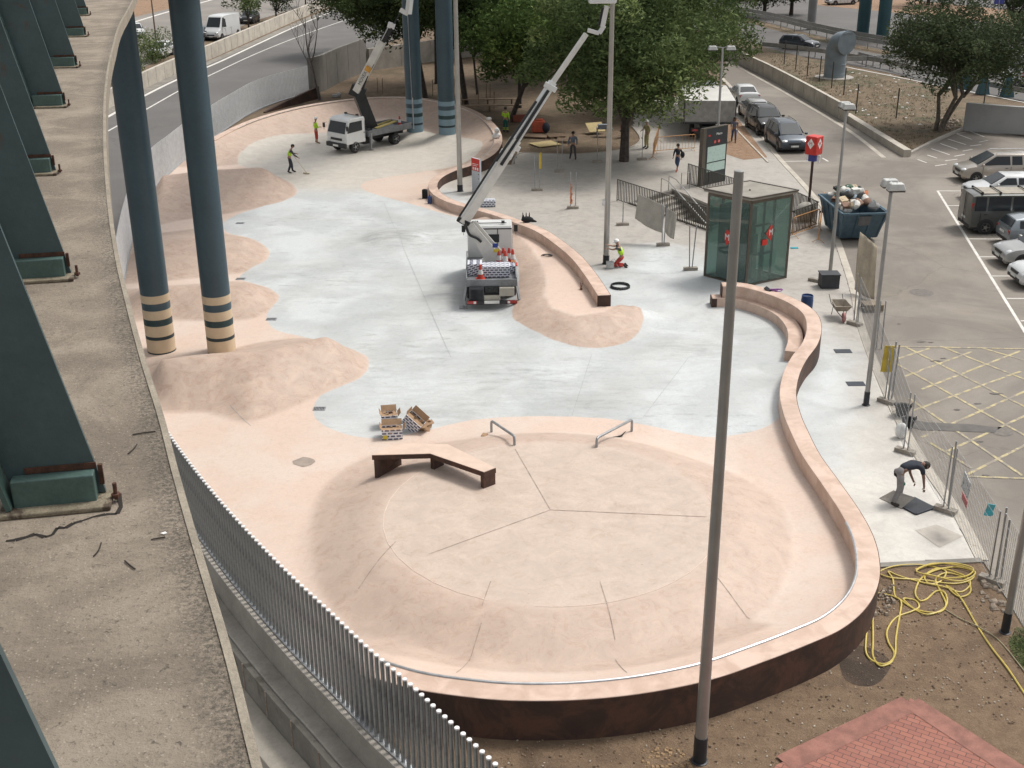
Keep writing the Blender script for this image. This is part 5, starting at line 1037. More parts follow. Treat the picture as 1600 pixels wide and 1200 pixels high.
M_patt = patt(); M_card = mat('brown_cardboard', (.34, .22, .13), .85, 0, .12, 6)
def cab(root, x0, x1, hw, zb, zt, rear_window=True):
    L = x1-x0; prof = [(x0, zb), (x1-.02, zb), (x1, zb+.62), (x1-.28, zt-.14), (x1-.5, zt), (x0+.05, zt), (x0, zt-.1)]
    secs = []
    for y, s in ((-hw, .0), (-hw+.06, 1), (hw-.06, 1), (hw, .0)):
        secs.append([(x+(0 if s else (-.03 if x > (x0+x1)/2 else .02)), y, z-(0 if s else (.05 if z > zb+1 else 0))) for x, z in prof])
    b = MB(); b.loft(secs); b.build('cab', M_tw, root, bevel=.02)
    a, c = Vector((x1-.005, 0, zb+.7)), Vector((x1-.275, 0, zt-.2)); n = Vector(((c-a).z, 0, -(c-a).x)).normalized()*.012
    b = MB(); b.add([a+n+Vector((0, s*(hw-.12), 0)) for s in (-1, 1)]+[c+n+Vector((0, s*(hw-.17), 0)) for s in (1, -1)]+[a-n*2+Vector((0, s*(hw-.12), 0)) for s in (-1, 1)]+[c-n*2+Vector((0, s*(hw-.17), 0)) for s in (1, -1)], [(0, 1, 2, 3), (7, 6, 5, 4), (0, 4, 5, 1), (1, 5, 6, 2), (2, 6, 7, 3), (3, 7, 4, 0)]); b.build('windshield', M_glass, root)
    for s in (1, -1):
        y = s*(hw+.004); b = MB(); pts = [(x0+.28, zb+.78), (x1-.16, zb+.72), (x1-.38, zt-.24), (x0+.28, zt-.22)]; b.add([(x, y+s*.006, z) for x, z in pts]+[(x, y-s*.03, z) for x, z in pts], [(0, 1, 2, 3), (7, 6, 5, 4), (0, 4, 5, 1), (1, 5, 6, 2), (2, 6, 7, 3), (3, 7, 4, 0)]); d_ = b.build('side_window', M_glass, root)
        b = MB(); b.tube([(x1-.1, s*hw, zt-.35), (x1+.02, s*(hw+.2), zt-.4), (x1+.02, s*(hw+.2), zt-.85)], .012, 5); b.box((x1+.02, s*(hw+.2), zt-.55), (.07, .17, .3)); b.build('wing_mirror', M_trim, root, bevel=.02)
        b = MB(); b.box((x1-.02, s*(hw-.22), zb+.18), (.08, .28, .2)); b.build('headlight', M_hl, root, bevel=.03); b = MB(); b.box((x0+.12, s*(hw+.01), zb+.62), (.09, .02, .05)); b.box((x0+.06, s*(hw+.003), zb+.8), (.012, .012, 1.1)); b.build('door_handle', M_trim, root)
    b = MB(); b.box((x1+.005, 0, zb+.3), (.03, hw*1.15, .16)); b.build('grille', M_trim, root, bevel=.01)
    b = MB(); b.box((x1+.02, 0, zb-.08), (.16, hw*2.02, .3)); b.build('bumper', M_trim, root, bevel=.04)
    b = MB(); b.box((x1+.11, 0, zb-.1), (.02, .5, .12)); b.build('number_plate', M_plate, root)
    if rear_window: b = MB(); b.box((x0-.012, .0, zt-.55), (.03, .8, .36)); b.build('rear_window', M_glass, root, bevel=.01)
    b = MB(); b.bar((x0+.3, -hw+.25, zt+.06), (x0+.3, hw-.25, zt+.06), .04, .03); b.box((x0+.3, hw-.4, zt+.1), (.14, .14, .1)); b.box((x0+.3, -hw+.4, zt+.1), (.14, .14, .1)); b.build('roof_bar', M_trim, root)
def boomseg(root, p, q, w_, h_, m, name='boom', world=True, upv=(0, 0, 1)):
    b = MB(); b.bar(p, q, w_, h_, upv=upv); return b.build(name, m, root, world=world, bevel=.015)
def W(root, v): return root.matrix_basis @ Vector(v)
# --- truck 1, facing the camera's left
f, r_ = at(557, 240), at(622, 226); d = (f-r_); yaw = math.atan2(d.y, d.x); mid = (f+r_)/2+Vector((-.55, .95, 0)) + Vector((math.cos(yaw), math.sin(yaw), 0))*.1
t1 = thing('crane_truck', 'white crane truck facing the camera beside the banded columns, its black and white boom raised', 'truck', (mid.x, mid.y, .0), yaw)
t1.location.z = .02
cab(t1, 1.15, 2.85, .95, .62, 2.25)
b = MB(); b.box((-.1, 0, .62), (5.4, .7, .2)); b.box((.9, 0, .55), (.5, 1.6, .3)); b.build('chassis', M_trim, t1)
b = MB(); b.box((-1.0, 0, .93), (3.9, 2.05, .1)); b.box((-1.0, 1.02, 1.1), (3.9, .05, .36)); b.box((-1.0, -1.02, 1.1), (3.9, .05, .36)); b.box((-2.95, 0, 1.1), (.05, 2.05, .36)); b.box((.93, 0, 1.1), (.05, 2.05, .36)); b.build('flatbed', M_bed, t1, bevel=.01)
for x in (2.05, -1.5):
    for s in (1, -1): wheel(t1, x, s*.82, .38, .26 if x > 0 else .42, s)
for s in (1, -1):
    b = MB(); b.box((.75, s*1.0, .75), (.16, .14, .7)); b.box((.75, s*1.0, .2), (.08, .08, .5)); b.box((.75, s*1.0, -.0), (.26, .26, .04)); b.build('outrigger', M_galvd, t1)
b = MB(); b.lathe([(.42, 1.0), (.42, 1.2), (.3, 1.3)], (.25, 0, 0), 16); b.build('turret', M_blk, t1)
def bw(root, pts_px, Ys, ws, m, name, upv=(0, 0, 1)):
    pts = [ry(x, y, Y) for (x, y), Y in zip(pts_px, Ys)]; b = MB(); k = root.rotation_euler.z; M_ = Matrix.Rotation(-k, 3, 'Z')
    pts = [M_ @ (p-root.location) for p in pts]
    for i in range(len(pts)-1): b.bar(pts[i], pts[i+1], ws[i], ws[i]*1.15 if len(ws) > i else .3)
    return b.build(name, m, root, bevel=.02)
Y1 = mid.y
bw(t1, [(581, 199), (560, 146)], [Y1, Y1-.3], [.62], M_blk, 'lower_arm'); bw(t1, [(548, 138), (570, 148)], [Y1-.3, Y1-.3], [.62], M_blk, 'elbow_housing')
bw(t1, [(557, 143), (598, 64)], [Y1-.5, Y1-1.2], [.4], M_boomw, 'boom'); bw(t1, [(598, 65), (611, 42)], [Y1-1.2, Y1-1.4], [.3], M_blk, 'inner_boom'); bw(t1, [(606, 38), (617, 42)], [Y1-1.4, Y1-1.4], [.3], M_tw, 'boom_head')
bw(t1, [(566, 140), (574, 118), (584, 100)], [Y1-.7, Y1-.9, Y1-1.1], [.12, .07], M_blk, 'hydraulic_ram'); bw(t1, [(596, 63), (608, 40)], [Y1-1.35, Y1-1.5], [.06], M_galv, 'side_rod')
b0 = [ry(571, 112, Y1-1.05), ry(576, 103, Y1-1.1)]; k = t1.rotation_euler.z; Mi = Matrix.Rotation(-k, 3, 'Z')
o = bw(t1, [(573.5, 111), (577, 104.5)], [Y1-1.08, Y1-1.12], [.3], mat('orange_sticker', (.6, .3, .05), .5), 'sticker')
bw(t1, [(613, 42), (627, 17)], [Y1-1.5, Y1-1.5], [.07], M_blk, 'link_rod'); bw(t1, [(625, 15), (638, 22), (641, -4)], [Y1-1.6, Y1-1.6, Y1-1.6], [.24, .3], M_tw, 'jib')
b = MB(); b.bar((-.4, .2, 1.15), (-2.4, .1, 1.35), .3, .06); b.bar((-.3, -.1, 1.2), (-2.2, -.2, 1.4), .08, .08); tag(b.build('ladder', mat('yellow_ladder', (.42, .33, .1), .6)), 'yellow folding ladder lying on the bed of the white crane truck', 'ladder').matrix_basis = t1.matrix_basis.copy()
def text(body, size, m, name, parent, loc, rot, ext=.004, sx=1.):
    cu = bpy.data.curves.new(name, 'FONT'); cu.body = body; cu.size = size; cu.extrude = ext; cu.align_x = 'CENTER'; cu.align_y = 'CENTER'; o = bpy.data.objects.new('t', cu); C.objects.link(o)
    dg = bpy.context.evaluated_depsgraph_get(); me = bpy.data.meshes.new_from_object(o.evaluated_get(dg)); bpy.data.objects.remove(o); me.name = name; me.materials.clear(); me.materials.append(m)
    o = bpy.data.objects.new(name, me); C.objects.link(o); o.parent = parent; o.location = loc; o.rotation_euler = rot; o.scale = (sx, 1, 1); return o
# lettering on the boom
p, q = ry(564, 127, Y1-.75), ry(571, 113, Y1-.9); dd = (q-p).normalized(); loc = Mi @ ((p+q)/2-t1.location); nrm = (Vector((0, 0, CH))-p).normalized(); nrm = (nrm-dd*nrm.dot(dd)).normalized(); zz = nrm; yy = zz.cross(dd)
rm_ = Mi.to_3x3() @ Matrix((dd, yy, zz)).transposed(); o = text('MOVEX', .3, M_blk, 'lettering', t1, loc+Mi @ (nrm*.26), rm_.to_euler())
def cone(p, s=1., lab='cone', group=None):
    r = thing('traffic_cone', lab, 'cone', p, 0, group); b = MB(); b.box((0, 0, .02*s), (.3*s, .3*s, .04*s)); b.lathe([(.11*s, .03*s), (.085*s, .2*s)], n=12); b.build('red_body', M_rw, r, smooth=True); b = MB(); b.lathe([(.06*s, .36*s), (.03*s, .52*s), (.0, .53*s)], n=12); b.build('red_tip', M_rw, r, smooth=True); b = MB(); b.lathe([(.085*s, .2*s), (.06*s, .36*s)], n=12); b.build('white_band', M_cw, r, smooth=True); return r
cp_ = t1.matrix_basis @ Vector((-2.55, .3, 1.0)); cone(cp_, 1.3, 'red and white cone on the tail of the white crane truck')
# --- truck 2, seen from behind
rr_ = at(767, 484); t2 = thing('lift_truck', 'white boom lift truck seen from behind with patterned boxes and cones on its bed', 'truck', (rr_.x-.03, rr_.y+2.9, .02), math.pi/2+R(1.5))
cab(t2, 1.25, 2.85, .98, .62, 2.4)
b = MB(); b.box((1.235, .33, 1.75), (.02, .04, 1.05)); b.box((1.235, -.33, 1.5), (.02, .03, 1.6)); b.box((1.24, 0, 2.28), (.03, 1.9, .05)); b.build('cab_rear_trim', M_trim, t2)
b = MB(); b.box((-.2, 0, .6), (5.2, .7, .2)); b.build('chassis', M_trim, t2)
b = MB(); b.box((-.75, 0, .97), (3.9, 2.1, .1)); b.box((-.75, 1.03, 1.12), (3.9, .05, .36)); b.box((-.75, -1.03, 1.12), (3.9, .05, .36)); b.box((-2.7, 0, 1.08), (.06, 2.12, .3)); b.build('flatbed', M_bed, t2, bevel=.01)
M_lock = mat('locker_dark', (.035, .038, .045), .5); M_lockg = mat('locker_beige', (.36, .34, .29), .6, 0, .1, 3)
b = MB(); b.box((-2.62, .62, .62), (.55, .62, .62)); b.box((-2.88, .62, .62), (.03, .54, .48)); b.build('tool_locker', M_lock, t2, bevel=.02)
b = MB(); b.box((-2.62, -.62, .74), (.6, .62, .36)); b.build('beige_locker', M_lockg, t2, bevel=.02); b = MB(); b.box((-2.9, -.66, .76), (.03, .36, .06)); b.build('locker_latch', M_amber, t2)
b = MB(); b.box((-2.6, 0, .78), (.4, .58, .34)); b.box((-2.78, .1, .8), (.2, .1, .1)); b.box((-2.78, -.12, .8), (.2, .1, .14)); b.build('valve_block', M_blk, t2, bevel=.02); b = MB(); b.box((-2.86, 0, .5), (.06, .7, .2)); b.build('valve_cover', M_lockg, t2)
b = MB(); b.box((-2.9, 0, .3), (.1, 2.1, .16)); b.build('rear_bumper', M_trim, t2, bevel=.02); b = MB(); b.box((-2.96, 0, .33), (.02, .62, .13)); b.build('number_plate', M_plate, t2)
for s in (1, -1):
    b = MB(); b.box((-2.97, s*.82, .33), (.04, .4, .13)); b.build('taillight', M_tl, t2, bevel=.01); b = MB(); b.box((-2.98, s*.7, .33), (.04, .1, .09)); b.build('reverse_light', M_cw, t2)
    b = MB(); b.bar((-2.35, s*1.02, .95), (-2.6, s*1.14, .3), .1, .1); b.bar((-2.6, s*1.14, .3), (-2.62, s*1.16, .06), .07, .07); b.box((-2.62, s*1.18, .02), (.3, .34, .04)); b.build('outrigger', M_galvd, t2)
    for x in (2.0, -1.4): wheel(t2, x, s*.82, .38, .26 if x > 0 else .42, s)
b = MB(); b.lathe([(.5, 1.0), (.5, 1.2), (.35, 1.3)], (.2, -.1, 0), 18); b.build('turret', M_boomw, t2)
tb = (.2, -.1); b = MB(); prof = [(-.62, 1.25), (.25, 1.25), (.98, 2.78), (.72, 2.95)]
for s in (1, -1): b.add([(tb[0]+s*.22-.2, y, z) for y, z in prof]+[(tb[0]+s*.16-.2, y, z) for y, z in prof], [(0, 1, 2, 3), (7, 6, 5, 4), (0, 4, 5, 1), (1, 5, 6, 2), (2, 6, 7, 3), (3, 7, 4, 0)])
b.bar((tb[0]-.2, -.55, 1.3), (tb[0]-.2, .75, 2.9), .34, .08, upv=(1, 0, 0)); b.build('tower_arm', M_boomw, t2, bevel=.015)
b = MB(); b.box((-.235, -.2, 1.95), (.014, .22, .18)); b.build('blue_sticker', mat('blue_sticker', (.02, .05, .25), .5), t2); b = MB(); b.box((-.235, -.26, 1.72), (.014, .24, .14)); b.build('yellow_sticker', mat('yellow_sticker', (.6, .48, .05), .5), t2)
piv = t2.matrix_basis @ Vector((0, .88, 2.85)); mast2 = at(947, 412); Ya, Yb = piv.y, mast2.y-.6
def YY(f_): return Ya+(Yb-Ya)*f_
bw(t2, [(722, 349), (806, 218)], [YY(0), YY(.38)], [.36], M_boomw, 'boom'); bw(t2, [(790, 243), (864, 128)], [YY(.33)-.02, YY(.72)], [.26], M_tw, 'middle_boom'); bw(t2, [(858, 137), (916, 53)], [YY(.7), YY(.97)], [.17], M_boomw, 'inner_boom')
bw(t2, [(718, 338), (779, 243)], [YY(0)-.28, YY(.3)-.28], [.07], M_blk, 'hose_guard'); bw(t2, [(775, 252), (838, 158)], [YY(.26)-.3, YY(.58)-.25], [.09], M_blk, 'hose_guard'); bw(t2, [(783, 258), (857, 141)], [YY(.26)-.2, YY(.66)-.2], [.1], M_blk, 'hydraulic_ram'); bw(t2, [(802, 236), (850, 160)], [YY(.4)-.32, YY(.64)-.3], [.05], M_tw, 'side_rod')
for f_, (x, y) in ((.02, (724, 345)), (.33, (791, 240)), (.42, (803, 228)), (.7, (860, 135))):
    bw(t2, [(x-9, y-4), (x+9, y+6)], [YY(f_)-.1]*2, [.2], M_tw if f_ > .3 else M_blk, 'boom_collar')
b = MB(); pts = [Mi_ for Mi_ in [ry(*v, YY(0)-.3) for v in [(727, 350), (733, 366), (745, 372), (752, 378)]]]; R2 = Matrix.Rotation(-t2.rotation_euler.z, 3, 'Z'); b.tube(spline([R2 @ (p-t2.location) for p in pts], 4), .06, 7); b.build('hydraulic_hose', M_blk, t2, smooth=True)
bw(t2, [(918, 47), (936, 52), (944, 40)], [Yb]*3, [.14, .16], M_tw, 'jib_elbow'); bw(t2, [(941, 42), (948, 9)], [Yb]*2, [.2], M_tw, 'jib'); bw(t2, [(936, 40), (942, 12)], [Yb]*2, [.1], M_blk, 'jib_ram')
bk = R2 @ (ry(941, -6, Yb)-t2.location); b = MB(); b.box(bk+Vector((0, 0, .18)), (.75, 1.15, .9)); b.build('basket', M_tw, t2, bevel=.06)
# load on the bed
def onbed(x, y, z=1.03): return t2.matrix_basis @ Vector((x, y, z))
def pbox(p, d, yaw, lab, name='patterned_box', tilt=None, flaps=False, group='blue and white patterned boxes'):
    r = thing(name, lab, 'box', p, yaw, group); b = MB()
    if flaps:
        t_ = .012
        for c, s_ in (((0, 0, t_/2), (d[0], d[1], t_)), ((d[0]/2, 0, d[2]/2), (t_, d[1], d[2])), ((-d[0]/2, 0, d[2]/2), (t_, d[1], d[2])), ((0, d[1]/2, d[2]/2), (d[0], t_, d[2])), ((0, -d[1]/2, d[2]/2), (d[0], t_, d[2]))): b.box(c, s_)
    else: b.box((0, 0, d[2]/2), d)
    b.build('box_body', M_patt, r, bevel=.01 if not flaps else 0)
    if flaps:
        b = MB(); b.box((0, 0, d[2]*.45), (d[0]*.94, d[1]*.94, d[2]*.6)); 
        for s, (c, s_, ax, an_) in enumerate((((d[0]/2+.07, 0, d[2]+.03), (.16, d[1], .01), 'Y', -.9), ((-d[0]/2-.03, 0, d[2]+.05), (.16, d[1], .01), 'Y', 1.1), ((0, -d[1]/2+.06, d[2]+.0), (d[0], .14, .01), 'X', .2), ((0, d[1]/2+.06, d[2]+.08), (d[0], .2, .01), 'X', .95))): b.box(c, s_, Matrix.Rotation(an_, 3, ax))
        rr = random.Random(int(d[0]*1000+yaw*10))
        for k in range(16): b.box((rr.uniform(-.4, .4)*d[0], rr.uniform(-.4, .4)*d[1], d[2]*rr.uniform(.7, 1.0)), (rr.uniform(.08, .2), rr.uniform(.05, .12), .012), Matrix.Rotation(rr.uniform(-1, 1), 3, 'X') @ Matrix.Rotation(rr.uniform(0, 3), 3, 'Z'))
        b.build('cardboard_filling', M_card, r)
    if tilt is not None: r.rotation_euler = tilt
    return r
pbox(onbed(-1.2, .68), (.66, .62, .5), t2.rotation_euler.z, 'patterned box on the left of the lift truck bed'); pbox(onbed(-1.45, -.2), (1.15, .75, .46), t2.rotation_euler.z+math.pi/2, 'wide patterned box in the middle of the lift truck bed')
pbox(onbed(-.95, -.75), (.5, .5, .3), t2.rotation_euler.z, 'low patterned box on the right of the lift truck bed')
cone(onbed(-2.1, .45), 1.25, 'red and white cone alone at the rear of the lift truck bed', 'cones on the lift truck')
for k, (x, y) in enumerate([(-.2, -.35), (-.05, -.55), (.1, -.8), (-.45, -.62), (-.1, -.95)]): cone(onbed(x, y), 1.35+.1*(k % 2), ['cone nearest the boom tower behind the cab', 'second cone behind the cab of the lift truck', 'third cone behind the cab of the lift truck', 'cone in front of the cone cluster on the bed', 'cone at the right side of the lift truck bed'][k], 'cones on the lift truck')
b = MB(); c = onbed(-.7, -.85, 1.15); b.box((0, 0, 0), (.3, .26, .3)); b.box((.1, .15, .1), (.2, .2, .2)); o = tag(b.build('tool_crate', mat('orange_brown_plastic', (.35, .16, .06), .6), bevel=.02), 'orange brown tool crate on the right of the lift truck bed', 'crate'); o.location = c
# ================================================================== PATTERNED BOXES ON THE FLOOR
pbox(gp_(609, 666), (.5, .42, .46), .15, 'open patterned box full of brown paper, left of the group on the floor', flaps=True, group=None); pbox(gp_(613, 683), (.64, .4, .34), .1, 'open patterned box with a yellow mark, in front of the group on the floor', flaps=True, group=None)
pb_ = pbox(gp_(641, 671), (.6, .32, .46), -.5, 'patterned box tipped on its side with brown cardboard spilling out', flaps=True, group=None, tilt=(R(12), R(38), -.35)); pb_.location.z += .12
c = gp_(613, 683); b = MB(); b.box((-.22, -.212, .1), (.15, .012, .13)); o = b.build('yellow_mark', MATS['yellow_sticker']); o.parent = [x for x in bpy.data.objects if x.get('label', '').startswith('open patterned box with a yellow')][0]
rr = random.Random(3); b = MB()
for k in range(14): b.box((rr.uniform(-.25, .25), rr.uniform(-.2, .2), rr.uniform(.03, .22)), (rr.uniform(.12, .3), rr.uniform(.08, .2), .015), Matrix.Rotation(rr.uniform(-1, 1), 3, 'X') @ Matrix.Rotation(rr.uniform(0, 3), 3, 'Z'))
o = tag(b.build('cardboard_scraps', M_card), 'crumpled brown cardboard lying right of the tipped patterned box', 'cardboard'); o.location = gp_(661, 671)
o = pbox(at(762, 331, 0), (.75, .5, .35), .1, 'patterned box lying behind the lift truck cab on the plaza', group=None); o.location = gp_(763, 322); o.location.z = .02
# ================================================================== BENCH, RAILS, HATCH
ptop = [at(*c, 1.0) for c in ()]
def bench():
    zt = .55; h0 = .52; z = h0+zt
    A = [at(580, 711, z), at(671, 708, z), at(775, 737, z)]; B_ = [at(641, 691, z), at(702, 695, z), at(776, 731, z)]
    A = [at(581, 711, z), at(672, 708.5, z), at(757, 738, z)]; B_ = [at(618, 692, z), at(700, 694, z), at(775, 731, z)]
    root = thing('bench', 'angular rusty steel bench with a pink top, bent in the middle, on the round mound', 'bench', (A[1].x, A[1].y, zt))
    b = MB(); poly = [(p.x, p.y) for p in A]+[(p.x, p.y) for p in B_[::-1]]; b.prism(poly, z-.16, z-.012); b.build('seat_frame', M_corten, root, world=True)
    cx_ = sum(p[0] for p in poly)/6; cy_ = sum(p[1] for p in poly)/6; b = MB(); b.prism([(cx_+(x-cx_)*.99, cy_+(y-cy_)*.985) for x, y in poly], z-.013, z+.003); b.build('seat_top', mat('bench_pink_top', (.6, .46, .37), .6, 0, .07, 2), root, world=True)
    gz = lambda p: h1(p.x, p.y)-.03
    def legp(p, q, r_=None):
        b = MB(); d = (q-p).normalized(); n = Vector((-d.y, d.x, 0))*.07
        z0 = min(gz(p), gz(q)); poly = [(p+n).xy[:], (q+n).xy[:], (q-n).xy[:], (p-n).xy[:]]; b.prism(poly, z0, z-.16); return b.build('leg', M_corten, root, world=True)
    s0 = (A[1]-A[0]).normalized()*.1; legp(A[0]+s0, B_[0]+s0); s2 = (A[1]-A[2]).normalized()*.09; legp(A[2]+s2, B_[2]+s2*.9); m = A[1]+(B_[1]-A[1])*.0; legp(A[1]+Vector((.05, .02, 0)), A[1].lerp(B_[1], .55)+Vector((.05, 0, 0)))
    b = MB(); p, q = A[0]+s0, A[0].lerp(A[1], .55)+Vector((0, .25, 0)); zz = gz(p)
    b.add([(p.x, p.y+.25, zz), (p.x, p.y+.25, z-.16), (q.x, q.y, z-.16), (p.x, p.y+.29, zz), (p.x, p.y+.29, z-.16), (q.x, q.y+.04, z-.16)], [(0, 1, 2), (5, 4, 3), (0, 3, 4, 1), (1, 4, 5, 2), (2, 5, 3, 0)]); b.build('brace', M_corten, root, world=True)
bench()
def grail(a, c, h_, lab, za=None, zc=None):
    p, q = at(*a), at(*c); p.z = h1(p.x, p.y); q.z = h1(q.x, q.y); p, q = at(*a, p.z), at(*c, q.z)
    root = thing('grind_rail', lab, 'rail', (p.x, p.y, 0), 0, 'steel skate rails'); T_, U = p+Vector((0, 0, h_)), q+Vector((0, 0, h_)); d = (U-T_).normalized()
    b = MB(); b.tube([p-Vector((0, 0, .05)), T_-Vector((0, 0, .1)), T_-Vector((0, 0, .03))+d*.03, T_+d*.1, U-d*.1, U-Vector((0, 0, .03))-d*.03, U-Vector((0, 0, .1)), q-Vector((0, 0, .05))], .042, 10); b.build('rail_tube', M_galvd, root, world=True, smooth=True)
grail((768, 676), (804, 701), .42, 'grey steel skate rail left of the pair, behind the bent bench'); grail((932, 704), (987, 674), .42, 'grey steel skate rail right of the pair, near the broken board')
b = MB(); c = gp_(966, 692); b.tube([c+Vector(v) for v in ((-.28, -.08, .03), (-.05, -.03, .02), (.1, .04, .03), (.25, .3, .06))], [.02, .03, .03, .01], 5); tag(b.build('broken_strip', M_hair), 'bent dark scrap lying beside the right skate rail', 'scrap')
b = MB(); c = gp_(757, 689); b.box((0, 0, .03), (.16, .22, .05), rotz(-.3)); o = tag(b.build('wood_block', M_card), 'small brown block lying left of the first skate rail', 'block'); o.location = c
c = gp_(475, 722); b = MB(); b.sheet([(c.x+.35*math.cos(a*.6)*(1+.25*math.sin(a*3.1)), c.y+.3*math.sin(a*.6)*(1+.2*math.cos(a*2.3))) for a in range(10)], c.z+.014); o = b.build('damp_stain', mat('damp_concrete', (.3, .25, .21), .6)); o.parent = floor
def grate(px, py, lab, s=(.42, .3), m=None, name='drain_grate', grp='small drain grates in the skate floor'):
    p = at(px, py); r = thing(name, lab, 'grate', (p.x, p.y, .008), 0, grp); b = MB(); b.box((0, 0, .0), (s[0], s[1], .02)); b.build('frame', m or M_galvd, r)
    if name == 'drain_grate': 
        b = MB(); [b.box((-s[0]/2+.05+k*.05, 0, .013), (.018, s[1]-.06, .01)) for k in range(int(s[0]/.05)-1)]; b.build('bars', M_trim, r)
grate(499, 639, 'square drain grate at the left tip of the pale floor'); grate(424, 499, 'drain grate below the third pink mound'); grate(376, 436, 'drain grate between the second and third pink mounds'); grate(375, 349, 'drain grate below the first pink mound')
M_cov = mat('dark_cover', (.035, .042, .055), .45, .2, .15, 5)
for px, py, lab in ((1317, 549, 'dark rectangular inspection cover on the pavement, upper of the two'), (1337, 600, 'dark rectangular inspection cover on the pavement, lower of the two')): grate(px, py, lab, (.62, .38), M_cov, 'inspection_cover', 'dark inspection covers')
# open hatch by the bending man
q = P2([(1372, 800), (1424, 776), (1464, 790), (1430, 806)]); 
hb = thing('access_hatch', 'open dark hatch in the pavement with a tilted lid beside the bending man', 'hatch', (q[3].x, q[3].y, 0)); M_dk = mat('hatch_dark', (.02, .025, .032), .5)
c4 = [at(*v) for v in ((1429, 777), (1463, 794), (1431, 805), (1409, 793))]; b = MB(); b.prism([p.xy[:] for p in c4], -.02, .018); b.build('opening', M_dk, hb, world=True)
b = MB(); b.bar(c4[3]+Vector((0, 0, .03)), c4[2]+Vector((0, 0, .03)), .05, .05); b.bar(c4[2]+Vector((0, 0, .03)), c4[1]+Vector((0, 0, .03)), .05, .05); b.build('frame', M_cov, hb, world=True)
b = MB(); u = [at(1374, 778, .02), at(1408, 794, .03), at(1429, 777, .3), at(1396, 766, .28)]; b.add(u+[p+Vector((0, 0, -.02)) for p in u], [(0, 1, 2, 3), (7, 6, 5, 4), (0, 4, 5, 1), (1, 5, 6, 2), (2, 6, 7, 3), (3, 7, 4, 0)]); b.build('lid', M_conc, hb, world=True)
struct('pavement_slab', [p.xy[:] for p in P2([(1430, 829), (1463, 820), (1505, 838), (1468, 856)])], .012, mat('scuffed_slab', (.45, .41, .36), .8, 0, .1, 3))
b = MB(); p = at(1418, 770, .35); b.box((0, 0, 0), (.1, .16, .08)); o = tag(b.build('hand_tool', mat('green_glove', (.1, .22, .16), .8), bevel=.02), 'small green and black tool held by the bending man', 'tool'); o.location = at(1411, 755, .55)
# ================================================================== YELLOW HOSE
def hose(px, r_, m, lab, n=6, z=.02):
    pts = []; 
    for i, (x, y) in enumerate(px): p = at(x, y, z+.012*(i % 3)); pts.append(p)
    b = MB(); b.tube(spline(pts, n), r_, 6); return tag(b.build('hose', m, smooth=True), lab, 'hose')
M_hose = mat('yellow_hose', (.55, .43, .1), .45, 0, .1, 3)
hp1 = [(1366, 905), (1372, 918), (1363, 935), (1358, 960), (1353, 1000), (1354, 1022), (1366, 1034), (1385, 1037), (1398, 1024), (1400, 995), (1406, 960), (1408, 940), (1398, 930), (1395, 905), (1388, 893), (1405, 900), (1440, 910), (1475, 917), (1500, 925), (1515, 915), (1512, 903), (1490, 893), (1465, 888), (1445, 900), (1452, 912), (1470, 908), (1478, 893), (1460, 886), (1430, 882), (1400, 884),
       (1380, 890), (1374, 896), (1395, 903), (1440, 906), (1490, 912), (1518, 905), (1520, 893), (1495, 886), (1465, 890), (1440, 903), (1430, 925), (1437, 938), (1448, 936), (1462, 924), (1475, 925), (1480, 940), (1472, 953), (1450, 960), (1432, 954), (1418, 943), (1412, 935), (1430, 938), (1436, 948), (1425, 955), (1400, 965), (1386, 985), (1388, 1003), (1397, 1020), (1392, 1035), (1375, 1040), (1364, 1025), (1364, 1000), (1364, 950), (1368, 928), (1390, 930), (1405, 936), (1430, 952), (1465, 957), (1478, 945),
       (1470, 925), (1462, 905), (1480, 895), (1510, 905), (1516, 925), (1498, 932), (1478, 915), (1490, 922), (1505, 940), (1525, 975), (1548, 1010), (1575, 1045), (1605, 1090), (1640, 1140)]
hose(hp1, .022, M_hose, 'tangled yellow hose heaped on the earth and trailing off to the lower right')
hose([(1430, 890), (1460, 880), (1500, 884), (1524, 895), (1500, 908), (1460, 900), (1432, 893), (1450, 883), (1490, 880), (1520, 888), (1510, 900), (1475, 903), (1445, 896)], .02, M_hose, 'extra coils of yellow hose on top of the tangle below the kerb', z=.07)
hose([(1476, 952), (1500, 966), (1530, 980), (1560, 1000), (1590, 1035), (1625, 1080)], .015, mat('old_olive_hose', (.3, .26, .16), .7), 'thin olive coloured hose running beside the yellow one')
# ================================================================== LAMP POSTS AND MASTS
M_pole = mat('pole_grey', (.33, .325, .31), .4, .5, .1, 1.2); M_polel = mat('pole_pale', (.42, .41, .38), .35, .6, .08, 1.2); M_sleeve = mat('black_sleeve', (.022, .024, .03), .5); M_lamp = mat('lamp_housing', (.5, .5, .48), .4, .3)
def mast(px, py, h_, r0_, r1, lab, m=M_pole, sleeve=.62, z=0, square=False, zs=0, name='lamp_post'):
    p = at(px, py, z); r = thing(name, lab, 'lamp post', (p.x, p.y, z)); b = MB(); b.lathe([(r0_, 0), (r1, h_), (r1*.9, h_+.01), (0, h_+.02)], n=20); b.build('shaft', m, r, smooth=True)
    if sleeve: b = MB(); b.lathe([(r0_+.012, 0), (r0_+.01, sleeve)], n=20); b.build('black_base', M_sleeve, r, smooth=True)
    b = MB(); b.lathe([(r0_+.05, .0), (r0_+.05, .02), (r0_+.02, .03)], n=16); b.build('base_plate', M_sleeve, r); return r
mm = mast(1093, 1189, 11.95, .125, .08, 'tall grey mast without a lamp in the foreground, standing in the earth', sleeve=.62)
mast(947, 412, 13.4, .14, .09, 'slim pale mast where the kneeling worker is, right of the lift truck', m=M_polel, sleeve=.42); mast(719, 299, 16, .15, .1, 'slim pale mast beside the red notice board and the S-shaped wall', m=M_polel, sleeve=.4)
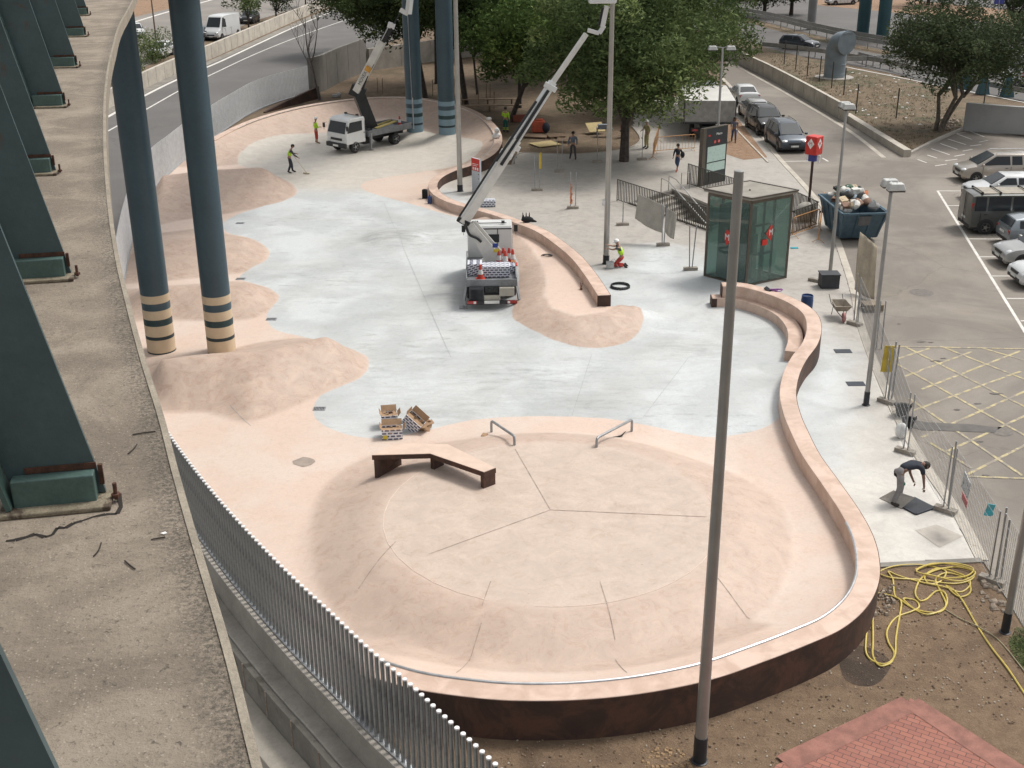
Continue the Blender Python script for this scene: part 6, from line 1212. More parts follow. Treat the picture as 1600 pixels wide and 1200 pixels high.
def head(r, z, dirs, m=M_lamp):
    for dx, dy in dirs:
        b = MB(); b.bar((0, 0, z), (dx*.75, dy*.75, z+.1), .05, .04); b.build('lamp_arm', M_galvd, r)
        c = Vector((dx*.62, dy*.62, z-.02)); b = MB(); b.add([c+Vector(v) for v in ((-.28, -.2, -.1), (.28, -.2, -.1), (.28, .2, -.1), (-.28, .2, -.1), (-.2, -.14, .12), (.2, -.14, .12), (.2, .14, .12), (-.2, .14, .12))], [(0, 3, 2, 1), (4, 5, 6, 7), (0, 1, 5, 4), (1, 2, 6, 5), (2, 3, 7, 6), (3, 0, 4, 7)]); b.build('lamp_head', m, r, bevel=.03)
        b = MB(); b.box(c+Vector((0, 0, -.12)), (.5, .34, .04)); b.build('lens', M_trim, r)
r = mast(1353, 633, 7.5, .085, .055, 'grey street lamp with a double head standing by the mesh fence beside the yellow hatching', sleeve=.5); head(r, 7.5, [(.15, -.25), (.1, .6)])
r = mast(1297, 425, 7.4, .085, .05, 'grey street lamp rising from the black box between the glass lift and the skip', sleeve=0); head(r, 7.4, [(.1, -.2), (.05, .6)])
r = mast(1117, 283, 7.6, .09, .06, 'grey street lamp with two heads beside the station map board', sleeve=0); head(r, 7.6, [(-.9, .1), (.75, 0)])
r = mast(1570, 988, 7.6, .085, .06, 'grey lamp post at the lower right edge standing in the grass', sleeve=.55); head(r, 7.6, [(.1, -.25)])
mast(246, 80, 7, .09, .06, 'brown lamp pole between the two near blue columns behind the barrier wall', m=mat('rusty_pole', (.13, .09, .065), .7), sleeve=0)
p = at(947, 412); b = MB(); b.box((p.x-.16, p.y, 2.9), (.16, .14, .3)); tag(b.build('junction_box', M_cw, bevel=.02), 'small white junction box on the slim mast above the kneeling worker', 'box')
b = MB(); b.box((0, 0, .16), (.34, .26, .3)); b.tube(spline([(0, 0, .3), (.2, .1, .4), (.35, .0, .1), (.5, .1, .02)], 4), .015, 5); o = tag(b.build('tool_box', M_galv, bevel=.02), 'grey tool box at the foot of the slim mast beside the kneeling worker', 'toolbox'); o.location = at(953, 419)
# ================================================================== GLASS LIFT
Lc, Fc, Rc = at(1101, 431), at(1165, 448), at(1227, 434); Bc = Lc+Rc-Fc; HK = 3.75
ko = thing('glass_lift', 'glass station lift kiosk with a flat grey roof and red diamond signs', 'lift', (Fc.x, Fc.y, 0))
M_kg = (lambda t: (t.base((.34, .48, .44)), setattr(t.b.inputs['Roughness'], 'default_value', .03), setattr(t.b.inputs['Transmission Weight'], 'default_value', .82), setattr(t.b.inputs['IOR'], 'default_value', 1.08), setattr(t.b.inputs['Coat Weight'], 'default_value', .9), setattr(t.b.inputs['Coat Roughness'], 'default_value', .03), t.m)[-1])(NT('teal_glass'))
M_kf = mat('kiosk_frame', (.13, .115, .095), .4, .6, .1, 3); M_kin = mat('kiosk_interior', (.03, .05, .05), .4, .2, .2, 2); M_kroof = mat('kiosk_roof', (.27, .25, .215), .85, 0, .14, 1.5, .1)
cs = [Lc, Fc, Rc, Bc]; b = MB()
for i in range(4):
    a, c = cs[i], cs[(i+1) % 4]; d = (c-a).normalized(); n = Vector((d.y, -d.x, 0))
    b.bar(a+Vector((0, 0, .03)), c+Vector((0, 0, .03)), .1, .1); b.bar(a+Vector((0, 0, HK)), c+Vector((0, 0, HK)), .12, .14)
    b.bar(a, a+Vector((0, 0, HK)), .1, .1); 
b.build('frame', M_kf, ko, world=True)
for i in range(4):
    a, c = cs[i], cs[(i+1) % 4]; d = (c-a); u = d.normalized(); a2, c2 = a+u*.07, c-u*.07; B = MB(); B.bar(a2+Vector((0, 0, HK/2+.03)), c2+Vector((0, 0, HK/2+.03)), .025, HK-.16); B.build('glass_pane', M_kg, ko, world=True)
ct = (Lc+Rc)/2; ex = (Rc-Fc).normalized(); ey = (Lc-Fc).normalized(); b = MB()
lw, lh = (Rc-Fc).length, (Lc-Fc).length
def K(u, v, z=0): return Fc+ex*u*lw+ey*v*lh+Vector((0, 0, z))
b = MB(); b.prism([K(-.07, -.07).xy[:], K(1.07, -.07).xy[:], K(1.07, 1.07).xy[:], K(-.07, 1.07).xy[:]], HK+.08, HK+.2); b.build('roof', M_kroof, ko, world=True, bevel=.02)
b = MB(); q = [K(-.07, -.07), K(1.07, -.07), K(1.07, 1.07), K(-.07, 1.07)]
for i in range(4): b.bar(q[i]+Vector((0, 0, HK+.2)), q[(i+1) % 4]+Vector((0, 0, HK+.2)), .07, .06)
b.lathe([(.04, 0), (.04, .05), (0, .06)], K(.42, .45, HK+.2), 10); b.build('roof_edge', M_kf, ko, world=True)
b = MB(); b.prism([K(.12, .3).xy[:], K(.48, .3).xy[:], K(.48, .85).xy[:], K(.12, .85).xy[:]], .02, 3.3); b.build('lift_car', M_kin, ko, world=True)
M_kpale = mat('lift_door_pale', (.3, .42, .38), .3, .3); b = MB(); b.bar(K(.4, .27, 1.1), K(.5, .27, 1.1), .03, 2.0, mi=0); b.bar(K(.58, .27, 1.1), K(.7, .27, 1.1), .03, 2.0); b.bar(K(.25, .45, 1.1), K(.25, .58, 1.1), .03, 2.0); b.build('door_panel', M_kpale, ko, world=True)
b = MB()
for u, v in ((.2, .2), (.8, .2), (.2, .85), (.55, .2), (.8, .85)): b.bar(K(u, v), K(u, v, HK), .1, .1)
for z in (1.2, 2.5): b.bar(K(.2, .2, z), K(.8, .2, z), .08, .1); b.bar(K(.2, .2, z), K(.2, .85, z), .08, .1)
b.build('inner_structure', mat('inner_steel', (.05, .07, .07), .5, .4), ko, world=True)
b = MB(); b.prism([K(.04, .04).xy[:], K(.96, .04).xy[:], K(.96, .96).xy[:], K(.04, .96).xy[:]], .012, .03); b.build('floor_plate', M_kin, ko, world=True)
M_red = mat('sign_red', (.55, .03, .02), .45); M_whs = mat('sign_white', (.78, .78, .76), .5)
def diamond(ca, n, s, par, off_=.03, txt='M'):
    n = n.normalized(); sx = Vector((0, 0, 1)).cross(n).normalized(); up_ = Vector((0, 0, 1)); c = ca+n*off_; b = MB(); q = [c+up_*s, c+sx*s, c-up_*s, c-sx*s]
    b.add(q+[p-n*.012 for p in q], [(0, 1, 2, 3), (7, 6, 5, 4), (0, 4, 5, 1), (1, 5, 6, 2), (2, 6, 7, 3), (3, 7, 4, 0)]); b.build('red_diamond', M_red, par, world=True)
    rm = Matrix((sx, up_, n)).transposed(); text(txt, s*1.1, M_whs, 'letter', par, c+n*.006-par.location, rm.to_euler(), .003)
nL = Vector((-ex.x, -ex.y, 0)); nF = Vector((-ey.x, -ey.y, 0))
diamond(K(0, .5, 2.0), nL, .36, ko); diamond(K(.52, 0, 2.25), nF, .36, ko); b = MB(); b.prism([(0, 0)]*0 or [K(.3, -.02).xy[:], K(.42, -.02).xy[:], K(.42, -.035).xy[:], K(.3, -.035).xy[:]], 1.75, 2.0); b.build('small_red_sign', M_red, ko, world=True)
# ================================================================== STAIRS TO THE STATION
M_rail = mat('dark_railing_steel', (.07, .065, .055), .5, .5, .15, 4); A_, B2, C2, D2 = stair
sw = thing('stairwell', 'stairs going down into the station behind the slatted railing', 'stairs', (A_.x, A_.y, 0))
n = 14; b = MB()
for k in range(n):
    f0, f1 = k/n, (k+1)/n; z = -.17*(k+1); q = [D2.lerp(C2, f0), D2.lerp(C2, f1), A_.lerp(B2, f1), A_.lerp(B2, f0)]; b.prism([p.xy[:] for p in q], z-.3, z)
b.build('steps', M_conc, sw, world=True)
b = MB(); 
for a, c in ((A_, B2), (D2, C2), (B2, C2), (A_, D2)): b.bar(a+Vector((0, 0, -1.4)), c+Vector((0, 0, -1.4)), .2, 2.9)
b.build('side_wall', M_concd, sw, world=True); b = MB()
for a, c in ((A_, B2), (D2, C2)): b.bar(a+Vector((0, 0, .05)), c+Vector((0, 0, .05)), .26, .12)
b.build('kerb_edge', M_conc, sw, world=True)
b = MB()
for o_ in (.12, .3):
    p0 = D2.lerp(A_, o_); p1 = C2.lerp(B2, o_); b.tube([p0+Vector((0, 0, .9)), p0.lerp(p1, .12)+Vector((0, 0, .85)), p1+Vector((0, 0, -1.4))], .03, 7); b.tube([p0+Vector((0, 0, 0)), p0+Vector((0, 0, .9))], .03, 7)
b.build('handrail', mat('bright_handrail', (.6, .6, .58), .25, .8), sw, world=True, smooth=True)
def slatrail(pts, h_, lab, step=.14, z=.06, name='slatted_railing'):
    r = thing(name, lab, 'railing', (pts[0].x, pts[0].y, 0), 0, 'dark slatted railings round the station stairs'); q = resample(pts, step); b = MB(); d = None
    for i, p in enumerate(q):
        d = (q[min(i+1, len(q)-1)]-q[max(i-1, 0)]).normalized(); b.box((p.x, p.y, z+h_/2), (.012, .05, h_), rotz(math.atan2(d.y, d.x)+math.pi/2*0))
        if i % 14 == 0: b.box((p.x, p.y, h_/2+.02), (.05, .05, h_+.06))
    b.build('slats', M_rail, r, world=True); b = MB()
    for a, c in zip(pts, pts[1:]):
        b.bar(a+Vector((0, 0, h_+z)), c+Vector((0, 0, h_+z)), .05, .03); b.bar(a+Vector((0, 0, z+.02)), c+Vector((0, 0, z+.02)), .04, .03)
    b.build('rails', M_rail, r, world=True)
slatrail([at(964, 314), at(1112, 364)], 1.15, 'long dark slatted railing in front of the station stairs'); slatrail([at(1074, 288), at(1160, 318)], 1.15, 'dark slatted railing behind the stairs beside the map board')
slatrail([at(1160, 318), at(1232, 330), at(1276, 352)], 1.15, 'dark slatted railing behind and right of the glass lift'); slatrail([at(1232, 368), at(1276, 352)], 1.15, 'short slatted railing end between the glass lift and the skip')
b = MB(); p = at(1064, 296); b.tube([p, p+Vector((0, 0, .95)), p+Vector((.5, .1, .95)), p+Vector((.5, .1, 0))], .022, 6); tag(b.build('hoop_rail', M_galvd, smooth=True), 'small steel hoop at the head of the station stairs', 'rail')
# ---- map board
ml, mr = at(1097, 290), at(1127, 283); mb = thing('map_board', 'tall dark station board with lit maps and red line symbols', 'sign board', (ml.x, ml.y, 0)); d = (mr-ml).normalized(); nn = Vector((d.y, -d.x, 0)); HB = 3.25; wB = (mr-ml).length*1.12; 
def Bp(u, z, o_=0): return ml+d*u*wB+Vector((0, 0, z))+nn*o_
M_board = mat('board_dark', (.035, .042, .045), .4, .3); b = MB(); b.bar(Bp(.5, HB/2), Bp(.5, HB/2)+d*.001, .01, .01); b = MB(); b.add([Bp(u, z, o_) for o_ in (.1, -.1) for u, z in ((0, 0), (1, 0), (1, HB), (0, HB))], [(0, 1, 2, 3), (7, 6, 5, 4), (0, 4, 5, 1), (1, 5, 6, 2), (2, 6, 7, 3), (3, 7, 4, 0)]); b.build('board_body', M_board, mb, world=True, bevel=.02)
b = MB(); b.add([Bp(u, z, o_) for o_ in (.13, -.13) for u, z in ((-.14, 0), (.0, 0), (.0, HB+.03), (-.14, HB+.03))], [(0, 1, 2, 3), (7, 6, 5, 4), (0, 4, 5, 1), (1, 5, 6, 2), (2, 6, 7, 3), (3, 7, 4, 0)]); b.bar(Bp(-.14, HB+.03), Bp(1, HB+.03), .24, .05); b.build('side_post', M_kf, mb, world=True)
M_map = (lambda t: (t.base(t.mix(t.ramp(t.noise(7, 5, .8), .52, .6, 0, .45), (.46, .6, .55), (.22, .38, .32))), t.m)[-1])(NT('map_print'))
for z0, z1 in ((.75, 1.25), (1.32, 2.2)): b = MB(); b.add([Bp(u, z, o_) for o_ in (.112, .1) for u, z in ((.1, z0), (.93, z0), (.93, z1), (.1, z1))], [(0, 1, 2, 3), (7, 6, 5, 4), (0, 4, 5, 1), (1, 5, 6, 2), (2, 6, 7, 3), (3, 7, 4, 0)]); b.build('map_panel', M_map, mb, world=True)
for u in (.42, .6): b = MB(); b.lathe([(.1, 0), (.1, .012)], Bp(u, 2.45, .1), 16, 0, nn.to_track_quat('Z', 'Y').to_matrix()); b.build('line_symbol', M_red, mb, world=True)
rmB = Matrix((d, Vector((0, 0, 1)), nn)).transposed(); text('Metro', .2, M_whs, 'lettering', mb, Bp(.6, 2.88, .11)-mb.location, rmB.to_euler(), .003); text('L1', .11, M_whs, 'lettering', mb, Bp(.42, 2.45, .115)-mb.location, rmB.to_euler(), .003); text('L5', .11, M_whs, 'lettering', mb, Bp(.6, 2.45, .115)-mb.location, rmB.to_euler(), .003)
b = MB(); b.add([Bp(u, z, o_) for o_ in (.114, .1) for u, z in ((.1, 2.85), (.16, 2.92), (.22, 2.85), (.16, 2.78))], [(0, 1, 2, 3), (7, 6, 5, 4), (0, 4, 5, 1), (1, 5, 6, 2), (2, 6, 7, 3), (3, 7, 4, 0)]); b.build('red_diamond', M_red, mb, world=True)
# ---- red station cube sign
p = at(1262, 338); cs_ = thing('station_sign', 'red cube station sign with white diamonds on a dark pole beside the skip', 'sign', (p.x, p.y, 0), R(12)); b = MB(); b.tube([(0, 0, 0), (0, 0, 3.0)], .07, 10); b.build('pole', mat('maroon_pole', (.06, .035, .03), .5, .3), cs_, smooth=True)
b = MB(); b.box((0, 0, 3.75), (.66, .66, .95)); b.build('cube', M_red, cs_, bevel=.05, )
b = MB(); b.box((0, 0, 3.1), (.36, .36, .36)); b.build('blue_symbol', mat('sign_blue', (.04, .05, .25), .5), cs_, bevel=.02)
for k in range(4):
    a = k*math.pi/2; n = Vector((math.cos(a), math.sin(a), 0)); sx = Vector((-n.y, n.x, 0))
    for oo in (.16,):
        c = n*.335+Vector((0, 0, 3.85)); b = MB(); q = [c+Vector((0, 0, .27)), c+sx*.2, c-Vector((0, 0, .27)), c-sx*.2]; b.add(q+[v-n*.01 for v in q], [(0, 1, 2, 3), (7, 6, 5, 4), (0, 4, 5, 1), (1, 5, 6, 2), (2, 6, 7, 3), (3, 7, 4, 0)]); b.build('white_diamond', M_whs, cs_)
        rm = Matrix((sx, Vector((0, 0, 1)), n)).transposed(); text('M', .24, M_red, 'letter', cs_, c+n*.004, rm.to_euler(), .003)
cs_.rotation_euler.z = R(-45)
b = MB(); 
for x in (-.33, .33): b.box((x, 0, 3.08), (.16, .05, .36))
b.build('side_label', M_whs, cs_)
# ---- red notice board
a, c = at(739, 299), at(753, 303); nb = thing('notice_board', 'white notice board with a red top panel beside the slim mast', 'sign board', (a.x, a.y, 0)); d = (c-a).normalized(); nn = Vector((d.y, -d.x, 0)); 
def Np(u, z, o_=0): return a+d*u*.72+Vector((0, 0, z))+nn*o_
def slab(z0, z1, o0, o1, m, name, u0=0, u1=1): B = MB(); B.add([Np(u, z, o_) for o_ in (o0, o1) for u, z in ((u0, z0), (u1, z0), (u1, z1), (u0, z1))], [(0, 1, 2, 3), (7, 6, 5, 4), (0, 4, 5, 1), (1, 5, 6, 2), (2, 6, 7, 3), (3, 7, 4, 0)]); return B.build(name, m, nb, world=True)
slab(0, 1.95, .06, -.06, mat('board_pale_grey', (.5, .53, .56), .5, 0, .06, 3), 'board'); slab(1.25, 1.95, .07, .055, M_red, 'red_panel')
for k in range(3): slab(1.3, 1.45, .076, .066, M_whs, 'pictogram', .14+k*.27, .32+k*.27)
slab(1.62, 1.65, .076, .066, M_whs, 'text_line', .12, .85); slab(1.53, 1.56, .076, .066, M_whs, 'text_line', .12, .7); slab(1.05, 1.12, .066, .055, M_trim, 'dark_dot', .8, .88); slab(.8, .86, .066, .055, M_trim, 'dark_dot', .8, .88)
# ================================================================== SKIP WITH RUBBISH
p = at(1345, 383); sk = thing('rubbish_skip', 'blue steel skip heaped with rubbish at the kerb beside the glass lift', 'skip', (p.x, p.y+2.0, 0), R(3)); M_skip = mat('skip_blue', (.08, .135, .175), .6, .2, .2, 2, .1, .1, dirt=((.1, .1, .1), .6)); M_skg = mat('skip_grey', (.14, .145, .15), .6, .2, .2, 2)
def hopper(sc_, zt, zb): 
    return [(-1.0*sc_, -1.9*sc_, zt), (1.0*sc_, -1.9*sc_, zt), (1.0*sc_, 1.9*sc_, zt), (-1.0*sc_, 1.9*sc_, zt)]
b = MB(); o4 = [(-.9, -1.25, .15), (.9, -1.25, .15), (.9, 1.25, .15), (-.9, 1.25, .15), (-1.12, -1.95, 1.55), (1.12, -1.95, 1.55), (1.12, 1.95, 1.55), (-1.12, 1.95, 1.55), (-1.04, -1.87, 1.55), (1.04, -1.87, 1.55), (1.04, 1.87, 1.55), (-1.04, 1.87, 1.55), (-.84, -1.2, .25), (.84, -1.2, .25), (.84, 1.2, .25), (-.84, 1.2, .25)]
b.add(o4, [(0, 3, 2, 1)]+[(i, (i+1) % 4, 4+(i+1) % 4, 4+i) for i in range(4)]+[(4+i, 4+(i+1) % 4, 8+(i+1) % 4, 8+i) for i in range(4)]+[(8+i, 8+(i+1) % 4, 12+(i+1) % 4, 12+i) for i in range(4)]+[(12, 13, 14, 15)]); b.build('skip_body', M_skip, sk)
b = MB()
for x in (-1.0, -.34, .34, 1.0): b.bar((x*.88, -1.28, .2), (x, -1.97, 1.5), .09, .05)
for s in (1, -1):
    for y in (-1.2, -.4, .4, 1.2): b.bar((s*.92, y*.75, .2), (s*1.14, y, 1.5), .06, .08)
b.bar((-1.14, -1.97, 1.53), (1.14, -1.97, 1.53), .08, .1); b.bar((-1.14, -1.97, 1.53), (-1.14, 1.97, 1.53), .08, .1); b.bar((1.14, -1.97, 1.53), (1.14, 1.97, 1.53), .08, .1); b.bar((-1.14, 1.97, 1.53), (1.14, 1.97, 1.53), .08, .1); b.build('ribs', M_skip, sk, bevel=.01)
b = MB(); b.add([(-.28, -1.75, .9), (.28, -1.75, .9), (.3, -1.94, 1.4), (-.3, -1.94, 1.4)], [(0, 1, 2, 3)]); 
for s in (1, -1): b.tube([(s*1.15, -1.0, .9), (s*1.32, -1.0, .9)], .06, 8); b.tube([(s*1.15, 1.0, .9), (s*1.32, 1.0, .9)], .06, 8)
b.build('lifting_lug', M_skg, sk)
rr = random.Random(12); cols = [('debris_white', (.62, .61, .57)), ('debris_brown', (.22, .13, .09)), ('debris_cream', (.5, .4, .27)), ('debris_grey', (.2, .2, .2)), ('debris_black', (.025, .025, .025)), ('debris_green', (.05, .11, .07)), ('debris_blue', (.28, .36, .42)), ('debris_orange', (.5, .16, .06)), ('debris_lime', (.3, .5, .06))]
DM = [mat(n_, c_, .8, 0, .2, 5) for n_, c_ in cols]
mk = {'sack': 'full rubbish sack', 'board': 'broken board', 'box': 'crushed box', 'lump': 'lump of rubble'}; used = set()
adj = ['white', 'brown', 'cream', 'grey', 'black', 'green', 'pale blue', 'orange', 'lime']; where = ['front left', 'front right', 'middle', 'back left', 'back right', 'left side', 'right side', 'centre front', 'centre back']
for k in range(64):
    x, y = rr.uniform(-.85, .85), rr.uniform(-1.65, 1.6); z = 1.5+.45*(1-abs(x)**2)+rr.uniform(-.12, .2); ci = rr.choice([0, 0, 0, 0, 1, 2, 2, 0, 4, 5, 6, 7 if k % 3 == 0 else 0, 8 if k % 7 == 0 else 3]); kind = rr.choice(['sack', 'board', 'box', 'lump', 'sack'])
    B = MB(); rot = Matrix.Rotation(rr.uniform(-.6, .6), 3, 'X') @ Matrix.Rotation(rr.uniform(0, 3.1), 3, 'Z')
    if kind == 'sack': B.ell((0, 0, 0), (rr.uniform(.2, .38), rr.uniform(.16, .28), rr.uniform(.12, .22)), 10); B.v = [(v[0]*(1+.15*math.sin(v[1]*21)), v[1], v[2]*(1+.3*math.sin(v[0]*17+k))) for v in B.v]
    elif kind == 'board': B.box((0, 0, 0), (rr.uniform(.5, 1.1), rr.uniform(.12, .4), .035))
    elif kind == 'box': B.box((0, 0, 0), (rr.uniform(.25, .5), rr.uniform(.2, .4), rr.uniform(.12, .3)))
    else: B.ell((0, 0, 0), (.14, .12, .1), 7)
    o = B.build('rubbish_'+kind, DM[ci], bevel=.01 if kind == 'box' else 0, smooth=kind == 'sack'); o.matrix_basis = sk.matrix_basis @ Matrix.Translation((x, y, z)) @ rot.to_4x4()
    wx = 'left' if x < -.28 else ('right' if x > .28 else 'middle'); wy = 'front' if y < -.7 else ('back' if y > .6 else 'central'); l_ = f'{adj[ci]} {mk[kind]} on the {wy} {wx} part of the skip heap'
    tag(o, l_, 'rubbish', 'rubbish heaped in the skip')
# ================================================================== PLANTER BOX, BARREL, WHEELBARROW, BUCKETS
p = at(1298, 452); b = MB(); b.box((0, 0, .3), (.78, .62, .6)); b.box((0, 0, .61), (.84, .68, .04)); b.box((.25, -.315, .42), (.12, .01, .16)); o = tag(b.build('cable_box', mat('black_box_plastic', (.03, .034, .04), .6, 0, .2, 4), bevel=.03), 'black square box at the foot of the street lamp', 'box'); o.location = (p.x-.02, p.y+.35, .01)
def barrel(px, py, m, lab, h_=.62, r_=.24, name='barrel', open_=True):
    p = at(px, py); r = thing(name, lab, name.replace('_', ' '), (p.x, p.y+r_, .01)); b = MB(); b.lathe([(r_*.86, 0), (r_*.98, .06), (r_*1.02, h_*.3), (r_, h_*.34), (r_*1.04, h_*.7), (r_, h_*.74), (r_*.96, h_), (r_*.88, h_), (r_*.84, h_-.06), (0, h_-.08)], n=20); b.build('body', m, r, smooth=True)
    b = MB(); b.lathe([(r_*.85, h_-.085), (r_*.84, h_-.07)], n=20); b.build('inside', M_dk, r)
barrel(1262, 487, mat('barrel_blue', (.02, .05, .14), .45), 'small dark blue barrel behind the curving pink wall')
def bucket(px, py, lab, s=1.):
    p = at(px, py); r = thing('bucket', lab, 'bucket', (p.x, p.y+.2, .01), 0, 'black rubber buckets by the fence'); b = MB(); b.lathe([(.17*s, 0), (.26*s, .34*s), (.285*s, .36*s), (.24*s, .34*s), (.155*s, .03), (0, .03)], n=18); b.build('tub', mat('black_rubber', (.018, .019, .02), .6), r, smooth=True)
    b = MB(); [b.tube([(x*s, -.06, .36*s), (x*1.1*s, 0, .45*s), (x*s, .06, .36*s)], .014, 5) for x in (-.27, .27)]; b.build('handle', M_trim, r)
bucket(1412, 654, 'black rubber bucket against the mesh fence, upper one'); bucket(1421, 672, 'black rubber bucket against the mesh fence, lower one', .85)
b = MB(); b.ell((0, 0, .25), (.2, .17, .27), 10); o = tag(b.build('cement_bag', M_whs, smooth=True), 'white bag standing below the black buckets', 'bag'); o.location = at(1407, 684)
p = at(1315, 500); wb = thing('wheelbarrow', 'muddy grey wheelbarrow with a pink wheel standing on the pavement', 'wheelbarrow', (p.x, p.y+.35, .01), R(-90)); M_wb = mat('muddy_tray', (.3, .26, .21), .8, 0, .2, 6)
b = MB(); b.add([(-.3, -.2, .34), (.3, -.22, .34), (.3, .22, .34), (-.3, .2, .34), (-.4, -.3, .62), (.48, -.34, .6), (.48, .34, .6), (-.4, .3, .62), (-.37, -.27, .62), (.45, -.31, .6), (.45, .31, .6), (-.37, .27, .62), (-.27, -.17, .37), (.27, -.19, .37), (.27, .19, .37), (-.27, .17, .37)], [(0, 3, 2, 1)]+[(i, (i+1) % 4, 4+(i+1) % 4, 4+i) for i in range(4)]+[(4+i, 4+(i+1) % 4, 8+(i+1) % 4, 8+i) for i in range(4)]+[(8+i, 8+(i+1) % 4, 12+(i+1) % 4, 12+i) for i in range(4)]+[(12, 13, 14, 15)]); b.build('tray', M_wb, wb)
b = MB()
for s in (1, -1): b.tube([(.62, s*.06, .18), (.2, s*.2, .33), (-.5, s*.25, .42), (-.85, s*.27, .68)], .016, 6); b.tube([(-.25, s*.22, .37), (-.32, s*.24, 0)], .014, 6)
b.build('frame', M_trim, wb, smooth=True)
b = MB(); rx = Matrix.Rotation(math.pi/2, 3, 'X'); b.lathe([(.1, -.04), (.19, -.04), (.2, 0), (.19, .04), (.1, .04)], (.62, 0, .2), 16, 0, rx); b.build('wheel', mat('pink_tyre', (.42, .2, .19), .7), wb, smooth=True)
# ================================================================== MESH FENCES
M_blk2 = mat('concrete_foot', (.3, .27, .23), .95, 0, .2, 6, .4, .1)
def foot(px, py, lab, yaw=0.):
    p = at(px, py) if not isinstance(px, Vector) else px; r = bpy.data.objects.new('x', None); b = MB(); b.box((0, 0, .07), (.62, .22, .14)); b.box((-.12, 0, .145), (.1, .1, .01)); b.box((.12, 0, .145), (.1, .1, .01)); o = b.build('concrete_foot', M_blk2, bevel=.025); o.location = (p.x, p.y, .0); o.rotation_euler.z = yaw; tag(o, lab, 'fence foot', 'concrete feet of the mesh fences')
def panel(a, c, lab, mesh=True, tarp=None, sign=None, h_=2.0, n=None, lean=0.):
    r = thing('mesh_fence', lab, 'fence', (a.x, a.y, 0), 0, 'temporary mesh fence panels'); d = (c-a); L = d.length; u = d.normalized(); b = MB(); nn = Vector((-u.y, u.x, 0)); 
    def Q(s, z): return a+u*s+nn*lean*z+Vector((0, 0, z))
    for s in (.06, L-.06): b = MB(); b.tube([Q(s, .05), Q(s, h_)], .022, 8); b.build('post', M_galvd, r, world=True, smooth=True)
    b = MB()
    if mesh:
        k = max(6, int(L/.11))
        for i in range(k): s = .06+(L-.12)*i/(k-1); b.bar(Q(s, .14), Q(s, h_-.05), .0055, .0055)
        for z in [.14+i*.265 for i in range(8)]: b.bar(Q(.06, z), Q(L-.06, z), .007, .007)
        b.build('wire_mesh', M_galvd, r, world=True)
    return Q
fx = [(1274, 440), (1335, 508), (1385, 630), (1414, 708), (1477, 800), (1549, 910), (1640, 1050)]; fp = [at(*v) for v in fx]
names = ['beside the black box at the street lamp', 'in front of the wheelbarrow by the skip', 'below the yellow sign', 'by the black buckets', 'at the corner beside the open hatch', 'by the kerb above the yellow hose', 'off the lower right edge']
for i, p in enumerate(fp[:-1]): foot(p, None, 'concrete fence foot '+names[i], math.atan2(fp[i+1].y-p.y, fp[i+1].x-p.x)+R(50))
for i in (1, 2, 3, 4, 5): 
    Q = panel(fp[i]+Vector((.05, 0, 0)), fp[i+1]-Vector((.05, 0, 0)), 'grey mesh fence panel starting '+names[i])
    if i == 4:
        b = MB(); L = (fp[5]-fp[4]).length; B3 = MB()
        bb = MB(); bb.add([Q(.75, 1.2), Q(1.35, 1.1), Q(1.4, 1.6), Q(.8, 1.7)]+[Q(.75, 1.2)+Vector((.02, .02, 0)), Q(1.35, 1.1)+Vector((.02, .02, 0)), Q(1.4, 1.6)+Vector((.02, .02, 0)), Q(.8, 1.7)+Vector((.02, .02, 0))], [(0, 1, 2, 3), (7, 6, 5, 4), (0, 4, 5, 1), (1, 5, 6, 2), (2, 6, 7, 3), (3, 7, 4, 0)])
        so = thing('fence_sign', 'white sign with dark writing and a red strip hanging on the mesh fence', 'sign', tuple(Q(1.0, 1.3))); bb.build('sign_plate', mat('sign_pale', (.5, .52, .52), .5, 0, .2, 12, dirt=((.06, .08, .12), .5)), so, world=True)
        b = MB(); b.add([Q(.9, .92), Q(1.35, .85), Q(1.35, 1.05), Q(.9, 1.12)]+[q_+Vector((.02, .02, 0)) for q_ in (Q(.9, .92), Q(1.35, .85), Q(1.35, 1.05), Q(.9, 1.12))], [(0, 1, 2, 3), (7, 6, 5, 4), (0, 4, 5, 1), (1, 5, 6, 2), (2, 6, 7, 3), (3, 7, 4, 0)]); b.build('red_strip', mat('faded_red', (.45, .12, .12), .6), so, world=True)
for i, (x, y, lab) in enumerate([(1340, 470, 'leaning'), (1304, 420, 'tall')]): pass
def tarp(pts, lab, m, amp=.05, name='tarpaulin', seed=0):
    """draped cloth from four corners, with folds and thickness"""
    a, b_, c, d_ = pts; n, mm_ = 22, 14; vs = []; rr = random.Random(seed)
    nrm = (b_-a).cross(d_-a).normalized()
    for j in range(mm_+1):
        for i in range(n+1):
            u, v = i/n, j/mm_; p = (a.lerp(b_, u)).lerp(d_.lerp(c, u), v); p = p+nrm*amp*(math.sin(u*17+v*3+seed)*.6+math.sin(u*7-v*5)*.5)*min(1, 4*v*(1-v)+.5)+Vector((0, 0, -.08*math.sin(u*math.pi)*v)); vs.append(p)
    fs = [(j*(n+1)+i, j*(n+1)+i+1, (j+1)*(n+1)+i+1, (j+1)*(n+1)+i) for j in range(mm_) for i in range(n)]; B = MB(); B.add(vs, fs); o = B.build(name, m, smooth=True); s = o.modifiers.new('solid', 'SOLIDIFY'); s.thickness = .008; tag(o, lab, 'cloth'); return o
M_tarp = mat('dusty_sheet', (.42, .36, .27), .9, 0, .12, 2, .3, .1); M_tarpw = mat('pale_sheet', (.4, .375, .33), .85, 0, .1, 2, .2, .08)
tarp([ry(1344, 362, 49.5), ry(1371, 385, 48.5), at(1366, 468, .1), at(1335, 452, .2)], 'dusty beige sheet hanging on the fence posts in front of the skip', M_tarp, seed=3)
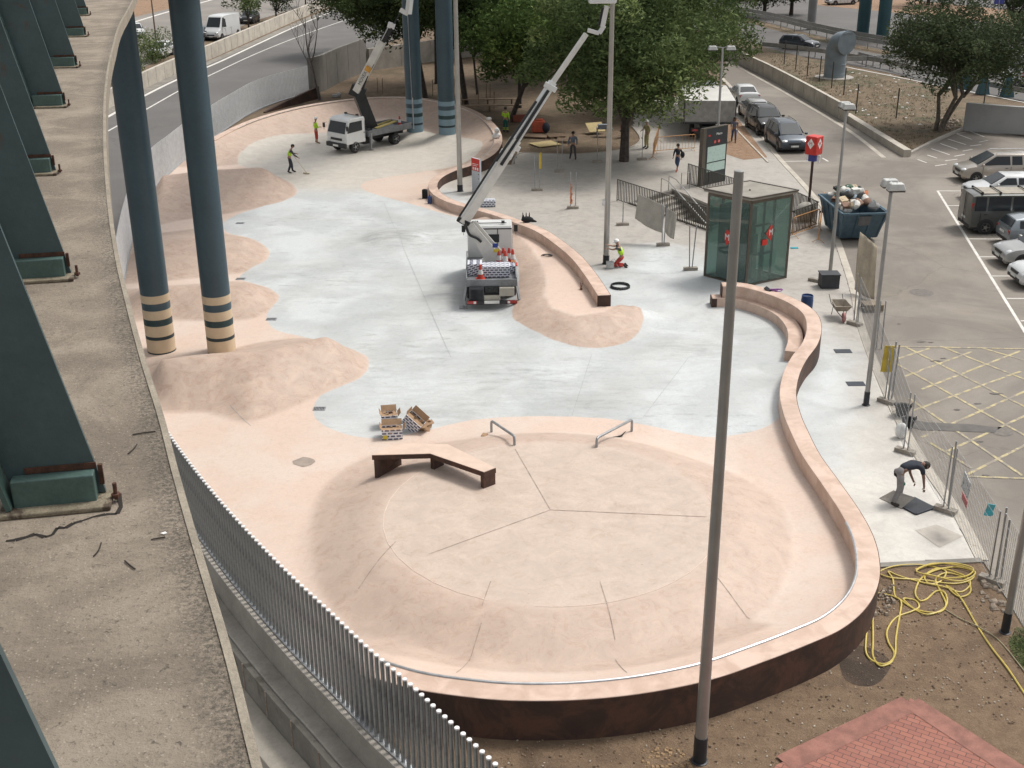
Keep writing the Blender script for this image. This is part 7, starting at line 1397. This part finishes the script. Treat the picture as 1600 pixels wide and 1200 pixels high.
f1 = [at(973, 352), at(1036, 384), at(1079, 422)]
for p, l in zip(f1, ('left of the three below the slatted railing', 'middle of the three below the slatted railing', 'right of the three below the slatted railing')): foot(p, None, 'concrete fence foot, '+l, .1)
for k, p in enumerate(f1):
    r = thing('fence_post', ['single grey steel post left of the hanging sheet', 'pair of steel posts in front of the hanging sheet', 'pair of thin steel posts left of the glass lift'][k], 'post', (p.x, p.y, 0)); b = MB()
    for s in ((0,), (-.12, .1), (-.14, .16))[k]: b.tube([(s*.4, 0, .1), (s, .0, 2.05)], .026, 8)
    b.build('steel_tube', M_galvd, r, smooth=True)
ys = f1[1].y
tarp([ry(998, 303, ys+.8), ry(1040, 322, ys+.3), ry(1034, 364, ys+.3), ry(992, 341, ys+.8)], 'pale sheet hanging from the fence posts left of the stairs', M_tarpw, .06, seed=1); tarp([ry(1041, 324, ys+.3), ry(1058, 334, ys+.1), ry(1053, 374, ys+.1), ry(1038, 361, ys+.2)], 'smaller end of pale sheet beside the middle fence posts', M_tarpw, .04, seed=2)
def posts2(px, py, lab, hs_=(2.0, 2.0), dx=(-.12, .14), ft=True, m=None):
    p = at(px, py); r = thing('fence_post', lab, 'post', (p.x, p.y, 0)); b = MB()
    for h_, x in zip(hs_, dx): b.tube([(x, 0, .1), (x*1.2, 0, h_)], .024, 7)
    b.build('steel_tube', M_galvd, r, smooth=True)
    if ft: foot(p, None, 'concrete foot under the '+lab, .05)
    return p
p = posts2(839, 298, 'two posts with a yellow strip on the plaza behind the boom'); b = MB(); b.box((0, 0, 0), (.14, .03, .85)); b.box((0.03, 0, .45), (.08, .03, .1)); o = tag(b.build('yellow_strip', mat('yellow_sign', (.55, .4, .05), .6)), 'yellow strip sign fixed to a fence post behind the boom', 'sign'); o.location = (p.x+.18, p.y-.05, 1.7)
p = posts2(895, 326, 'two thin posts beside the slim mast with tape tied on'); b = MB(); [b.ell((.02*math.sin(k*2), 0, .2*k*0+.12*k), (.08-.005*k, .05, .09), 7) for k in range(9)]; o = tag(b.build('warning_tape', mat('orange_white_tape', (.55, .2, .1), .7, 0, .5, 9)), 'bunched orange and white warning tape hanging on a fence post', 'tape'); o.location = (p.x-.1, p.y-.06, .35); o.scale = (1, 1, 1)
posts2(874, 269, 'two grey posts in front of the boards on the ground'); posts2(933, 254, 'single post left of the slim mast', (2.0,), (0,)); posts2(1003, 250, 'single grey post right of the leaning tree', (2.6,), (0,)); posts2(1428, 1210, 'x', (2,), (0,)) if False else None
p = at(1385, 628); r = thing('fence_post', 'pair of posts holding the yellow sign beside the street lamp', 'post', (p.x+.1, p.y+.2, 0)); b = MB(); b.tube([(0, 0, 0), (0.05, 0, 2.1)], .03, 8); b.tube([(.13, 0, 0), (.17, 0, 2.0)], .03, 8); b.build('steel_tube', M_galvd, r, smooth=True)
pl_ = at(1382, 620); b = MB(); b.box((0, 0, 0), (.38, .02, .95), Matrix.Rotation(.05, 3, 'Y')); o = tag(b.build('yellow_sign_board', mat('yellow_sign', (.55, .4, .05), .6), bevel=.005), 'upright yellow panel fixed to the fence beside the street lamp', 'sign'); o.location = (pl_.x+.0, pl_.y+.1, 1.35)
for (x, y, l, h_) in [(1334, 503, 'leaning thin post below the skip, left', 2.0), (1340, 508, 'leaning thin post below the skip, right', 1.6), (1369, 545, 'thin post behind the street lamp', 1.9), (1377, 545, 'second thin post behind the street lamp', 1.9), (1556, 905, 'dark steel post beside the concrete foot at the lower right', 2.05), (1563, 910, 'second dark steel post at the lower right', 1.8), (1481, 792, 'dark thick post at the corner by the hatch', 2.05)]:
    p = at(x, y); b = MB(); b.tube([(0, 0, 0), (-.04, 0, h_)], .026, 8); o = tag(b.build('fence_post', M_galvd, smooth=True), l, 'post'); o.location = (p.x, p.y, 0)
p = at(1362, 484); b = MB(); b.box((0, 0, .28), (.8, .6, .03)); b.box((0, -.28, .14), (.78, .03, .24)); b.box((0, .28, .14), (.78, .03, .24)); o = tag(b.build('wooden_pallet', mat('grey_wood', (.22, .18, .13), .9, 0, .2, 8)), 'grey wooden board table under the dusty sheet by the fence', 'board'); o.location = (p.x, p.y, 0)
# orange pedestrian barriers
M_or = mat('orange_barrier_paint', (.45, .22, .07), .55, .1, .15, 3)
def barrier(a, c, lab, h_=1.05, m=M_or, n=13):
    r = thing('crowd_barrier', lab, 'barrier', (a.x, a.y, 0), 0, 'orange metal crowd barriers'); d = c-a; b = MB(); up_ = Vector((0, 0, 1)); u = d.normalized(); nn = Vector((-u.y, u.x, 0))
    b.tube([a+up_*.18, a+up_*(h_-.05), a+u*.05+up_*h_, c-u*.05+up_*h_, c+up_*(h_-.05), c+up_*.18, a+up_*.18], .022, 7); b.build('frame', m, r, world=True, smooth=True); b = MB()
    for i in range(1, n): q = a.lerp(c, i/n); b.tube([q+up_*.18, q+up_*h_], .009, 5)
    b.build('bars', m, r, world=True); b = MB()
    for q in (a+u*.1, c-u*.1): b.tube([q+nn*.3, q+up_*.2, q-nn*.3], .016, 5)
    b.build('feet', m, r, world=True)
barrier(at(1022, 240), at(1085, 235), 'orange metal crowd barrier in front of the white lorry'); barrier(at(1020, 250), at(1028, 222), 'orange metal crowd barrier turned end on beside the man in beige')
barrier(at(1238, 372), at(1278, 358), 'orange and white crowd barrier right of the glass lift'); barrier(at(1278, 380), at(1285, 330), 'orange crowd barrier standing between the lift and the skip')
b = MB(); p = at(1241, 388); b.box((0, 0, .015), (.36, .2, .03)); b.box((0, -.02, .04), (.34, .1, .03)); o = tag(b.build('turquoise_packet', mat('turquoise_plastic', (.03, .4, .48), .5)), 'small turquoise packet on the pavement right of the lift', 'packet'); o.location = p
b = MB(); p = at(1256, 322); b.ell((0, 0, .5), (.55, .45, .5), 12); o = tag(b.build('rubble_sack', M_tarpw, smooth=True), 'big pale sack of rubble behind the railing near the station sign', 'sack'); o.location = at(1258, 345)
# ================================================================== WHITE LORRY
a, c = at(1074, 226), at(1168, 218); lo_ = thing('lorry', 'white box lorry under the trees with its grey tail lift facing the plaza', 'lorry', ((a.x+c.x)/2-.3, (a.y+c.y)/2+4.0, 0), R(-4)); LW = 1.36; M_box = mat('lorry_box_white', (.55, .54, .51), .6, 0, .06, 1)
b = MB(); b.box((0, 0, 1.9), (2.5*LW, 6.6, 1.5)); b.build('cargo_box', M_box, lo_, bevel=.04); b = MB(); b.box((0, -3.36, 1.95), (2.5*LW-.1, .08, 1.4)); b.build('tail_lift', mat('tail_lift_grey', (.3, .3, .29), .5, .4), lo_, bevel=.01)
b = MB(); b.box((0, .5, .8), (1.0, 8.5, .3)); b.box((0, -3.35, .7), (2.4, .2, .25)); b.box((-1.27*LW, -3.36, 1.9), (.07, .1, 1.6)); b.box((1.27*LW, -3.36, 1.9), (.07, .1, 1.6)); b.box((0, -3.38, 1.15), (3.3, .1, .1)); b.build('chassis', M_trim, lo_); b = MB(); b.box((0, 4.3, 1.7), (2.3, 1.7, 2.1)); b.build('cab', M_tw, lo_, bevel=.12); b = MB(); b.box((0, 5.16, 2.05), (2.0, .04, .8)); b.build('windshield', M_glass, lo_)
for y in (-2.0, 3.9):
    for s in (1, -1):
        b = MB(); b.lathe([(.3, -.14), (.45, -.14), (.48, -.1), (.48, .1), (.45, .14), (.3, .14)], (s*1.05, y, .48), 18, 0, Matrix.Rotation(math.pi/2, 3, 'Y')); b.lathe([(0, -.1), (.3, -.1), (.3, .1), (0, .1)], (s*1.05, y, .48), 12, 0, Matrix.Rotation(math.pi/2, 3, 'Y')); b.build('wheel', M_tyre, lo_, smooth=True)
for s in (1, -1): b = MB(); b.box((s*.95, -3.47, .7), (.35, .04, .14)); b.build('taillight', M_tl, lo_)
# dark van left of lorry in shade
# ================================================================== VENT PIPE, GUARDRAILS, SMALL POSTS
p = at(1303, 121, .05); vp = thing('vent_pipe', 'big grey bent ventilation pipe with an open round mouth on the dirt island', 'vent', (p.x, p.y, .05), R(-62)); M_vent = mat('vent_grey_paint', (.2, .24, .27), .5, .2, .12, 1.5)
pts = [(0, 0, 0), (0, 0, 1.3), (0, 0, 2.0), (.05, 0, 2.5), (.35, 0, 3.0), (.85, 0, 3.15), (1.1, 0, 3.12)]; b = MB(); b.tube(spline(pts, 4), .92, 28); b.build('pipe', M_vent, vp, smooth=True)
b = MB(); ry90 = Matrix.Rotation(math.pi/2+.05, 3, 'Y'); b.lathe([(.9, -.02), (1.02, -.02), (1.02, .1), (.9, .1)], (1.12, 0, 3.12), 28, 0, ry90); b.build('rim', M_vent, vp, smooth=True); b = MB(); b.lathe([(0, .0), (.9, .0), (.9, .07), (0, .07)], (1.1, 0, 3.12), 28, 0, ry90); b.build('grille', mat('vent_grille', (.1, .13, .15), .6, .3, .2, 30), vp)
b = MB(); b.lathe([(1.7, -.02), (1.7, .06), (0, .07)], n=24); b.build('concrete_base', M_conc, vp)
b = MB(); [b.lathe([(.93, z), (.95, z+.01), (.95, z+.06), (.93, z+.07)], n=28) for z in (.35, 1.15)]; b.build('band', M_vent, vp)
def guard(px, lab, z=.7, m=None, h_=.31, step=2.2):
    pts = spline(P2(px), 5); r = thing('guardrail', lab, 'guardrail', (pts[0].x, pts[0].y, 0), 0, 'steel guardrails along the highway'); b = MB(); n = len(pts)
    for dz, o_ in ((-.15, .03), (-.05, -.02), (.05, .03), (.15, -.0)):
        ribbon([q for q in off(pts, o_)], .022, .022, z+dz+.06, z+dz-.05, b)
    b.build('beam', m or mat('guardrail_steel', (.33, .33, .32), .5, .6, .15, 2), r, world=True); b = MB()
    for q in resample(pts, step): b.box((q.x, q.y+.08, z/2), (.08, .1, z+.1))
    b.build('posts', MATS.get('guardrail_steel') or M_galvd, r, world=True)
guard([(1130, 30), (1200, 40), (1262, 56), (1330, 72), (1400, 85), (1500, 104), (1640, 128)], 'long steel guardrail along the far side of the highway lane', .95, step=4); guard([(1130, 22), (1200, 34), (1262, 50), (1330, 65), (1400, 78), (1500, 97), (1640, 120)], 'second steel guardrail just behind the first on the median', .95, step=4)
guard([(1190, 80), (1232, 84), (1290, 92), (1340, 101), (1400, 110)], 'thin dark guardrail between the highway and the dirt island'); guard([(1318, 104), (1360, 103), (1408, 98), (1470, 92)], 'guardrail end curving behind the vent pipe'); guard([(1340, 96), (1400, 112), (1500, 136), (1620, 160)], 'guardrail behind the big right tree', step=3)
def spost(px, py, h_, lab, m=M_rail, r_=.05): p = at(px, py, .03); b = MB(); b.tube([(0, 0, 0), (0, 0, h_)], r_, 7); o = tag(b.build('steel_post', m, smooth=True), lab, 'post', 'dark posts on the dirt island'); o.location = p
for k, (x, y) in enumerate([(1225, 101), (1243, 109), (1261, 119), (1280, 128), (1299, 138), (1318, 149), (1337, 178), (1400, 185), (1537, 163)]): spost(x, y, 2.2, ['first dark post on the dirt island from the road end', 'second dark post on the dirt island from the road end', 'third dark post, left of the vent pipe', 'fourth dark post, close left of the vent pipe', 'fifth dark post, in front of the vent pipe', 'sixth dark post, just right of the vent pipe', 'dark post at the end of the concrete barrier wall', 'lone dark post on open ground left of the big tree', 'dark post right of the big tree trunk'][k])
def pyr(px, py, lab): p = at(px, py); b = MB(); b.add([(-.45, -.45, 0), (.45, -.45, 0), (.45, .45, 0), (-.45, .45, 0), (-.12, -.12, 1.9), (.12, -.12, 1.9), (.12, .12, 1.9), (-.12, .12, 1.9)], [(0, 3, 2, 1), (4, 5, 6, 7), (0, 1, 5, 4), (1, 2, 6, 5), (2, 3, 7, 6), (3, 0, 4, 7)]); o = tag(b.build('column_foot', M_fcol, bevel=.03), lab, 'footing', 'teal tapered feet'); o.location = p
pyr(1506, 139, 'dark teal tapered foot left of the three behind the big tree'); pyr(1535, 147, 'dark teal tapered foot in the middle behind the big tree'); pyr(1573, 151, 'dark teal tapered foot at the right edge below the white van')
b = MB(); b.box((0, 0, 0), (.9, .04, .9)); o = tag(b.build('road_sign', mat('sign_blue', (.04, .05, .25), .5), bevel=.03), 'small blue road sign at the very top right', 'sign'); o.location = ry(1562, -2, 110); b = MB(); b.tube([(0, 0, -5), (0, 0, 0)], .05, 6); o2 = b.build('sign_pole', M_galvd, o)
# ================================================================== THINGS ON THE WALLS AND PLATFORM
def onwall(px, py, z): return at(px, py, z)
b = MB(); b.ell((0, 0, .16), (.3, .16, .16), 10); b.add([(-.3, 0, .1), (-.22, 0, .5), (-.1, .05, .15)], [(0, 1, 2)]); [b.lathe([(.04, .1), (.02, .5), (0, .52)], (-.22+.16*k, 0, 0), 7) for k in range(3)]; b.tube([(.2, 0, .12), (.45, .0, .05)], [.1, .03], 7); o = tag(b.build('black_bag', M_black, smooth=True), 'black bag with tools sticking out on the seat wall behind the lift truck', 'bag'); o.location = at(824, 348, 1.0)
def coil(c, r_, n, th, m, lab, flat=1., name='cable_coil'):
    b = MB()
    for k in range(n): b.tube([(c[0]+(r_-.02*(k % 2))*math.cos(a*.3927), c[1]+(r_-.02*(k % 2))*flat*math.sin(a*.3927), c[2]+th+k*th*1.7) for a in range(16)], th, 6, closed=True, cap=False)
    o = b.build(name, m, smooth=True); return tag(o, lab, 'coil')
coil(at(969, 449), .42, 4, .018, M_blk, 'coil of thick black cable lying beside the end of the seat wall'); 
b = MB(); c = at(854, 400, .6); b.tube(spline([c+Vector(v) for v in ((-.25, 0, .03), (0, .14, .03), (.25, .05, .03), (.2, -.1, .03), (-.05, -.12, .04), (-.2, .02, .05), (.05, .1, .06), (.22, .0, .05), (.05, -.09, .04))], 5), .02, 6); tag(b.build('cable_coil', M_blk, smooth=True), 'small tangle of black cable on the pink platform', 'coil')
c = at(908, 452, .6); b = MB(); b.box((0, 0, .05), (.1, .16, .1)); b.tube([(0, .05, .08), (-.03, .12, .26)], .02, 6); b.tube([(.03, .05, .08), (.05, .12, .24)], .02, 6); o = tag(b.build('pliers', mat('brown_tool', (.16, .07, .04), .6), bevel=.01), 'small brown tool standing on the pink platform', 'tool'); o.location = c
c = gp_(668, 306); b = MB(); b.box((0, 0, .2), (.26, .2, .4)); b.lathe([(.05, .4), (.04, .46), (.04, .5), (0, .51)], (0, .02, 0), 10); o = tag(b.build('jerrycan', mat('blue_plastic', (.02, .05, .15), .4), bevel=.04), 'dark blue canister beside the tip of the curving wall', 'canister'); o.location = gp_(672, 318)
b = MB(); b.box((0, 0, .22), (.3, .22, .44)); b.ell((0, 0, .46), (.16, .12, .08), 10); b.tube([(-.08, -.12, .12), (-.08, -.15, .3), (-.08, -.1, .42)], .018, 5); o = tag(b.build('backpack', M_black, bevel=.06), 'black backpack beside the dark blue canister', 'backpack'); o.location = gp_(664, 310)
b = MB(); b.box((0, 0, .03), (.16, .3, .05), Matrix.Rotation(.35, 3, 'X')); o = tag(b.build('black_tablet', M_blk, bevel=.01), 'black wedge leaning on the wall in front of the glass lift', 'object'); o.location = at(1200, 453, .97); o.rotation_euler = (0, -.5, .5)
rr = random.Random(5); b = MB(); b.tube(spline([Vector((rr.uniform(-.28, .28), rr.uniform(-.09, .09), rr.uniform(.01, .09))) for _ in range(14)], 4), .02, 5); o = tag(b.build('purple_cloth', mat('purple_cloth', (.3, .12, .34), .85), smooth=True), 'scrunched purple cloth on top of the wall before the lift', 'cloth'); o.location = at(1212, 455, .95)
b = MB(); b.ell((0, 0, .18), (.26, .22, .2), 10); b.ell((.02, 0, .5), (.17, .15, .2), 10); b.ell((-.15, .05, .1), (.2, .2, .1), 8); o = tag(b.build('white_sack', M_cw, smooth=True), 'two lumpy white sacks stacked on the rim of the far bowl', 'sack'); o.location = at(776, 216, .92)
b = MB(); b.ell((0, 0, .1), (.2, .15, .14), 9); o = tag(b.build('white_sack', M_cw, smooth=True), 'small white sack on the rim of the far bowl above the stacked ones', 'sack'); o.location = at(764, 188, 1.0)
b = MB(); b.box((0, 0, .12), (.5, .3, .24)); b.ell((.3, 0, .2), (.2, .16, .2), 8); o = tag(b.build('tool_pile', mat('pale_grey_clutter', (.35, .35, .34), .7), bevel=.03), 'small pale heap of things behind the rim near the bare tree', 'clutter'); o.location = at(524, 152)
# boards, pallets, crates and benches under the trees
M_ply = mat('plywood', (.42, .33, .16), .8, 0, .12, 3); M_wood = mat('weathered_wood', (.19, .13, .085), .9, 0, .2, 6)
def plank(a, d_, yaw, lab, m, h_=.04, z=.03, tilt=0.): b = MB(); b.box((0, 0, h_/2), (d_[0], d_[1], h_)); o = tag(b.build('board', m), lab, 'board', 'boards lying under the trees'); o.location = (a.x, a.y, z); o.rotation_euler = (tilt, 0, yaw)
plank(at(852, 226), (1.7, 1.5), .5, 'yellowish plywood sheet lying flat in front of the pallets', M_ply); plank(at(838, 214), (1.6, 1.0), -.3, 'brown board left of the yellowish plywood', M_wood, .08); plank(at(930, 208), (1.2, 1.0), .3, 'small plywood sheet propped beside the slim mast', M_ply, .04, .4, .5)
def pallet(px, py, yaw, lab):
    p = at(px, py); r = thing('pallet', lab, 'pallet', (p.x, p.y, 0), yaw, 'wooden pallets'); b = MB(); [b.box((0, -.5+k*.2, .13), (1.2, .13, .03)) for k in range(6)]; b.build('deck_boards', M_wood, r); b = MB(); [b.box((x, 0, .055), (.1, 1.1, .11)) for x in (-.5, 0, .5)]; b.build('bearers', M_wood, r)
pallet(868, 214, .2, 'wooden pallet behind the yellowish plywood, left one'); pallet(884, 221, -.1, 'wooden pallet right of the yellowish plywood')
def trestle(px, py, yaw, lab, L=4.2):
    p = at(px, py); r = thing('wooden_bench', lab, 'bench', (p.x, p.y, 0), yaw, 'long wooden benches'); b = MB(); b.box((0, 0, .46), (L, .36, .07)); b.build('seat', mat('pale_bench_wood', (.3, .22, .15), .8, 0, .15, 4), r); 
    for x in (-L*.38, 0, L*.38): b = MB(); b.box((x, 0, .21), (.12, .3, .42)); b.build('leg', M_wood, r)
trestle(762, 164, .06, 'long low wooden bench behind the rim, farther one', 5); trestle(765, 174, .03, 'long low wooden bench behind the rim, nearer one', 5)
b = MB(); b.box((0, 0, .4), (.9, .6, .8)); b.box((.1, 0, .85), (.5, .45, .12)); o = tag(b.build('generator', mat('orange_machine', (.5, .1, .05), .6), bevel=.08), 'orange red machine in the shade behind the boom', 'machine'); o.location = at(841, 206)
b = MB(); b.ell((0, 0, .35), (.28, .3, .36), 10); o = tag(b.build('dark_sack', mat('blue_black_sack', (.03, .035, .05), .8), smooth=True), 'dark sack right of the orange red machine', 'sack'); o.location = at(853, 207)
b = MB(); b.box((0, 0, .25), (1.0, .4, .5)); o = tag(b.build('red_crate', mat('dull_red', (.28, .08, .05), .7), bevel=.04), 'dull red crate left of the orange machine, behind the boom', 'crate'); o.location = at(812, 190)
b = MB(); b.box((0, 0, .55), (1.1, .5, .05)); [b.box((x, y, .27), (.05, .05, .55)) for x in (-.5, .5) for y in (-.2, .2)]; b.box((0, 0, .7), (.9, .35, .25)); o = tag(b.build('work_table', mat('pale_blue_grey', (.2, .23, .26), .6)), 'pale blue grey work table beside the leaning tree', 'table'); o.location = at(944, 213)
for k, (x, y) in enumerate([(590, 146), (598, 147), (676, 150), (760, 156), (766, 156), (748, 168), (772, 170)]): 
    p = at(x, y); b = MB(); b.tube([(0, 0, 0), (.02, 0, 1.3)], .03, 6); o = tag(b.build('stake', M_wood), ['left thin stake of the pair behind the white boom', 'right thin stake of the pair behind the white boom', 'grey stake between the banded columns', 'left stake of the pair on the slope right of the slim mast', 'right stake of the pair on the slope right of the slim mast', 'stake at the left end of the wooden benches', 'stake at the right end of the wooden benches'][k], 'stake'); o.location = p

for k, (x, y, w_) in enumerate([(1440, 534, .35), (1455, 535, .25), (1463, 564, .4), (1475, 560, .25), (1495, 640, .3), (1527, 631, .3), (1556, 615, .45), (1531, 690, .3), (1540, 743, .35), (1405, 506, .2)]):
    c = at(x, y); r9 = random.Random(k); b = MB(); b.sheet([(c.x+w_*.6*math.cos(a*.45)*r9.uniform(.35, 1.1), c.y+w_*.22*math.sin(a*.45)*r9.uniform(.35, 1.1)) for a in range(14)], .0062+.0003*k); o = b.build('oil_stain', MATS['damp_asphalt'], keep=True); o['kind'] = 'structure'
b = MB(); b.box((0, 0, 0), (.2, .02, .34), Matrix.Rotation(.2, 3, 'Y')); b.box((.02, -.012, -.1), (.17, .01, .12)); o = tag(b.build('plastic_label', mat('turquoise_plastic', (.03, .4, .48), .5)), 'small turquoise label hanging on the mesh fence beyond the white sign', 'label'); Lq = fp[4].lerp(fp[5], .62); o.location = (Lq.x+.25, Lq.y, 1.3)
